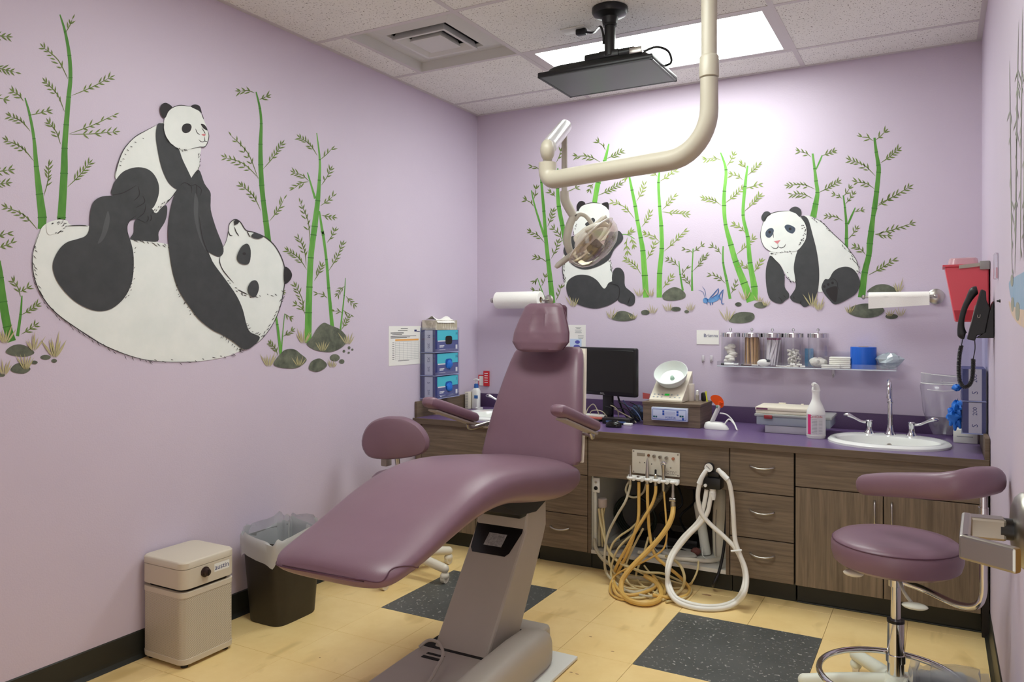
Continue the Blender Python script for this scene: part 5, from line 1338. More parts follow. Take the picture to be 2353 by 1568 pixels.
for i in range(9):
    for j in range(9):
        x = dx0+.02 + (dx1-dx0-.02)*i/8*1.05; y_ = dy0+.03 + .20*j/8
        gv.append((x, y_ + .01*math.sin(i*.7), 1.412 + .012*math.sin(j*.9+i*.5)*math.sin(i*.4) + .012*math.exp(-((i-4)/2.5)**2) - (.022 if i == 8 else 0)))
mb.add(gv, [(i*9+j, (i+1)*9+j, (i+1)*9+j+1, i*9+j+1) for i in range(8) for j in range(8)], True)
obj('tissue', mb, M_tissue, t)

# ================================================================== BACK WALL THINGS
# paper towel rolls
def towel(u0, u1, v, r, label, lab_b):
    yy = YB-.085
    p0 = onY(u0, v, yy); p1 = onY(u1, v, yy); z = (p0.z+p1.z)/2
    t = thing('paper_towel_holder', lab_b, 'towel holder', ((p0.x+p1.x)/2, YB-.02, z), 'wall towel holders')
    return p0.x, p1.x, z, yy, t
x0, x1, z, yy, t = towel(1142, 1243, 690, .056, '', 'nickel towel bar on the wall behind the purple headrest')
obj('rod', MB().cyl((x0-.03, yy, z), (x1+.02, yy, z), .008), M_steel, t)
obj('rod_end', MB().lathe([(.010, 0), (.016, .006), (.016, .016), (.008, .024)], (x0-.028, yy, z), (-1, 0, 0)), M_steel, t)
obj('bracket', MB().cyl((x1+.02, yy, z), (x1+.02, YB-.012, z), .008).lathe([(.036, 0), (.036, .006), (.030, .010), (.008, .012)], (x1+.02, YB-.001, z), (0, -1, 0)).ell((x1+.02, yy, z), .012, .012, .012), M_steel, t)
t = thing('paper_towel_roll', 'thick white paper towel roll on the bar behind the headrest', 'paper towel', ((x0+x1)/2, yy, z-.06), 'paper towel rolls')
lo = [[(x0 + .004 if k in (0, 3) else x0, 0, 0)] for k in range(1)]
mb = MB(); ci = 36
def ringx(x, r): return [(x, yy + r*math.cos(2*math.pi*i/ci), z - .045 + .045 + r*math.sin(2*math.pi*i/ci)) for i in range(ci)]
mb.loft([ringx(x0, .021), ringx(x0, .055), ringx(x0+.003, .0585), ringx(x1-.003, .0585), ringx(x1, .055), ringx(x1, .021)], closed=True)
obj('roll', mb, M_tissue, t)
obj('core', MB().loft([ringx(x0+.002, .0205), ringx(x1-.002, .0205), ringx(x1-.002, .019), ringx(x0+.002, .019)], closed=True), mat('cardboard', (176, 150, 116), .8), t)
x0, x1, z, yy, t = towel(1996, 2136, 682, .03, '', 'nickel towel bar on the wall near the red sharps box')
obj('rod', MB().cyl((x0-.02, yy, z), (x1+.025, yy, z), .006), M_steel, t)
obj('rod_end', MB().lathe([(.007, 0), (.013, .005), (.013, .012), (.006, .018)], (x0-.018, yy, z), (-1, 0, 0)), M_steel, t)
obj('bracket', MB().cyl((x1+.03, yy, z), (x1+.03, YB-.012, z), .008).lathe([(.042, 0), (.042, .005), (.036, .010), (.008, .012)], (x1+.03, YB-.001, z), (0, -1, 0)).ell((x1+.028, yy, z), .011, .011, .011), M_steel, t)
t = thing('paper_towel_roll', 'thin white paper towel roll with a hanging sheet near the sharps box', 'paper towel', ((x0+x1)/2, yy, z-.07), 'paper towel rolls')
def ringx2(x, r): return [(x, yy + r*math.cos(2*math.pi*i/ci), z + r*math.sin(2*math.pi*i/ci)) for i in range(ci)]
obj('roll', MB().loft([ringx2(x0, .012), ringx2(x0, .026), ringx2(x1, .026), ringx2(x1, .012)], closed=True), M_tissue, t)
mb = MB(); gv = []
for i in range(13):
    for j in range(7):
        f_ = j/6
        gv.append((x0 + (x1-x0)*i/12, yy - .026*(1-.25*f_) + .003*math.sin(i*.9)*f_, z - .065*f_ + .018*f_*(i/12)))
mb.add(gv, [(i*7+j, (i+1)*7+j, (i+1)*7+j+1, i*7+j+1) for i in range(12) for j in range(6)], True)
obj('hanging_sheet', mb, M_tissue, t)

# name card
a = onY(1601, 759, YB); b = onY(1652, 792, YB)
t = thing('name_card', 'small white name card reading Brianna beside the glass jars', 'card', ((a.x+b.x)/2, YB-.002, b.z))
obj('card', MB().box(a.x, b.x, YB-.003, YB-.0008, b.z, a.z), M_paper, t)
text('name_text', 'Brianna', .029, (a.x + (b.x-a.x)*.64, YB-.003, (a.z*.62+b.z*.38)), WXd, WZd, M_navy, t, off=.0008)
# posted sheets behind headrest
a = onY(1302, 747, YB); b = onY(1346, 797, YB)
t = thing('posted_sheet', 'white printed sheet pinned to the wall above the desk monitor', 'paper', ((a.x+b.x)/2, YB-.002, b.z))
obj('sheet', MB().box(a.x, b.x, YB-.002, YB-.0006, b.z, a.z), M_paper, t)
gl = MB()
for k, (fx, fy, w_) in enumerate(((.62, .12, .3), (.62, .17, .2), (.62, .24, .35), (.62, .30, .3), (.62, .36, .35), (.75, .5, .3), (.75, .56, .3), (.75, .62, .25))):
    q = quad((a.x+(b.x-a.x)*fx, YB-.002, a.z-(a.z-b.z)*fy), WXd, WZd, (b.x-a.x)*w_, .003); gl.add(q.v, q.f)
obj('printed_lines', gl, mat('grey_print', (150, 152, 156), .8), t)
a = onY(1310, 779, YB-.004); b = onY(1336, 803, YB-.004)
t = thing('blue_flyer', 'small pale blue flyer with purple art above the monitor corner', 'paper', ((a.x+b.x)/2, YB-.004, b.z))
obj('sheet', MB().box(a.x, b.x, YB-.005, YB-.0025, b.z, a.z), mat('pale_blue_paper', (196, 212, 238), .8), t)
bl_ = [(a.x+(b.x-a.x)*.66 + x, YB-.0056, a.z-(a.z-b.z)*.3 + z_) for x, z_ in sup(0, 0, .018, .012, 2, 16)]; bl2 = [(a.x+(b.x-a.x)*.6 + x, YB-.0056, a.z-(a.z-b.z)*.72 + z_) for x, z_ in sup(0, 0, .024, .010, 2, 16)]
obj('purple_art', MB().add(bl_, [tuple(range(16))]).add(bl2, [tuple(range(16))]), mat('violet_ink', (86, 88, 176), .7), t)
# red safety sign in the corner
a = onY(1086, 861, YB); b = onY(1103, 886, YB); a.x = XL+.010; b.x = XL+.062
t = thing('safety_sign', 'small red and white safety sign in the corner above the lotion', 'sign', ((a.x+b.x)/2, YB-.002, b.z))
M_redp = mat('red_print', (206, 44, 52), .5)
obj('panel', MB().box(a.x, b.x, YB-.002, YB-.0006, b.z, a.z), M_redp, t)
obj('white_field', MB().box(a.x+.008, b.x, YB-.003, YB-.0019, b.z+.0, a.z-.008), M_paper, t)
c1 = onY(1101, 852, YB); c2 = onY(1111, 887, YB); c1.x = XL+.058; c2.x = XL+.104
obj('red_flag', MB().box(c1.x, c2.x, YB-.012, YB-.0025, c2.z, c1.z), M_redp, t)
gl = MB()
for k in range(5):
    q = quad(((c1.x+c2.x)/2, YB-.012, c1.z - .018 - k*.016), WXd, WZd, (c2.x-c1.x)*.6, .005); gl.add(q.v, q.f)
obj('printed_lines', gl, M_paper, t)

# clear shelf with jars
SHY0 = YB-.145
sa = onY(1648, 842, SHY0); sb = onY(2060, 853, SHY0); SZ = (sa.z+sb.z)/2
t = thing('acrylic_shelf', 'long clear acrylic wall shelf above the worktop', 'shelf', ((sa.x+sb.x)/2, YB-.07, SZ))
ms = sheets(zs_(SZ+.004, sa.x, sb.x, SHY0-.004, YB-.002), ys_(SHY0-.004, sa.x, sb.x, SZ, SZ+.030), ys_(YB-.003, sa.x, sb.x, SZ+.004, SZ+.095), xs_(sb.x, SHY0-.004, YB-.002, SZ, SZ+.05), xs_(sa.x, SHY0-.004, YB-.002, SZ, SZ+.03))
obj('tray', ms, M_acry, t)
obj('front_highlight_edge', MB().rbox(sa.x, sb.x, SHY0-.006, SHY0-.003, SZ-.002, SZ+.004, .001, 1), mat('acrylic_edge', (206, 212, 222), .2), t)
JY = YB-.074
def jar(uc, label):
    c = onY(uc, 838, JY); z0 = SZ+.0045
    t = thing('glass_jar', label, 'jar', (c.x, JY, z0), 'lidded jars on the clear shelf')
    obj('glass', MB().lathe([(.001, .001), (.051, .001), (.0545, .005), (.0545, .168)], (c.x, JY, z0), WZd, 36, cap=False), M_jar, t)
    l = obj('lid', MB().lathe([(.052, .169), (.0585, .170), (.0585, .192), (.056, .195), (.02, .197), (.001, .198)], (c.x, JY, z0), WZd, 36), M_chrome, t, 'chrome lid')
    obj('knob', MB().lathe([(.004, .197), (.004, .206), (.009, .209), (.009, .217), (.005, .222), (.001, .223)], (c.x, JY, z0), WZd, 16), M_chrome, l)
    return t, c.x, z0+.0065
rj = random.Random(5)
M_cot = mat('cotton_white', (238, 236, 228), .95, bump=.6, bs=180)
t, jx, jz = jar(1679, 'lidded glass jar holding folded white gauze and cotton')
for k in range(9):
    a = rj.uniform(0, 6.28); r_ = rj.uniform(0, .024)
    obj('gauze_pad', blob((jx + r_*math.cos(a), JY + r_*math.sin(a), jz + .018 + .011*k), .026, .024, .015, .12, k+20, 12, 8), M_cot, t)
t, jx, jz = jar(1728, 'lidded glass jar packed with wooden tongue sticks')
M_stick = mat('stick_wood', (214, 178, 132), .7, var=(198, 160, 112), vs=30)
for k in range(26):
    a = rj.uniform(0, 6.28); r_ = .044*math.sqrt(rj.random()); bx_, by_ = jx + r_*math.cos(a), JY + r_*math.sin(a); w_ = .006
    ln = .152 + rj.uniform(0, .01); tx, ty = rj.uniform(-.004, .004), rj.uniform(-.004, .004)
    mb = MB(); bar(mb, (bx_, by_, jz), (bx_ + tx, by_ + ty, jz+ln), Vector((w_*math.cos(a+1.5), w_*math.sin(a+1.5), 0)), Vector((.0009*math.cos(a), .0009*math.sin(a), 0)))
    obj('wooden_stick', mb, M_stick, t)
t, jx, jz = jar(1775, 'lidded glass jar holding white straws with pink ends')
for k in range(24):
    a = rj.uniform(0, 6.28); r_ = .044*math.sqrt(rj.random()); bx_, by_ = jx - .004 + r_*.85*math.cos(a), JY + r_*.85*math.sin(a)
    tx = rj.uniform(-.006, .05); top = Vector((bx_ + tx, by_, jz+.148)); d_ = top - Vector((jx, JY, top.z))
    if d_.length > .046: d_ *= .046/d_.length; top = Vector((jx+d_.x, JY+d_.y, top.z))
    s_ = obj('straw', MB().cyl((bx_, by_, jz), top, .0042, seg=10), mat('straw_white', (226, 222, 230), .5), t)
    obj('straw_tip', MB().cyl(top, top + Vector((.001, 0, .010)), .0044, seg=10), mat('straw_pink', (178, 108, 150), .5), s_)
t, jx, jz = jar(1823, 'lidded glass jar half full of white cotton rolls')
for k in range(60):
    a = rj.uniform(0, 6.28); r_ = .040*math.sqrt(rj.random()); h_ = rj.uniform(.006, .092)
    c = Vector((jx + r_*math.cos(a)*.85, JY + r_*math.sin(a)*.85, jz + h_)); d_ = Vector((rj.uniform(-1, 1), rj.uniform(-1, 1), rj.uniform(-.5, .5))).normalized()*.011
    obj('cotton_roll', MB().cyl(c-d_, c+d_, .0052, seg=9), M_cot, t)
t, jx, jz = jar(1880, 'lidded glass jar with a few white cotton squares at the bottom')
for k in range(5):
    a = 1.3*k; r_ = .022 if k < 4 else 0
    obj('cotton_square', blob((jx + r_*math.cos(a), JY + r_*math.sin(a), jz + .022 + .006*(k % 2)), .028, .026, .022, .14, k+40, 12, 8), M_cot, t)
z0 = SZ+.0045
def onS(u, y): return onY(u, 838, y).x
t = thing('gauze_block', 'squared white block of gauze pads on the clear shelf', 'gauze', (onS(1932, JY), JY, z0))
x0, x1 = onS(1905, JY-.03), onS(1955, JY-.03)
for k in range(6):
    obj('gauze_layer', MB().rbox(x0+.001*(k % 2), x1-.001*((k+1) % 2), JY-.04, JY+.03, z0+k*.0105, z0+k*.0105+.0100, .003, 2), M_cot, t)
t = thing('gauze_stack', 'low stack of white gauze in front of the cotton square jar', 'gauze', (onS(1908, SHY0+.03), SHY0+.03, z0))
x0, x1 = onS(1888, SHY0+.02), onS(1931, SHY0+.02)
for k in range(2): obj('gauze_layer', MB().rbox(x0, x1, SHY0+.004, SHY0+.028, z0+k*.010, z0+k*.010+.0095, .003, 2), M_cot, t)
rx_ = onS(1984, JY)
t = thing('barrier_film_roll', 'bright blue roll of barrier film on the clear shelf', 'film roll', (rx_, JY, z0))
M_bfilm = mat('blue_barrier_film', (34, 104, 206), .35, var=(26, 86, 190), vs=30, vstretch=(6, 6, .1))
obj('film', MB().lathe([(.026, 0), (.066, .0), (.0665, .002), (.0665, .118), (.066, .120), (.026, .120)], (rx_, JY, z0), WZd, 40, cap=False), M_bfilm, t)
obj('core', MB().lathe([(.0255, .0), (.0255, .122), (.023, .122), (.023, .0)], (rx_, JY, z0), WZd, 28, cap=False), mat('cardboard', (176, 150, 116), .8), t)
bx_ = onS(2042, JY)
pm = blob((bx_, JY-.01, z0+.034), .066, .048, .040, .22, 78, 11, 7); pm.smooth = set()
o = obj('plastic_pouch', pm, glassy('pale_pouch_film', (206, 220, 226), .35, rough=.15, spec_mix=.6)); o.location.z = z0; tag(o, 'crumpled pale plastic pouch at the shelf end beside the blue roll', 'pouch')
ix = onS(1858, YB-.03)
o = tag(obj('blue_packet', MB().rbox(ix-.024, ix+.024, YB-.014, YB-.008, z0, z0+.105, .002), mat('packet_blue', (118, 168, 206), .4, var=(90, 142, 190), vs=40)), 'slim pale blue packet standing between two jars', 'packet')
# small instruments along the front of the shelf
fyy = SHY0+.0085
x0 = onS(1657, fyy)
t = thing('composite_syringe', 'small white dispensing syringe with black cap on the shelf front', 'syringe', (x0+.04, fyy, z0))
obj('barrel', MB().cyl((x0+.02, fyy, z0+.009), (x0+.075, fyy, z0+.009), .0085), M_white, t); obj('cap', MB().cyl((x0, fyy, z0+.009), (x0+.02, fyy, z0+.009), .0065), M_black, t); obj('plunger', MB().cyl((x0+.075, fyy, z0+.009), (x0+.098, fyy, z0+.009), .004).cyl((x0+.098, fyy, z0+.009), (x0+.101, fyy, z0+.009), .008), M_white, t)
x0 = onS(1703, fyy)
t = thing('composite_syringe', 'small brown banded dispensing syringe lying beside the white one', 'syringe', (x0+.04, fyy, z0))
obj('barrel', MB().cyl((x0+.015, fyy, z0+.007), (x0+.06, fyy, z0+.007), .0065), mat('syringe_brown', (120, 96, 92), .4), t); obj('cap', MB().cyl((x0, fyy, z0+.007), (x0+.015, fyy, z0+.007), .0045), M_black, t); obj('plunger', MB().cyl((x0+.06, fyy, z0+.007), (x0+.095, fyy, z0+.007), .003).cyl((x0+.095, fyy, z0+.007), (x0+.098, fyy, z0+.007), .0065), M_white, t)
x0 = onS(1755, fyy)
o = tag(obj('suction_bib', blob((x0, fyy+.002, z0+.020), .038, .0075, .020, .10, 12, 20, 10), M_white), 'crumpled white bib with a dark clip in front of the straw jar', 'bib')
o.location.z = z0
obj('clip', MB().rbox(x0+.016, x0+.034, fyy-.006, fyy+.004, z0+.026, z0+.042, .003).cyl((x0+.012, fyy, z0+.044), (x0+.02, fyy, z0+.036), .003), mat('dark_clip', (70, 72, 80), .4), o)
x0 = onS(1783, fyy)
t = thing('hand_mirror', 'thin steel dental instrument lying along the shelf front', 'instrument', (x0+.05, fyy, z0))
obj('handle', MB().cyl((x0, fyy, z0+.004), (x0+.085, fyy, z0+.004), .0035, seg=10), M_steel, t); obj('tip', MB().cyl((x0+.085, fyy, z0+.004), (x0+.115, fyy, z0+.004), .0015, seg=8), M_steel, t)
for k in range(5):
    x0 = onS(1808, fyy) + .018*k
    o = tag(obj('cotton_roll_loose', MB().cyl((x0, fyy-.004, z0+.0055 + (.010 if k in (1, 3) else 0)), (x0+.026, fyy+.004, z0+.0055 + (.010 if k in (1, 3) else 0)), .0053, seg=10), M_cot), 'loose cotton roll on the shelf in front of the cotton roll jar', 'cotton roll', 'loose cotton rolls')
# adhesive hooks
for u, v, lb_ in ((1616, 825, 'clear adhesive hook on the wall under the name card, away from the shelf end'), (1635, 825, 'clear adhesive hook on the wall touching the shelf end'), (1915, 858, 'clear adhesive hook on the wall below the shelf')):
    p = onY(u, v, YB)
    t = thing('adhesive_hook', lb_, 'hook', (p.x, YB-.005, p.z-.02))
    obj('pad', MB().rbox(p.x-.009, p.x+.009, YB-.006, YB-.0008, p.z-.016, p.z+.022, .003), M_acry if False else mat('frosted_hook', (206, 200, 208), .25), t)
    obj('prong', MB().tube([(p.x, YB-.006, p.z-.004), (p.x, YB-.014, p.z-.020), (p.x, YB-.020, p.z-.022), (p.x, YB-.022, p.z-.010)], .0024, 8, 4), M_steel, t)

# ================================================================== RIGHT WALL THINGS
# sharps container
fy0, fy1 = 4.00, 4.19
t = thing('sharps_container', 'translucent red sharps box mounted on the side wall above the phone', 'sharps box', (.11, 4.1, 1.398))
M_redt = mat('translucent_sharps_red', (230, 84, 98), .3, trans=.12)
def shp(z, xl, g=0): return [(xl+g, fy0+g, z), (XR-.006-g, fy0+g, z), (XR-.006-g, fy1-g, z), (xl+g, fy1-g, z)]
obj('body', MB().loft([shp(1.398, .066), shp(1.648, .024)], smooth=False), M_redt, t, bevel=.006)
obj('fill_line_contents', MB().loft([[(p[0], p[1]-.0015 if p[1] < 4.05 else p[1], p[2]) for p in shp(1.404, .0655+.004)], [(p[0], p[1]-.0015 if p[1] < 4.05 else p[1], p[2]) for p in shp(1.45, .060)]], smooth=False), mat('dark_red_contents', (178, 44, 58), .4), t)
obj('rim', MB().box(.016, XR-.004, fy0-.008, fy1+.006, 1.646, 1.655), M_redt, t)
obj('label_strip', MB().prism([(.080, fy0-.009, 1.636), (.160, fy0-.009, 1.644), (.160, fy0-.009, 1.660), (.080, fy0-.009, 1.652)], (0, .004, 0)), M_taupe, t)
obj('wall_bracket', MB().rbox(.160, XR-.002, fy0-.014, fy0+.03, 1.630, 1.668, .003), mat('bracket_grey', (150, 146, 144), .5), t)
obj('clear_lid', MB().loft([[(x, y, 1.655) for x, y in sup(.098, 4.09, .062, .07, 5, 24)], [(x, y, 1.684) for x, y in sup(.098, 4.09, .056, .064, 5, 24)], [(x, y, 1.688) for x, y in sup(.098, 4.09, .05, .058, 5, 24)]]), glassy('pink_clear_lid', (240, 200, 208), .45, rough=.2), t)
# phone (profile seen from the door)
def ph(u, v): p = onY(u, v, 3.75); return (p.x, p.z)
def phz(lst, y0, y1): return [(x, y0, z) for x, z in lst], (0, y1-y0, 0)
s5 = lambda l: [ph(2080 + x*.31893, 560 + y*.31893) for x, y in l]
t = thing('wall_phone', 'black wall phone with coiled cord on the side wall', 'telephone', (.16, 3.75, 1.33))
M_ph = mat('phone_black', (32, 31, 32), .42)
def inx(l): return [(min(x, XR-.003), z) for x, z in l]
P_, D_ = phz(inx(s5([(620,440),(655,415),(662,430),(655,680),(510,680),(575,640),(600,510),(612,470)])), 3.70, 3.80); obj('wall_base', MB().prism(P_, D_), M_ph, t, bevel=.003)
P_, D_ = phz(inx(s5([(545,330),(578,345),(582,410),(610,470),(595,540),(572,650),(515,660),(500,700),(445,690),(465,610),(500,480)])), 3.705, 3.795); obj('body', MB().prism(P_, D_), M_ph, t, bevel=.004)
hs_ = [(x, 3.75, z) for x, z in s5([(520,335),(495,345),(460,400),(430,460),(408,540),(402,600),(412,655),(432,665)])]
obj('handset', MB().tube(hs_, [.016, .019, .013, .011, .011, .013, .019, .014], 16, 5), M_ph, t)
P_, D_ = phz(s5([(470,590),(505,445),(512,447),(478,592)]), 3.712, 3.788); obj('keypad', MB().prism(P_, D_), mat('phone_keys', (120, 116, 114), .5), t)
lp0 = s5([(525,525)])[0]
obj('logo_mark', MB().tube([(lp0[0]-.004, 3.7045, lp0[1]+.006), (lp0[0]-.003, 3.7045, lp0[1]-.004), (lp0[0]+.004, 3.7045, lp0[1]-.004), (lp0[0]+.006, 3.7045, lp0[1]+.008)], .0009, 6, 4), M_taupe, t)
cpts = [Vector((x, 3.75, z)) for x, z in s5([(405,735),(392,800),(386,900),(392,985),(415,1030),(450,1030),(478,990),(488,920),(490,830)])]
cl, _ = crom(cpts, [0]*len(cpts), 8, False)
# arc-length coil
co = []; acc = 0
for i in range(len(cl)-1):
    a, b = cl[i], cl[i+1]; dv = (b-a); ln = dv.length; dv.normalize(); n1 = Vector((0, 1, 0)); n2 = dv.cross(n1)
    m_ = max(3, int(ln/.0007))
    for k in range(m_):
        s_ = acc + ln*k/m_; an = s_/.0048*2*math.pi
        co.append(a + dv*(ln*k/m_) + (n1*math.cos(an) + n2*math.sin(an))*.0072)
    acc += ln
obj('coiled_cord', MB().tube(co, .0021, 5), M_ph, t)
e0 = [Vector((x, 3.75, z)) for x, z in s5([(418,668),(412,700),(405,735)])]; e1q = [Vector((x, 3.75, z)) for x, z in s5([(500,690),(503,760),(490,830)])]
obj('cord_lead', MB().tube(e0, .002, 6, 4).tube(e1q, .002, 6, 4), M_ph, t)
# thermometer strip and screw
p = onX(2291, 612, XR-.004)
t = thing('wall_thermometer', 'small clear wall thermometer strip beside the sharps box', 'thermometer', (XR-.004, p.y, p.z-.05))
obj('clear_case', MB().rbox(XR-.014, XR-.001, p.y-.035, p.y+.035, p.z-.050, p.z+.050, .004), M_acry, t)
obj('scale', MB().box(XR-.007, XR-.0035, p.y-.015, p.y+.015, p.z-.045, p.z-.005), mat('red_scale', (206, 150, 158), .5), t)
p = onX(2299, 692, XR)
o = tag(obj('wall_screw', MB().lathe([(.006, 0), (.006, .003), (.003, .007), (.003, .012)], p, (-1, 0, 0), 12), M_black), 'small dark screw in the side wall near the phone', 'screw')
# glove dispenser on the right wall
gx0, gx1, gy0, gy1 = .098, XR-.008, 4.15, 4.40
t = thing('glove_dispenser', 'clear acrylic two tier glove box holder on the side wall', 'dispenser', (.15, 4.27, .880))
ac = sheets(xs_(gx1+.004, gy0-.004, gy1+.004, .880, 1.335), ys_(gy0-.004, gx0-.005, gx1+.004, .880, 1.335), ys_(gy1+.004, gx0-.005, gx1+.004, .880, 1.335), zs_(.8815, gx0-.005, gx1+.004, gy0-.004, gy1+.004), zs_(1.0315, gx0-.005, gx1+.004, gy0-.004, gy1+.004), xs_(gx0-.005, gy0-.004, gy1+.004, .8815, .92), xs_(gx0-.005, gy0-.004, gy1+.004, 1.0315, 1.07))
for z in (.8795, 1.029): obj('shelf_edge', MB().box(gx0-.006, gx1, gy0-.006, gy0-.004, z, z+.004), mat('acrylic_blue_edge', (150, 160, 206), .3), t)
obj('holder', ac, M_acryB, t)
for k, (z0_, z1_, lb_) in enumerate(((.8835, 1.026, 'small glove box in the lower tier of the side wall holder'), (1.0335, 1.180, 'small glove box in the upper tier of the side wall holder'))):
    g = thing('glove_box', lb_, 'glove box', ((gx0+gx1)/2, 4.27, z0_), 'glove boxes in the side wall holder')
    obj('carton', MB().box(gx0, gx1-.002, gy0, gy1, z0_, z1_), M_navy, g)
    mxx = gx0 + .050
    obj('end_panel', quad((mxx, gy0, (z0_+z1_)/2), WXd, WZd, .052, z1_-z0_-.001, .0006), mat('glove_box_cream', (216, 208, 206), .5), g)
    text('count_text', '200', .026, (mxx, gy0, (z0_+z1_)/2 + .030), (0, 0, 1), (-1, 0, 0), M_navy, g, off=.0012)
    text('size_text', 'S', .034, (mxx, gy0, (z0_+z1_)/2 - .036), (0, 0, 1), (-1, 0, 0), M_navy, g, off=.0012)
    if k == 0:
        gl = blob((gx0-.020, gy0+.08, .985), .026, .045, .036, .34, 5, 16, 12)
        g2 = blob((gx0-.030, gy0+.07, .950), .034, .040, .034, .38, 6, 16, 12); gl.add(g2.v, g2.f, True)
        for fx_, fz_, l_ in ((-.062, .955, -.004), (-.050, .915, -.03), (-.030, .895, -.034), (-.008, .905, -.03), (-.058, .985, .004)):
            p_ = Vector((gx0-.028, gy0+.07, .948)); q_ = Vector((gx0+fx_, gy0+.055, fz_)); gl.tube([p_, p_.lerp(q_, .6) + Vector((0, -.01, .004)), q_ + Vector((0, 0, l_*.3))], [.016, .013, .005], 9, 4)
        obj('glove_bunch', gl, M_glove, g, 'bright blue gloves pulled out of the box')
    else:
        obj('glove_tip', blob((gx0-.022, gy0+.09, 1.085), .020, .024, .015, .2, 9), M_glove, g)
# clear bag hanging in the corner
t = thing('plastic_bag', 'clear plastic bag hanging open beside the side wall glove boxes', 'bag', (.0, 4.55, .80))
lp_b = []
bc = Vector((.018, 4.632, 0)); kk = 30
for z, rx_b, ry_b, wv in ((.803, .042, .050, .3), (.86, .068, .072, .8), (.93, .090, .085, 1), (1.00, .100, .085, 1), (1.06, .102, .075, 1), (1.075, .098, .065, .6)):
    lp_b.append([bc + Vector((rx_b*math.cos(2*math.pi*i/kk)*(1 + wv*.05*math.sin(6*2*math.pi*i/kk + z*30)), ry_b*math.sin(2*math.pi*i/kk)*(1 + wv*.05*math.sin(8*2*math.pi*i/kk + z*44)), z)) for i in range(kk)])
obj('film', MB().loft(lp_b, cap=False), glassy('thin_bag_film', (246, 246, 249), .945, rough=.2, spec_mix=.3), t)
obj('rim', MB().tube(lp_b[-1], .0022, 6, closed=True), M_white, t)
obj('fold', MB().tube([bc + Vector((-.10, -.02, 1.13)), bc + Vector((-.04, -.03, 1.122)), bc + Vector((.05, -.03, 1.115)), bc + Vector((.085, -.01, 1.113))], .002, 6, 3).tube([bc + Vector((-.07, -.06, 1.045)), bc + Vector((.0, -.07, 1.040)), bc + Vector((.07, -.05, 1.046))], .002, 6, 3), M_white, t)
flap = MB(); gv = []
for i in range(11):
    for j in range(4):
        gv.append(bc + Vector((-.10 + .19*i/10, -.02 - .012*math.sin(i*.6) + .03*(1-j/3), 1.07 + .058*j/3 - .001*i)))
flap.add(gv, [(i*4+j, (i+1)*4+j, (i+1)*4+j+1, i*4+j+1) for i in range(10) for j in range(3)], True)
obj('flap', flap, M_bag, t)
wx = onZ(2206, 1013, ZT)
t = thing('small_white_carton', 'small white carton on the worktop under the side wall glove boxes', 'carton', (.12, 4.52, ZT))
obj('carton', MB().rbox(.066, .170, 4.47, 4.56, ZT+.0006, ZT+.068, .003), M_offw, t)
obj('side_print', quad((.170, 4.52, ZT+.034), (0, 1, 0), WZd, .06, .03), M_ink, t)
obj('side_print', quad((.115, 4.47, ZT+.034), WXd, WZd, .07, .004), mat('grey_print', (150, 152, 156), .8), t)
# ================================================================== WORKTOP THINGS
Z0 = ZT + .0006
# left corner
t = thing('lotion_bottle', 'white pump lotion bottle with a blue collar in the corner', 'bottle', (-2.825, 4.60, Z0))
obj('body', MB().loft([[(x, y, Z0+z) for x, y in sup(-2.825, 4.60, a, b, 2.6, 28)] for a, b, z in ((.026, .020, 0), (.029, .023, .004), (.029, .023, .125), (.024, .020, .138), (.014, .014, .146))]), M_white, t)
obj('collar', MB().lathe([(.014, .146), (.017, .147), (.015, .172), (.008, .176)], (-2.825, 4.60, Z0), WZd), mat('collar_blue', (44, 96, 168), .4), t)
obj('pump', MB().cyl((-2.825, 4.60, Z0+.17), (-2.825, 4.60, Z0+.20), .005).tube([(-2.80, 4.59, Z0+.203), (-2.825, 4.60, Z0+.204), (-2.855, 4.612, Z0+.200)], [.006, .007, .004], 10), M_white, t)
obj('label', quad((-2.812, 4.577, Z0+.085), WXd, WZd, .03, .022, .002), mat('label_blue', (60, 110, 176), .5), t)
for k, (bx, by, w_, h_, m_, lb_) in enumerate(((-2.872, 4.575, .030, .118, mat('carton_tan', (216, 208, 192), .6), 'tall narrow tan carton beside the lotion bottle'), (-2.868, 4.645, .034, .126, M_white, 'tall narrow white carton behind the tan one in the corner'))):
    t = thing('narrow_carton', lb_, 'carton', (bx, by, Z0))
    obj('carton', MB().rbox(bx-w_/2, bx+w_/2, by-.026, by+.026, Z0, Z0+h_, .002), m_, t)
    gl = MB()
    for j in range(9):
        q = quad((bx, by-.026, Z0+.02+j*.011), WXd, WZd, w_*.7, .003); gl.add(q.v, q.f)
    obj('printed_lines', gl, mat('grey_print', (150, 152, 156), .8), t)
for k, (u, v, w_, h_, rot, m_, lb_) in enumerate(((1010, 952, .20, .09, .2, mat('manila_paper', (220, 198, 140), .7), 'manila folder lying on the worktop under the chair armrest'), (998, 949, .16, .07, -.15, M_paper, 'loose white sheet lying over the manila folder'))):
    p = onZ(u, v, ZT); mt = Matrix.Translation((p.x+.05, p.y+.02, Z0 + .0018*k)) @ Matrix.Rotation(rot, 4, 'Z')
    tag(obj('loose_paper', MB().rbox(-w_/2, w_/2, -h_/2, h_/2, 0, .0014, .0004, 1, mtx=mt), m_), lb_, 'paper')
t = thing('tape_roll', 'white roll of tape lying on the worktop beside the corner cartons', 'tape', (-2.74, 4.50, Z0))
obj('roll', MB().lathe([(.012, 0), (.026, 0), (.026, .022), (.012, .022)], (-2.74, 4.50, Z0), WZd, cap=False), M_white, t)
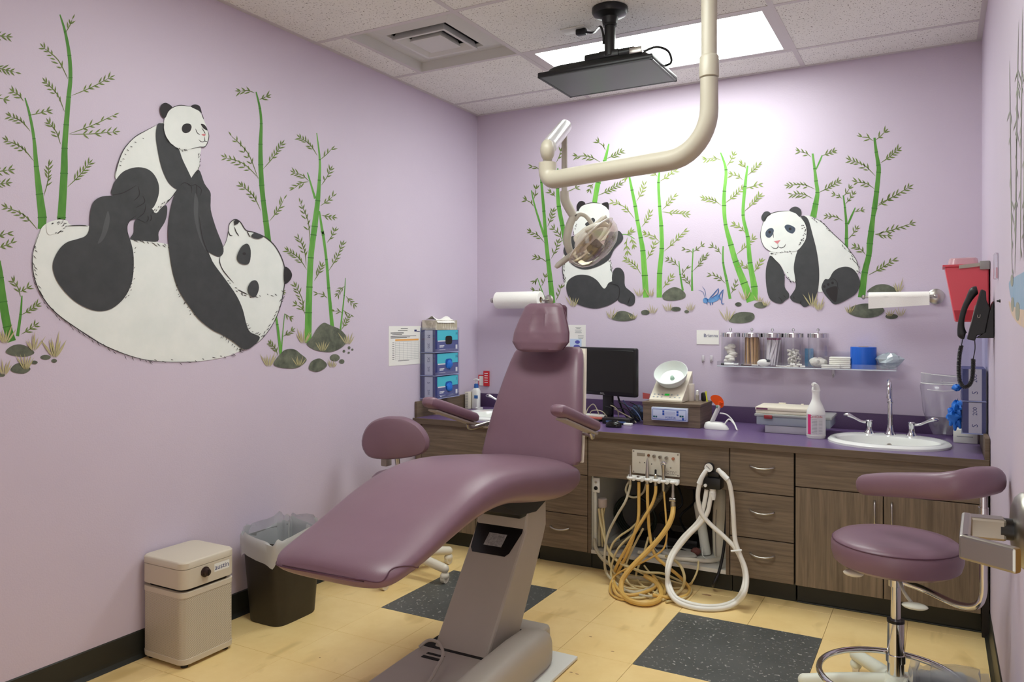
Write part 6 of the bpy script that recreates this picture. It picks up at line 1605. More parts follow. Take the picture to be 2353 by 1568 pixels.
# desk monitor
ML, MR = Vector((-2.005, 4.435, 0)), Vector((-1.562, 4.335, 0))
mxd = (MR-ML).normalized(); mnn = Vector((mxd.y, -mxd.x, 0)); mc = (ML+MR)/2; mw = (MR-ML).length
t = thing('desk_monitor', 'black widescreen desk monitor on the purple worktop', 'monitor', (mc.x - mnn.x*.05, mc.y - mnn.y*.05, Z0))
mm = Matrix((mxd, -mnn, Vector((0, 0, 1)))).transposed().to_4x4(); mm.translation = Vector((mc.x, mc.y, 1.095))
hm = .146
obj('case', MB().rbox(-mw/2, mw/2, .0, .04, -hm, hm, .012, 3, mtx=mm), M_black, t)
obj('screen', MB().rbox(-mw/2+.016, mw/2-.016, -.001, .003, -hm+.026, hm-.016, .001, 1, mtx=mm), mat('matte_screen', (30, 30, 28), .35), t)
p = mm @ Vector((-.01, -.0005, -hm+.012))
text('brand_text', 'DELL', .015, p, mxd, WZd, mat('silver_print', (190, 190, 190), .4), t, off=.001)
obj('neck', MB().rbox(-.035, .035, .035, .06, -.31, -.04, .006, 2, mtx=mm), M_black, t)
bc_ = Vector((mc.x - mnn.x*.06, mc.y - mnn.y*.06, 0))
obj('base', MB().loft([[(bc_.x + x, bc_.y + y, Z0+z) for x, y in sup(0, 0, .105*k, .045*k, 2.5, 32)] for k, z in ((1, 0), (1, .008), (.93, .014), (.3, .020))]), M_black, t)
obj('cable_bundle', MB().tube([mm @ Vector((.05, .06, -.10)), mm @ Vector((.06, .09, -.2)), bc_ + Vector((.10, .05, Z0+.02)), bc_ + Vector((.2, .06, Z0+.012))], .006, 8, 6), M_black, t)
# docking box, mouse, folders
p = onZ(1415, 976, ZT)
t = thing('docking_box', 'low black electronics box in front of the desk monitor', 'device', (p.x, p.y+.05, Z0))
obj('body', MB().rbox(p.x-.088, p.x+.088, p.y, p.y+.085, Z0, Z0+.034, .005), M_black, t)
obj('face', MB().box(p.x-.062, p.x+.062, p.y-.0012, p.y+.001, Z0+.010, Z0+.020), mat('slate_blue_print', (86, 110, 158), .3), t)
obj('top_edge', MB().box(p.x-.075, p.x+.075, p.y+.012, p.y+.02, Z0+.034, Z0+.0355), M_steel, t)
p = onZ(1405, 984, ZT)
t = thing('computer_mouse', 'black computer mouse at the worktop edge', 'mouse', (p.x, p.y+.03, Z0))
obj('shell', MB().loft([[(p.x + x, p.y+.035 + y, Z0 + z) for x, y in sup(0, 0, .048*k, .031*k, 2.4, 28)] for k, z in ((.96, 0), (1, .006), (.97, .016), (.85, .026), (.6, .033), (.2, .036))]), mat('gloss_black', (18, 18, 20), .18), t)
obj('scroll_wheel', MB().cyl((p.x+.022, p.y+.031, Z0+.031), (p.x+.022, p.y+.039, Z0+.031), .006, seg=14), M_taupe, t)
p = onZ(1352, 968, ZT)
for k, (m_, lb_) in enumerate(((M_black, 'black folder lying beside the docking box'), (mat('coral_folder', (206, 112, 96), .5), 'coral folder lying on the black folder'), (M_offw, 'white booklet on top of the coral folder'))):
    tag(obj('folder', MB().rbox(p.x-.10+.008*k, p.x+.075+.01*k, p.y-.01+.012*k, p.y+.06+.012*k, Z0+.0125*k, Z0+.012+.0125*k, .002, 1), m_), lb_, 'folder')
cr = random.Random(11)
cabs = [([(1345,955),(1352,938),(1365,930),(1378,934)], M_hoseG), ([(1356,958),(1358,946),(1372,943),(1385,947),(1395,957)], M_hoseG), ([(1403,932),(1412,936),(1420,946),(1421,965)], M_hoseG), ([(1405,926),(1418,938),(1440,942),(1458,965)], M_black), ([(1412,940),(1432,951),(1452,962),(1462,972)], M_hoseG), ([(1390,934),(1402,938),(1407,948),(1402,956)], M_black), ([(1432,920),(1440,932),(1455,940),(1468,955),(1474,968)], mat('blue_grey_cable', (84, 104, 148), .5)), ([(1448,925),(1462,932),(1470,945),(1475,960)], M_black), ([(1420,924),(1436,930),(1450,948),(1462,958),(1473,962)], M_black), ([(1425,970),(1445,965),(1458,958),(1470,968)], M_black)]
for k, (pts, m_) in enumerate(cabs):
    yy_ = [4.36 + .035*cr.random() for _ in pts]
    P3 = [onY(u, v, 4.40 + .02*math.sin(k*2.1+i)) for i, (u, v) in enumerate(pts)]
    for q in (0, -1): P3[q].z = max(Z0+.004, P3[q].z)
    P3[-1] = Vector((P3[-1].x, P3[-1].y, max(Z0+.004, min(P3[-1].z, Z0+.03))))
    tag(obj('loose_cable', MB().tube([Vector((p.x, p.y, max(p.z, Z0+.004))) for p in P3], .0032, 7, 6), m_), {'black_plastic': 'thin black cable tangled beside the docking box', 'grey_beige_hose': 'thin pale cable looping over the docking box', 'blue_grey_cable': 'thin blue grey cable curling toward the brown box'}[m_.name], 'cable', 'tangled cables under the desk monitor')
o = tag(obj('cable_tangle', blob((onY(1462, 955, 4.44).x, 4.46, Z0+.045), .045, .035, .045, .18, 31, 20, 14), mat('dark_tangle', (34, 38, 52), .6, var=(60, 74, 110), vs=60, contrast=3)), 'dark knot of bundled cables beside the brown box', 'cable bundle'); o.location.z = Z0
o = tag(obj('usb_plug', MB().rbox(onZ(1452, 972, ZT).x, onZ(1452, 972, ZT).x+.05, 4.27, 4.30, Z0, Z0+.014, .003), M_white), 'small white plug on the worktop beside the docking box', 'plug')
# brown equipment box
X0, X1, Y0_, Y1_ = -1.525, -1.186, 4.36, 4.62
t = thing('brown_box', 'low brown laminate box on the worktop with a gas control panel', 'box', ((X0+X1)/2, (Y0_+Y1_)/2, Z0))
obj('top_board', MB().rbox(X0-.004, X1+.004, Y0_-.004, Y1_, Z0+.118, Z0+.137, .002, 1), M_woodE, t)
obj('front_board', MB().rbox(X0, X1, Y0_, Y0_+.018, Z0, Z0+.1175, .001, 1), M_woodH, t)
obj('side_board', MB().box(X0, X0+.018, Y0_+.018, Y1_, Z0, Z0+.1175), M_woodH, t); obj('side_board', MB().box(X1-.018, X1, Y0_+.018, Y1_, Z0, Z0+.1175), M_woodH, t)
a = onY(1498, 935, Y0_-.012); b = onY(1581, 970, Y0_-.012)
t = thing('gas_control_panel', 'pale blue gas control panel on the front of the brown box', 'control panel', ((a.x+b.x)/2, Y0_-.01, b.z))
PW, PH = b.x-a.x, a.z-b.z; pcx, pcz = (a.x+b.x)/2, (a.z+b.z)/2
obj('case', MB().rbox(a.x, b.x, Y0_-.0235, Y0_-.0012, b.z, a.z, .003), mat('pale_blue_case', (206, 216, 238), .35), t)
PYY = Y0_-.0236
def pq(fx, fy, w_, h_): return quad((a.x + PW*fx, PYY, a.z - PH*fy), WXd, WZd, PW*w_, PH*h_, .0006)
M_pb = mat('panel_blue', (48, 86, 176), .4)
mb = MB()
for q in (pq(.5, .14, .92, .035), pq(.5, .90, .92, .035), pq(.04, .52, .01, .78), pq(.96, .52, .01, .78)): mb.add(q.v, q.f)
obj('border_print', mb, M_pb, t)
mb = MB()
for fx, fy in ((.34, .30), (.34, .50), (.73, .30), (.73, .50), (.88, .80)):
    q = pq(fx, fy, .055, .17); mb.add(q.v, q.f)
obj('arrow_button', mb, M_pb, t)
mb = MB()
for fx, fy in ((.08, .72), (.14, .72), (.81, .60), (.87, .60)):
    q = pq(fx, fy, .05, .13); mb.add(q.v, q.f)
obj('green_button', mb, mat('teal_button', (30, 96, 104), .4), t)
obj('readout', pq(.53, .38, .28, .20), mat('readout_grey', (190, 200, 226), .4), t)
text('brand_text', 'PORTER', .017, (a.x+PW*.54, PYY, a.z-PH*.76), WXd, WZd, M_pb, t, off=.0012)
# mixing machine with bowl
t = thing('mixing_machine', 'cream wedge shaped mixing machine with a white bowl on the brown box', 'machine', (-1.40, 4.46, Z0+.137))
zb = Z0+.1375
dx_0, dx_1 = onY(1491, 915, 4.385).x, onY(1567, 918, 4.385).x
sidep = [(4.385, zb), (4.385, zb+.014), (4.60, zb+.17), (4.61, zb+.17), (4.61, zb)]
obj('body', MB().prism([(dx_0, y, z) for y, z in sidep], (dx_1-dx_0, 0, 0)), M_cream, t, bevel=.004)
sn = Vector((0, -.156, .215)).normalized(); sv = Vector((0, .215, .156)).normalized()
def onslope(x, s_, off=.0): return Vector((x, 4.385, zb+.014)) + sv*s_ + sn*off
bwc = onslope((dx_0+dx_1)/2+.006, .165, .0)
obj('bowl', MB().lathe([(.001, .012), (.062, .012), (.078, .020), (.092, .045), (.098, .075), (.101, .078), (.098, .080), (.088, .052), (.070, .030), (.001, .022)], bwc, (sn*.9 + Vector((0, -.1, .0))), 40, cap=False), mat('frosted_white_bowl', (232, 238, 234), .3), t, 'frosted white bowl tilted toward the room')
obj('bowl_hub', MB().lathe([(.014, .022), (.010, .040), (.001, .042)], bwc, sn, 16), mat('hub_green_grey', (150, 176, 160), .5), t)
mb = MB()
for r_, lst in ((0, (0.12, .24, .36, .62, .76, .90)), (1, (.12, .24, .36, .52, .64, .82))):
    for fx in lst:
        c = onslope(dx_0 + (dx_1-dx_0)*fx, .022 + .022*r_, .0012)
        ring_ = [c + Vector((.006*math.cos(2*math.pi*i/12), 0, 0)) + sv*.005*math.sin(2*math.pi*i/12) for i in range(12)]
        mb.add(ring_, [tuple(range(12))])
obj('button', mb, mat('button_grey', (150, 156, 160), .5), t)
c = onslope(dx_0 + (dx_1-dx_0)*.50, .044, .0015)
obj('display', MB().add([c + Vector((x, 0, 0)) + sv*y for x, y in ((-.014, -.008), (.014, -.008), (.014, .008), (-.014, .008))], [(0, 1, 2, 3)]), mat('green_display', (30, 150, 50), .4, emit=.6), t, fixn=False)
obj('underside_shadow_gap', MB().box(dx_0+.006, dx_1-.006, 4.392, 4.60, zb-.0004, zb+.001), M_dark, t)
# little things on the brown box
zb2 = Z0+.1375
p = onZ(1586, 922, zb2)
tag(obj('grey_canister', MB().lathe([(.001, 0), (.0205, 0), (.021, .003), (.021, .098), (.0195, .101), (.001, .101)], (p.x, p.y+.015, zb2), WZd, 32), mat('warm_grey_plastic', (206, 196, 186), .5)), 'plain grey upright canister beside the mixing machine', 'canister')
t = thing('dropper_bottle', 'small grey dropper bottle beside the plain canister', 'bottle', (p.x+.037, p.y+.02, zb2))
obj('body', MB().lathe([(.001, 0), (.011, 0), (.011, .036), (.006, .042)], (p.x+.037, p.y+.02, zb2), WZd, 20), M_taupe, t); obj('cap', MB().lathe([(.009, .040), (.009, .060), (.004, .064), (.001, .064)], (p.x+.037, p.y+.02, zb2), WZd, 20), M_white, t)
tag(obj('black_clip', MB().rbox(p.x+.056, p.x+.086, p.y+.02, p.y+.05, zb2, zb2+.052, .010), M_black), 'rounded black clip box beside the dropper bottle', 'clip box')
tag(obj('yellow_tab', MB().prism([(p.x+.093, p.y+.01, zb2), (p.x+.102, p.y+.01, zb2), (p.x+.097, p.y+.01, zb2+.03), (p.x+.094, p.y+.01, zb2+.062), (p.x+.084, p.y+.01, zb2+.060), (p.x+.090, p.y+.01, zb2+.03)], (0, .006, 0)), mat('yellow_green_plastic', (210, 214, 70), .5)), 'thin yellow green plastic tab at the end of the brown box', 'tab')
tag(obj('orange_stub', MB().rbox(p.x-.040, p.x-.027, p.y+.0, p.y+.02, zb2, zb2+.045, .003), mat('amber_plastic', (226, 168, 44), .5)), 'small amber stub between the mixing machine and the canister', 'stub')
p = onZ(1480, 917, zb2)
tag(obj('red_card', MB().prism([(p.x-.012, p.y+.01, zb2), (p.x+.028, p.y+.01, zb2), (p.x+.03, p.y+.02, zb2+.030), (p.x-.016, p.y+.02, zb2+.036)], (0, .003, 0)), mat('dull_red_card', (168, 72, 72), .6)), 'dull red card leaning at the end of the brown box', 'card')
# curing light
p = onZ(1642, 988, ZT); q0 = Vector((p.x, p.y+.03, Z0))
t = thing('curing_light', 'cordless curing light with an orange shield in a white cradle', 'curing light', q0)
lp2 = []
for z, k in ((0, 1.0), (.006, 1.02), (.020, .93), (.034, .78), (.040, .55)):
    lp2.append([(q0.x + .004 - .012*z/.04 + x, q0.y + y, Z0+z) for x, y in sup(0, 0, .068*k, .036*k, 2.6, 32)])
obj('cradle', MB().loft(lp2), M_white, t)
w0 = q0 + Vector((-.030, -.01, .018)); w1 = onY(1657, 925, q0.y-.01)
wd_ = (w1-w0)
obj('wand', MB().tube([w0, w0 + wd_*.3, w0 + wd_*.7, w1], [.011, .0125, .012, .008], 16, 4), mat('satin_white_metal', (214, 214, 210), .25), t)
gbn = w0 + wd_*.80
obj('button', MB().ell(gbn + Vector((-.008, -.012, .003)), .006, .004, .009), mat('sage_button', (120, 160, 138), .4), t)
sc0 = onY(1650, 921, q0.y-.012); sm_ = Matrix.Rotation(math.radians(42), 3, 'Y')
shl = []
for r_, h_ in ((.044, 0), (.040, .006), (.030, .011), (.012, .014), (.001, .015)):
    shl.append([sc0 + sm_ @ Vector((r_*1.0*math.cos(2*math.pi*i/30), h_ - .004, r_*.62*math.sin(2*math.pi*i/30) - r_*.18*math.cos(2*math.pi*i/30)**2)) for i in range(30)])
obj('shield', MB().loft(shl), M_orange, t, 'orange light shield')
obj('collar', MB().cyl(w0 + wd_*.88, w0 + wd_*1.02, .0125, .015), M_orange, t)
cpp = [q0 + Vector((.045, .02, .03)), q0 + Vector((.065, .035, .055)), q0 + Vector((.095, .03, .03)), q0 + Vector((.115, .0, .008)), q0 + Vector((.123, -.01, .004))]
obj('cord', MB().tube(cpp, .0042, 8, 6).tube([q0 + Vector((.01, .05, .085)), q0 + Vector((.05, .05, .078)), q0 + Vector((.085, .045, .045)), q0 + Vector((.118, -.005, .005))], .0038, 8, 6), M_white, t)
# organiser boxes
t = thing('grey_drawer_box', 'flat grey box at the bottom of the organiser stack', 'box', (-.72, 4.45, Z0))
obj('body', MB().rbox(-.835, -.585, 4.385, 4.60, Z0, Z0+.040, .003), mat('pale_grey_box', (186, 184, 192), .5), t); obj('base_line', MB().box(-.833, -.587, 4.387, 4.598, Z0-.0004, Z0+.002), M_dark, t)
t = thing('divided_case', 'clear divided plastic case with red latches in the organiser stack', 'case', (-.70, 4.45, Z0+.041))
zc0 = Z0+.041
obj('tray', MB().rbox(-.880, -.500, 4.380, 4.615, zc0, zc0+.046, .006), glassy('milky_case', (206, 216, 226), .45, rough=.2), t)
obj('lid', MB().rbox(-.890, -.492, 4.372, 4.622, zc0+.046, zc0+.062, .006), glassy('milky_case_lid', (222, 224, 220), .5, rough=.2), t)
for k in range(5): obj('divider', MB().box(-.845+k*.070, -.843+k*.070, 4.388, 4.60, zc0+.004, zc0+.040), mat('divider_grey', (190, 198, 206), .4), t)
obj('contents', MB().rbox(-.86, -.52, 4.40, 4.60, zc0+.003, zc0+.018, .003), mat('case_contents', (120, 140, 170), .6, var=(196, 196, 190), vs=40, contrast=3), t)
for x in (-.815, -.575):
    obj('latch', MB().rbox(x-.022, x+.022, 4.366, 4.374, zc0+.036, zc0+.056, .003), mat('latch_red', (150, 52, 56), .4), t)
t = thing('flat_cream_case', 'flat cream plastic case on top of the organiser stack', 'case', (-.72, 4.46, zc0+.0625))
z2 = zc0+.0625
obj('lower_shell', MB().rbox(-.885, -.575, 4.385, 4.61, z2, z2+.016, .004), M_cream, t); obj('upper_shell', MB().rbox(-.887, -.573, 4.383, 4.612, z2+.0165, z2+.036, .005), mat('pale_cream_plastic', (228, 220, 202), .45), t)
obj('label', quad((-.850, 4.383, z2+.026), WXd, WZd, .060, .010), mat('plum_label', (122, 74, 100), .5), t)
obj('hinge', MB().rbox(-.80, -.76, 4.60, 4.615, z2+.034, z2+.042, .002).rbox(-.68, -.665, 4.60, 4.615, z2+.034, z2+.040, .002), M_cream, t)
# spray bottle
t = thing('spray_bottle', 'white disinfectant spray bottle with a pink striped label', 'bottle', (-.562, 4.312, Z0))
c = (-.562, 4.312, Z0)
obj('bottle', MB().lathe([(.001, 0), (.045, 0), (.047, .004), (.047, .128), (.044, .145), (.034, .170), (.024, .190), (.020, .205), (.018, .232), (.001, .232)], c, WZd, 36), M_white, t)
obj('base_ring', MB().lathe([(.0475, .012), (.048, .014), (.048, .017), (.0475, .019)], c, WZd, 36, cap=False), M_offw, t)
lb = MB(); k = 14
def wrap(a0, a1, z0_, z1_, r_=.0476, n=12):
    mb = MB(); vs = []
    for i in range(n+1):
        a = math.radians(a0 + (a1-a0)*i/n); vs += [(c[0]+r_*math.cos(a), c[1]+r_*math.sin(a), Z0+z0_), (c[0]+r_*math.cos(a), c[1]+r_*math.sin(a), Z0+z1_)]
    return mb.add(vs, [(2*i, 2*i+2, 2*i+3, 2*i+1) for i in range(n)])
obj('label', wrap(195, 345, .022, .125), mat('label_grey_white', (216, 212, 214), .5), t, fixn=False)
obj('pink_stripe', wrap(222, 246, .022, .125, .0480), mat('hot_pink_print', (222, 50, 120), .5), t, fixn=False)
gl = MB()
for j in range(10):
    q = wrap(252, 285, .030 + j*.0075, .0325 + j*.0075, .0480, 4); gl.add(q.v, q.f); q = wrap(293, 318, .030 + j*.0075, .0318 + j*.0075, .0480, 4); gl.add(q.v, q.f)
obj('printed_lines', gl, mat('grey_print', (150, 152, 156), .8), t, fixn=False)
dcam = Vector((-c[0], -c[1], 0)).normalized()
text('brand_text', 'CaviCide', .017, Vector((c[0], c[1], Z0+.115)) + dcam*.0476, (-dcam.y, dcam.x, 0) if -dcam.y > 0 else (dcam.y, -dcam.x, 0), WZd, mat('brand_red', (186, 40, 60), .5), t, off=.0008)
obj('neck', MB().lathe([(.0185, .228), (.0185, .246), (.012, .250)], c, WZd, 24), M_white, t)
hdv = Vector((-.35, -.94, 0)).normalized()
hb0 = Vector((c[0], c[1], Z0+.245))
obj('trigger_head', MB().tube([hb0 - hdv*.012 + Vector((0, 0, .0)), hb0 + Vector((0, 0, .022)), hb0 + hdv*.02 + Vector((0, 0, .036))], [.017, .016, .011], 14, 4).tube([hb0 + hdv*.02 + Vector((0, 0, .036)), hb0 + hdv*.034 + Vector((0, 0, .036))], [.010, .008], 12), M_white, t)
obj('trigger', MB().tube([hb0 + hdv*.022 + Vector((0, 0, .028)), hb0 + hdv*.034 + Vector((0, 0, .010)), hb0 + hdv*.034 + Vector((0, 0, -.006))], [.006, .005, .004], 8, 4), M_white, t)

# ================================================================== DELIVERY UNIT AND HOSES
YD = YC - .0012
a = onY(1452, 1033, YD-.008); b = onY(1562, 1087, YD-.008)
a2 = onY(1562, 1042, YD-.008)
pz1 = (a.z + a2.z)/2; pz0 = pz1 - .128
t = thing('delivery_panel', 'cream metal dental control plate screwed to the cabinet above the hoses', 'control panel', ((a.x+b.x)/2, YD, pz0))
obj('plate', MB().rbox(a.x, b.x, YD-.008, YD, pz0, pz1, .004), mat('cream_plate', (216, 210, 196), .35), t)
PW = b.x-a.x; PH = pz1-pz0
def dp(fx, fy): return Vector((a.x+PW*fx, YD-.008, pz1-PH*fy))
obj('gauge_window', MB().rbox(dp(.11, 0).x, dp(.28, 0).x, YD-.011, YD-.0075, dp(0, .25).z, dp(0, .12).z, .002), mat('gauge_taupe', (150, 140, 126), .4), t)
for fx, fy, r_, h_, m_ in ((.36, .19, .007, .010, mat('brown_knob', (126, 84, 58), .4)), (.48, .20, .0085, .02, M_steel), (.605, .215, .0085, .02, M_steel), (.735, .23, .0085, .02, M_steel), (.87, .245, .008, .010, mat('copper_knob', (176, 118, 92), .4)), (.17, .52, .0045, .003, M_steel), (.82, .63, .0045, .003, M_steel)):
    obj('knob', MB().lathe([(r_, 0), (r_, h_*.8), (r_*.8, h_), (.0005, h_)], dp(fx, fy), (0, -1, 0), 18), m_, t)
for fx, fy in ((.27, .52), (.42, .55)): obj('port', MB().lathe([(.003, 0), (.003, .001), (.0005, .001)], dp(fx, fy), (0, -1, 0), 12), M_black, t)
for fx, fy in ((.035, .07), (.965, .07), (.035, .93), (.965, .93)): obj('screw', MB().lathe([(.0045, 0), (.0045, .0015), (.0005, .002)], dp(fx, fy), (0, -1, 0), 12), M_steel, t)
text('brand_text', 'BIOTEC', .022, dp(.80, .84), WXd, WZd, mat('plate_print', (128, 124, 116), .5), t, off=.0008)
obj('brand_rule', quad(dp(.80, .91), WXd, WZd, .05, .0015, .0006), mat('plate_print', (128, 124, 116), .5), t)
# holder bar
YH = YC-.040
c6 = [onY(u, v, YH) for u, v in ((1449, 1098), (1468, 1101), (1488, 1101), (1507, 1104), (1525, 1105), (1547, 1108))]
hz = sum(p.z for p in c6)/6
bx0, bx1 = c6[0].x-.02, c6[-1].x+.03
t = thing('handpiece_holder', 'white six place handpiece holder bar in front of the hose bay', 'holder', ((bx0+bx1)/2, YH, hz))
obj('bar', MB().rbox(bx0, bx1, YH+.008, YH+.022, hz-.010, hz+.012, .004), M_white, t)
obj('bar_mount', MB().box((bx0+bx1)/2-.04, (bx0+bx1)/2+.04, YH+.02, YC-.001, hz+.0, hz+.012), M_white, t)
for p in c6:
    ring_ = []
    for i in range(15):
        an = math.radians(-240 + 300*i/14); ring_.append((p.x + .0145*math.cos(an + math.pi/2 + .52), YH - .004 + .0145*math.sin(an + math.pi/2 + .52), hz))
    obj('clip', MB().tube(ring_, .008, 10), M_white, t)
    obj('clip_knob', MB().lathe([(.013, 0), (.013, .010), (.009, .013), (.0005, .013)], (p.x+.020, YH-.002, hz-.002), (0, -1, 0), 18), M_white, t)
# handpieces: tip up, hose below
def hose(name, pts, r, m, label, parent=None, group=None, seg=9):
    """pts: (u, v, y) on a vertical plane, (u, v, 'f', h) lying on the floor"""
    P3 = []
    for p in pts:
        if p[2] == 'f': P3.append(onZ(p[0], p[1], p[3] if len(p) > 3 else r + .0015))
        else: P3.append(onY(p[0], p[1], p[2]))
    P3 = [Vector((q.x, q.y, max(q.z, r+.0012))) for q in P3]
    o = obj(name, MB().tube(P3, r, seg, 7), m, parent)
    # keep every swept point above the floor
    for v_ in o.data.vertices:
        wz = v_.co.z + wloc(o).z
        if wz < .001: v_.co.z += .001 - wz
    return o
FR = [3.66, 3.62, 3.58]
hl = [
 ('slim steel probe syringe with a pale hose in the first holder place', M_hoseG, .0070,
   [(1449,1112,YH),(1445,1130,3.95),(1436,1155,3.92),(1418,1185,3.90),(1400,1220,3.88),(1392,1250,3.86),(1389,1290,3.84),(1395,1320,3.86),(1420,1345,'f',.02),(1450,1362,'f',.02),(1500,1372,'f',.012),(1530,1360,'f',.012),(1545,1340,'f',.012)]),
 ('bent grip with an amber hose in the second holder place', M_hoseO, .0085,
   [(1468,1108,YH),(1468,1150,3.95),(1467,1190,3.93),(1460,1220,3.92),(1445,1265,3.90),(1428,1300,3.90),(1412,1330,3.90),(1410,1352,'f',.03),(1425,1372,'f',.012),(1470,1385,'f',.012),(1510,1378,'f',.012),(1528,1358,'f',.012),(1515,1335,'f',.012)]),
 ('long steel handpiece with an amber hose in the third holder place', M_hoseO, .0085,
   [(1488,1112,YH),(1488,1150,3.95),(1490,1190,3.94),(1492,1220,3.94),(1498,1255,3.92),(1508,1280,3.90),(1530,1300,3.90),(1555,1320,3.90),(1575,1340,'f',.03),(1585,1355,'f',.012),(1575,1370,'f',.012),(1545,1375,'f',.012),(1500,1368,'f',.03)]),
 ('short steel coupling with a black cap in the fourth holder place', M_hoseO, .0085,
   [(1507,1112,YH),(1506,1135,3.95),(1498,1160,3.94),(1480,1190,3.92),(1462,1220,3.91),(1440,1260,3.90),(1420,1295,3.89),(1410,1325,3.90),(1416,1350,'f',.03),(1440,1368,'f',.02),(1480,1362,'f',.02),(1510,1345,'f',.02),(1500,1322,3.92)]),
 ('angled head handpiece with a thin amber cord in the fifth holder place', M_hoseO, .0050,
   [(1525,1122,YH),(1528,1160,3.95),(1531,1200,3.93),(1532,1235,3.91),(1524,1262,3.89),(1500,1280,3.87),(1465,1298,3.86),(1435,1310,3.85),(1412,1325,3.85),(1402,1345,'f',.02),(1404,1365,'f',.008),(1425,1378,'f',.008),(1460,1380,'f',.008)]),
 ('chrome suction valve with a thick amber hose in the sixth holder place', M_hoseO, .0135,
   [(1547,1166,YH-.005),(1545,1185,3.92),(1536,1208,3.90),(1515,1238,3.88),(1490,1265,3.86),(1460,1295,3.82),(1440,1318,3.79),(1428,1340,'f',.05),(1430,1365,'f',.02),(1450,1382,'f',.016),(1485,1388,'f',.016),(1512,1380,'f',.016),(1520,1362,'f',.016),(1508,1340,'f',.03),(1480,1322,'f',.06)])]
tops = []
for k, (lb_, m_, r_, pts) in enumerate(hl):
    p = c6[k]
    t = thing('handpiece', lb_, 'handpiece', (p.x, YH-.004, hz), 'handpieces in the holder bar')
    hose('hose', pts, r_, m_, None, t)
    x, y, z = p.x, YH-.004, hz
    if k == 0:
        obj('body', MB().lathe([(.0065, -.035), (.0085, -.03), (.0085, .012), (.004, .018), (.0028, .05), (.002, .065), (.001, .068)], (x, y, z), WZd, 16), M_steel, t)
    elif k == 1:
        obj('body', MB().tube([(x, y, z-.012), (x, y-.002, z+.006), (x, y-.016, z+.010)], [.009, .009, .006], 12, 3), M_steel, t)
    elif k == 2:
        obj('body', MB().lathe([(.009, -.025), (.0105, -.015), (.0105, .03), (.009, .045), (.0065, .09), (.0045, .10), (.002, .112), (.0005, .113)], (x, y, z), WZd, 18), M_steel, t)
    elif k == 3:
        obj('body', MB().lathe([(.0085, -.03), (.0095, -.02), (.0095, .020), (.0105, .022), (.0105, .030), (.006, .034)], (x, y, z), WZd, 16), M_steel, t)
        obj('black_cap', MB().lathe([(.0055, .034), (.0055, .056), (.0005, .058)], (x, y, z), WZd, 14), M_black, t)
    elif k == 4:
        obj('body', MB().lathe([(.006, -.055), (.0085, -.045), (.0085, .040), (.0095, .06), (.013, .078), (.013, .088), (.0005, .090)], (x, y, z), WZd, 18), M_steel, t)
        obj('head', MB().tube([(x-.012, y, z+.088), (x, y-.004, z+.100), (x+.012, y, z+.090)], [.006, .008, .006], 12, 3), M_chrome, t)
    else:
        obj('body', MB().lathe([(.007, -.0), (.0075, -.008), (.0075, -.05), (.012, -.085), (.013, -.10), (.014, -.135), (.012, -.14)], (x, y, z), WZd, 18), M_steel, t)
        obj('valve', MB().cyl((x-.016, y-.004, z-.092), (x+.016, y-.004, z-.092), .011, seg=18), M_chrome, t)
# vacuum block with white hoses
vb = onY(1642, 1108, YC-.03)
t = thing('vacuum_holder', 'black vacuum holder block with a round gauge and looped white hoses', 'vacuum unit', (vb.x, YC-.04, vb.z-.04))
obj('block', MB().rbox(vb.x-.048, vb.x+.040, YC-.075, YC-.001, vb.z-.030, vb.z+.026, .004), mat('satin_black', (26, 25, 26), .4), t)
obj('upper_block', MB().rbox(vb.x-.030, vb.x+.030, YC-.06, YC-.004, vb.z+.026, vb.z+.060, .006), M_black, t)
gp = onY(1629, 1075, YC-.07)
g = obj('gauge_case', MB().lathe([(.024, 0), (.025, .004), (.025, .022), (.022, .026), (.0005, .026)], (gp.x, YC-.050, gp.z), (0, -1, 0), 32), M_black, t)
obj('gauge_face', MB().lathe([(.0215, 0), (.0215, .0006), (.0005, .0006)], (gp.x, YC-.0762, gp.z), (0, -1, 0), 32), M_white, g)
nd = MB(); bar(nd, (gp.x-.012, YC-.0775, gp.z+.010), (gp.x+.008, YC-.0775, gp.z-.008), Vector((.0008, 0, .0008)), Vector((0, .0003, 0))); obj('gauge_needle', nd, M_black, g)
obj('knob', MB().lathe([(.008, 0), (.008, .01), (.0005, .011)], (vb.x-.034, YC-.075, vb.z-.012), (0, -1, 0), 16), M_white, t)
WH = [
 ('white_hose', .0115, [(1622,1082,3.93),(1612,1100,3.92),(1605,1125,3.92),(1604,1150,3.92),(1612,1180,3.92),(1632,1205,3.92),(1660,1230,3.91),(1685,1255,3.90),(1698,1275,3.89),(1708,1300,3.88),(1712,1330,3.86),(1705,1360,3.82),(1690,1380,'f',.03),(1660,1392,'f',.013),(1620,1394,'f',.013),(1580,1386,'f',.013),(1552,1372,'f',.03),(1538,1345,3.80),(1533,1315,3.82),(1538,1285,3.86),(1550,1262,3.89),(1570,1235,3.91),(1595,1210,3.92),(1610,1190,3.93),(1618,1160,3.94),(1624,1125,3.95)]),
 ('white_hose', .0115, [(1648,1080,3.93),(1664,1092,3.92),(1676,1112,3.92),(1682,1145,3.92),(1685,1180,3.91),(1687,1215,3.91),(1690,1245,3.90),(1700,1275,3.885),(1712,1305,3.87),(1716,1335,3.84),(1710,1365,3.80),(1692,1386,'f',.03),(1660,1399,'f',.013),(1615,1400,'f',.013),(1575,1392,'f',.013),(1548,1376,'f',.03),(1534,1348,3.79),(1536,1312,3.81),(1545,1282,3.85),(1560,1258,3.88),(1585,1228,3.90),(1608,1205,3.92),(1625,1180,3.93),(1632,1150,3.94),(1637,1120,3.95)])]
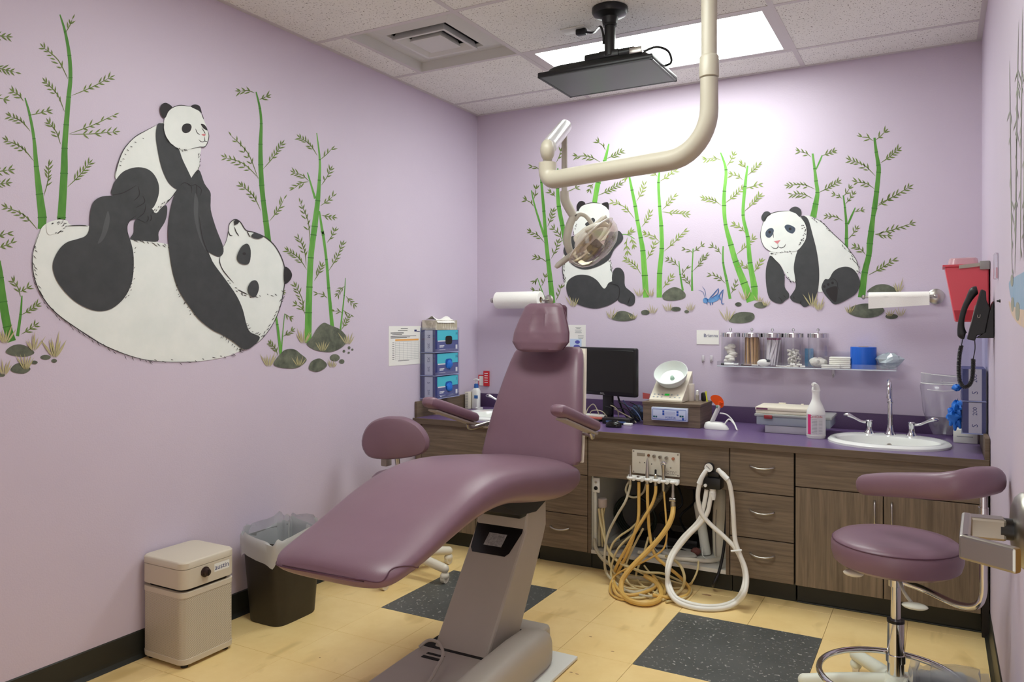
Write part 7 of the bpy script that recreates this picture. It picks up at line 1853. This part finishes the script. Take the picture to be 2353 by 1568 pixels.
for n_, r_, pts in WH: hose(n_, pts, r_, M_hoseW, None, t, seg=12)
mb = MB()
for (u0, v0, u1, v1, r0, r1) in ((1624, 1080, 1607, 1112, .010, .0145), (1650, 1078, 1672, 1102, .010, .0145)):
    mb.tube([onY(u0, v0, 3.922), onY((u0+u1)/2-2, (v0+v1)/2, 3.918), onY(u1, v1, 3.918)], [r0, (r0+r1)/2, r1], 14, 3)
obj('hose_tip', mb, M_white, t)
q1 = onY(1638, 1115, 3.948); obj('coupling', MB().lathe([(.018, 0), (.018, -.02), (.016, -.024), (.016, -.03), (.0155, -.032), (.017, -.036), (.0155, -.040), (.0165, -.044), (.015, -.06), (.012, -.075)], q1, WZd, 24, cap=False), M_white, t)
cl_ = onY(1694, 1264, 3.885); obj('hose_clip', MB().tube([cl_ + Vector((-.026, -.016, -.006)), cl_ + Vector((0, -.020, 0)), cl_ + Vector((.026, -.016, .006))], .005, 8, 3), M_white, t)
# loose beige tubing that spills to the floor
spill = [
 (M_hose, .0065, [(1376,1170,4.03),(1380,1200,3.99),(1388,1235,3.95),(1400,1270,3.92),(1425,1295,3.90),(1460,1310,3.88),(1490,1325,'f',.05),(1512,1342,'f',.02),(1508,1362,'f',.008),(1480,1374,'f',.008),(1445,1374,'f',.008),(1420,1360,'f',.02),(1414,1338,3.86)]),
 (M_hose, .0065, [(1383,1170,4.03),(1388,1210,3.99),(1392,1250,3.94),(1410,1280,3.92),(1440,1300,3.91),(1480,1315,3.90),(1520,1318,3.92),(1550,1330,'f',.04),(1580,1345,'f',.02),(1588,1360,'f',.008),(1570,1376,'f',.008),(1530,1384,'f',.008)]),
 (M_hoseG, .0105, [(1366,1240,4.03),(1370,1262,3.99),(1385,1285,3.96),(1405,1300,3.94),(1430,1322,3.92),(1470,1330,3.92),(1500,1335,'f',.03),(1498,1350,'f',.014),(1465,1362,'f',.014),(1430,1358,'f',.014)]),
 (M_hose, .006, [(1460,1225,4.00),(1440,1240,3.95),(1420,1262,3.92),(1408,1290,3.90),(1404,1320,3.88),(1412,1345,'f',.02),(1440,1352,'f',.008),(1475,1358,'f',.008),(1500,1372,'f',.008)]),
 (M_hose, .006, [(1478,1215,4.00),(1462,1245,3.95),(1445,1280,3.92),(1436,1310,3.90),(1440,1335,'f',.03),(1458,1352,'f',.008),(1488,1364,'f',.008)]),
 (M_hose, .006, [(1490,1235,4.00),(1480,1270,3.95),(1468,1300,3.93),(1462,1325,3.92),(1475,1345,'f',.01),(1500,1360,'f',.008),(1530,1372,'f',.008)]),
 (M_hose, .006, [(1470,1195,4.05),(1450,1215,4.00),(1425,1232,3.96),(1408,1250,3.94),(1400,1275,3.92),(1402,1300,3.90),(1418,1325,3.90),(1450,1345,'f',.008),(1500,1352,'f',.008),(1560,1352,'f',.008),(1590,1340,'f',.008)]),
 (M_hose, .0075, [(1530,1278,3.95),(1550,1288,3.92),(1566,1305,3.90),(1573,1330,3.88),(1568,1352,'f',.03),(1550,1368,'f',.009),(1520,1380,'f',.009)]),
 (M_hose, .005, [(1605,1290,4.00),(1603,1310,3.96),(1592,1335,3.94),(1580,1345,'f',.02),(1540,1335,3.97),(1500,1322,3.96),(1480,1300,3.98)]),
 (M_hoseG, .006, [(1446,1105,4.02),(1438,1125,4.02),(1445,1140,4.02),(1462,1143,4.02),(1478,1132,4.02),(1485,1112,4.02)]),
]
for k, (m_, r_, pts) in enumerate(spill):
    o = hose('loose_hose', pts, r_, m_, None)
    tag(o, ('short beige hose looped behind the first holder place' if k == 9 else 'thick grey beige hose leaving the left of the open bay' if k == 2 else 'thinnest beige hose running out to the white hose loop' if k == 8 else 'thick pale hose arching down beside the white hose loop' if k == 7 else 'beige dental hose tangled with others below the handpiece holder'), 'hose', 'tangled beige hoses spilling from the bay')
# things inside the bay
ix0, iz0 = BAY0+.022, ZK+.0205
p = onY(1371, 1112, 4.03)
t = thing('valve_outlet', 'white two port outlet plate inside the open bay', 'outlet', (p.x, 4.03, p.z-.05))
zt_ = onY(1371, 1098, 4.03).z; zb_ = onY(1371, 1132, 4.03).z
obj('plate', MB().rbox(p.x-.024, p.x+.020, 4.024, 4.036, zb_, zt_, .004), M_white, t)
obj('port', MB().lathe([(.011, 0), (.011, .004), (.007, .005), (.007, .001), (.0005, .001)], (p.x-.002, 4.024, zb_+.025), (0, -1, 0), 18), M_black, t)
obj('knob', MB().lathe([(.007, 0), (.007, .004), (.0005, .005)], (p.x-.002, 4.024, zt_-.024), (0, -1, 0), 14), M_steel, t)
obj('conduit', MB().rbox(BAY0+.0225, p.x-.002, 4.030, 4.05, iz0, zb_+.01, .003), M_offw, t)
p = onY(1383, 1158, 4.05)
t = thing('tubing_manifold', 'grey capped bundle of tubes standing inside the open bay', 'tubing', (p.x, 4.06, iz0))
obj('cap', MB().lathe([(.026, 0), (.026, .044), (.022, .048), (.0005, .048)], (p.x, 4.062, p.z-.02), WZd, 24), mat('mauve_grey', (190, 174, 164), .5), t)
for k, dx_ in enumerate((-.016, .0, .013)):
    obj('tube', MB().tube([(p.x+dx_, 4.06, p.z-.018), (p.x+dx_*.9-.004*k, 4.06, .30), (p.x+dx_-.004, 4.058, .21), (p.x+dx_+.004*k, 4.05, iz0+.012)], .0085 if k == 0 else .0062, 10, 4), M_hoseG if k == 0 else M_hose, t)
p = onY(1428, 1200, 4.30); p.x = max(p.x, BAY0+.165)
t = thing('cord_coil', 'coiled dark green cord at the back of the open bay', 'cord', (p.x, 4.30, iz0))
zc_ = iz0 + .135
for k in range(4):
    obj('loop', MB().tube([(p.x + (.125-.007*k)*math.cos(2*math.pi*i/40), 4.31 + .016*k - .05*math.sin(2*math.pi*i/40)*.5, zc_ + (.125-.005*k)*math.sin(2*math.pi*i/40)) for i in range(40)], .0085, 8, closed=True), mat('dark_green_cord', (34, 40, 32), .5), t)
t = thing('black_power_brick', 'black power supply lying in the open bay', 'power supply', (-1.50, 4.22, iz0))
obj('case', MB().rbox(-1.60, -1.44, 4.17, 4.26, iz0, iz0+.045, .006), M_black, t); obj('tag', quad((-1.55, 4.17, iz0+.03), WXd, WZd, .06, .012), M_offw, t); obj('cord', MB().tube([(-1.44, 4.21, iz0+.02), (-1.38, 4.18, iz0+.01), (-1.30, 4.24, iz0+.008), (-1.22, 4.2, iz0+.008)], .005, 8, 6), M_black, t)
t = thing('black_device', 'flat black device at the back of the open bay', 'device', (-1.30, 4.35, iz0))
obj('case', MB().rbox(-1.42, -1.18, 4.28, 4.43, iz0, iz0+.05, .008), mat('satin_black', (26, 25, 26), .4), t); obj('vent_strip', MB().box(-1.40, -1.20, 4.2785, 4.281, iz0+.02, iz0+.03), M_dark, t)
t = thing('flat_router', 'flat white oval router on the bay floor', 'router', (-1.20, 4.12, iz0))
obj('shell', MB().loft([[(-1.235 + x, 4.115 + y, iz0+z) for x, y in sup(0, 0, .095*k, .05*k, 2.3, 32)] for k, z in ((.96, 0), (1, .006), (1, .016), (.92, .024), (.5, .027))]), mat('router_grey', (196, 190, 180), .4), t); obj('port_dot', MB().ell((-1.27, 4.066, iz0+.014), .006, .003, .005), M_black, t)
o = tag(obj('red_cord_spool', blob((-1.16, 4.18, iz0+.022), .028, .024, .02, .1, 9), mat('spool_red_brown', (112, 66, 60), .6)), 'dull red spool of wire beside the flat router', 'spool'); o.location.z = iz0
px2 = onY(1608, 1180, 4.20).x
t = thing('white_tube_canister', 'tall white tube canister leaning inside the open bay', 'canister', (px2, 4.22, iz0))
obj('tube', MB().tube([(px2+.03, 4.22, iz0+.004), (px2-.012, 4.22, iz0+.27)], .026, 20).ell((px2-.012, 4.22, iz0+.27), .026, .026, .022), M_offw, t)
px3 = onY(1652, 1200, 4.18).x
t = thing('cream_canister', 'tall cream water tank inside the open bay beside the drawers', 'tank', (px3, 4.22, iz0))
obj('tank', MB().lathe([(.001, 0), (.040, 0), (.046, .02), (.050, .14), (.046, .26), (.034, .345), (.018, .37), (.001, .375)], (px3, 4.24, iz0), WZd, 28), M_cream, t); obj('seam_rib', MB().tube([(px3-.02, 4.195, iz0+.01), (px3-.022, 4.190, iz0+.14), (px3-.018, 4.198, iz0+.26)], .003, 6, 4), M_taupe, t)
hz_ = [(BAY1-.045, 4.14, .53), (BAY1-.036, 4.10, .42), (BAY1-.034, 4.06, .30), (BAY1-.040, 4.03, .19), (BAY1-.055, 4.0, .10), (BAY1-.075, 3.98, .05), (BAY1-.09, 4.03, .02)]
tag(obj('black_cable', MB().tube(hz_, .0075, 10, 6), M_black), 'thick black cable hanging over the bay floor beside the drawers', 'cable')
tag(obj('corrugated_hose', MB().tube([(BAY0+.40, 4.35, .52), (BAY0+.33, 4.28, .40), (BAY0+.25, 4.20, .28), (BAY0+.20, 4.12, .18), (BAY0+.13, 4.06, .145), (BAY0+.10, 4.03, iz0+.02)], .0165, 14, 6), mat('grey_ribbed_hose', (132, 126, 110), .6, var=(100, 94, 82), vs=120, contrast=3)), 'grey ribbed hose slanting through the open bay', 'hose')
tag(obj('cream_floor_hose', MB().tube([(BAY0+.28, 4.05, iz0+.012), (BAY0+.42, 4.035, iz0+.012), (BAY0+.55, 4.05, iz0+.012), (BAY0+.66, 4.08, iz0+.012), (BAY0+.71, 4.15, iz0+.014)], .0115, 12, 6), M_cream), 'cream hose lying along the bay floor', 'hose')
for k, (x0_, y0_, x1_, y1_) in enumerate(((-1.40, 4.10, -1.30, 4.06), (-1.34, 4.13, -1.28, 4.07), (-1.12, 4.07, -1.02, 4.11))):
    tag(obj('thin_wire', MB().tube([(x0_, y0_+.1, iz0+.06), (x0_+.02, y0_+.04, iz0+.02), (x1_, y1_, iz0+.004)], .0026, 7, 5), M_offw), 'thin pale wire on the bay floor', 'wire', 'thin pale wires in the bay')
for k, (x_, z_) in enumerate(((-1.37, .47), (-1.30, .50), (-1.22, .45), (-1.10, .50))):
    tag(obj('dark_cable', MB().tube([(x_, 4.5, .74), (x_+.04*math.sin(k), 4.42, .55), (x_+.08, 4.36, z_-.12), (x_+.05*k-.04, 4.32, .28), (x_+.06, 4.40, iz0+.01)], .006, 8, 6), M_black), 'dark cable hanging at the back of the open bay', 'cable', 'dark cables in the bay')
tag(obj('valve_block', MB().rbox(-1.28, -1.12, 4.36, YB-.031, .44, .50, .006).rbox(-1.20, -1.17, 4.37, 4.42, .50, .60, .004), mat('dark_red_black', (48, 28, 28), .5)), 'dark valve block fixed to the back of the open bay', 'valve')
# small stains on the floor tiles
M_stain = mat('brown_floor_stain', (150, 104, 76), .6, var=(176, 136, 96), vs=40)
for u, v, a_, b_ in ((1625, 1368, .030, .012), (1312, 1546, .008, .004), (1326, 1550, .010, .004), (1357, 1464, .008, .005), (1408, 1498, .010, .004), (735, 1512, .006, .004)):
    p = onZ(u, v, 0); n_ = 14; rs = random.Random(int(u))
    mb = MB().add([(p.x + a_*math.cos(2*math.pi*i/n_)*rs.uniform(.5, 1.1), p.y + b_*math.sin(2*math.pi*i/n_)*rs.uniform(.5, 1.1), .0005) for i in range(n_)], [tuple(range(n_))])
    obj('stain', mb, M_stain, floor, fixn=False)
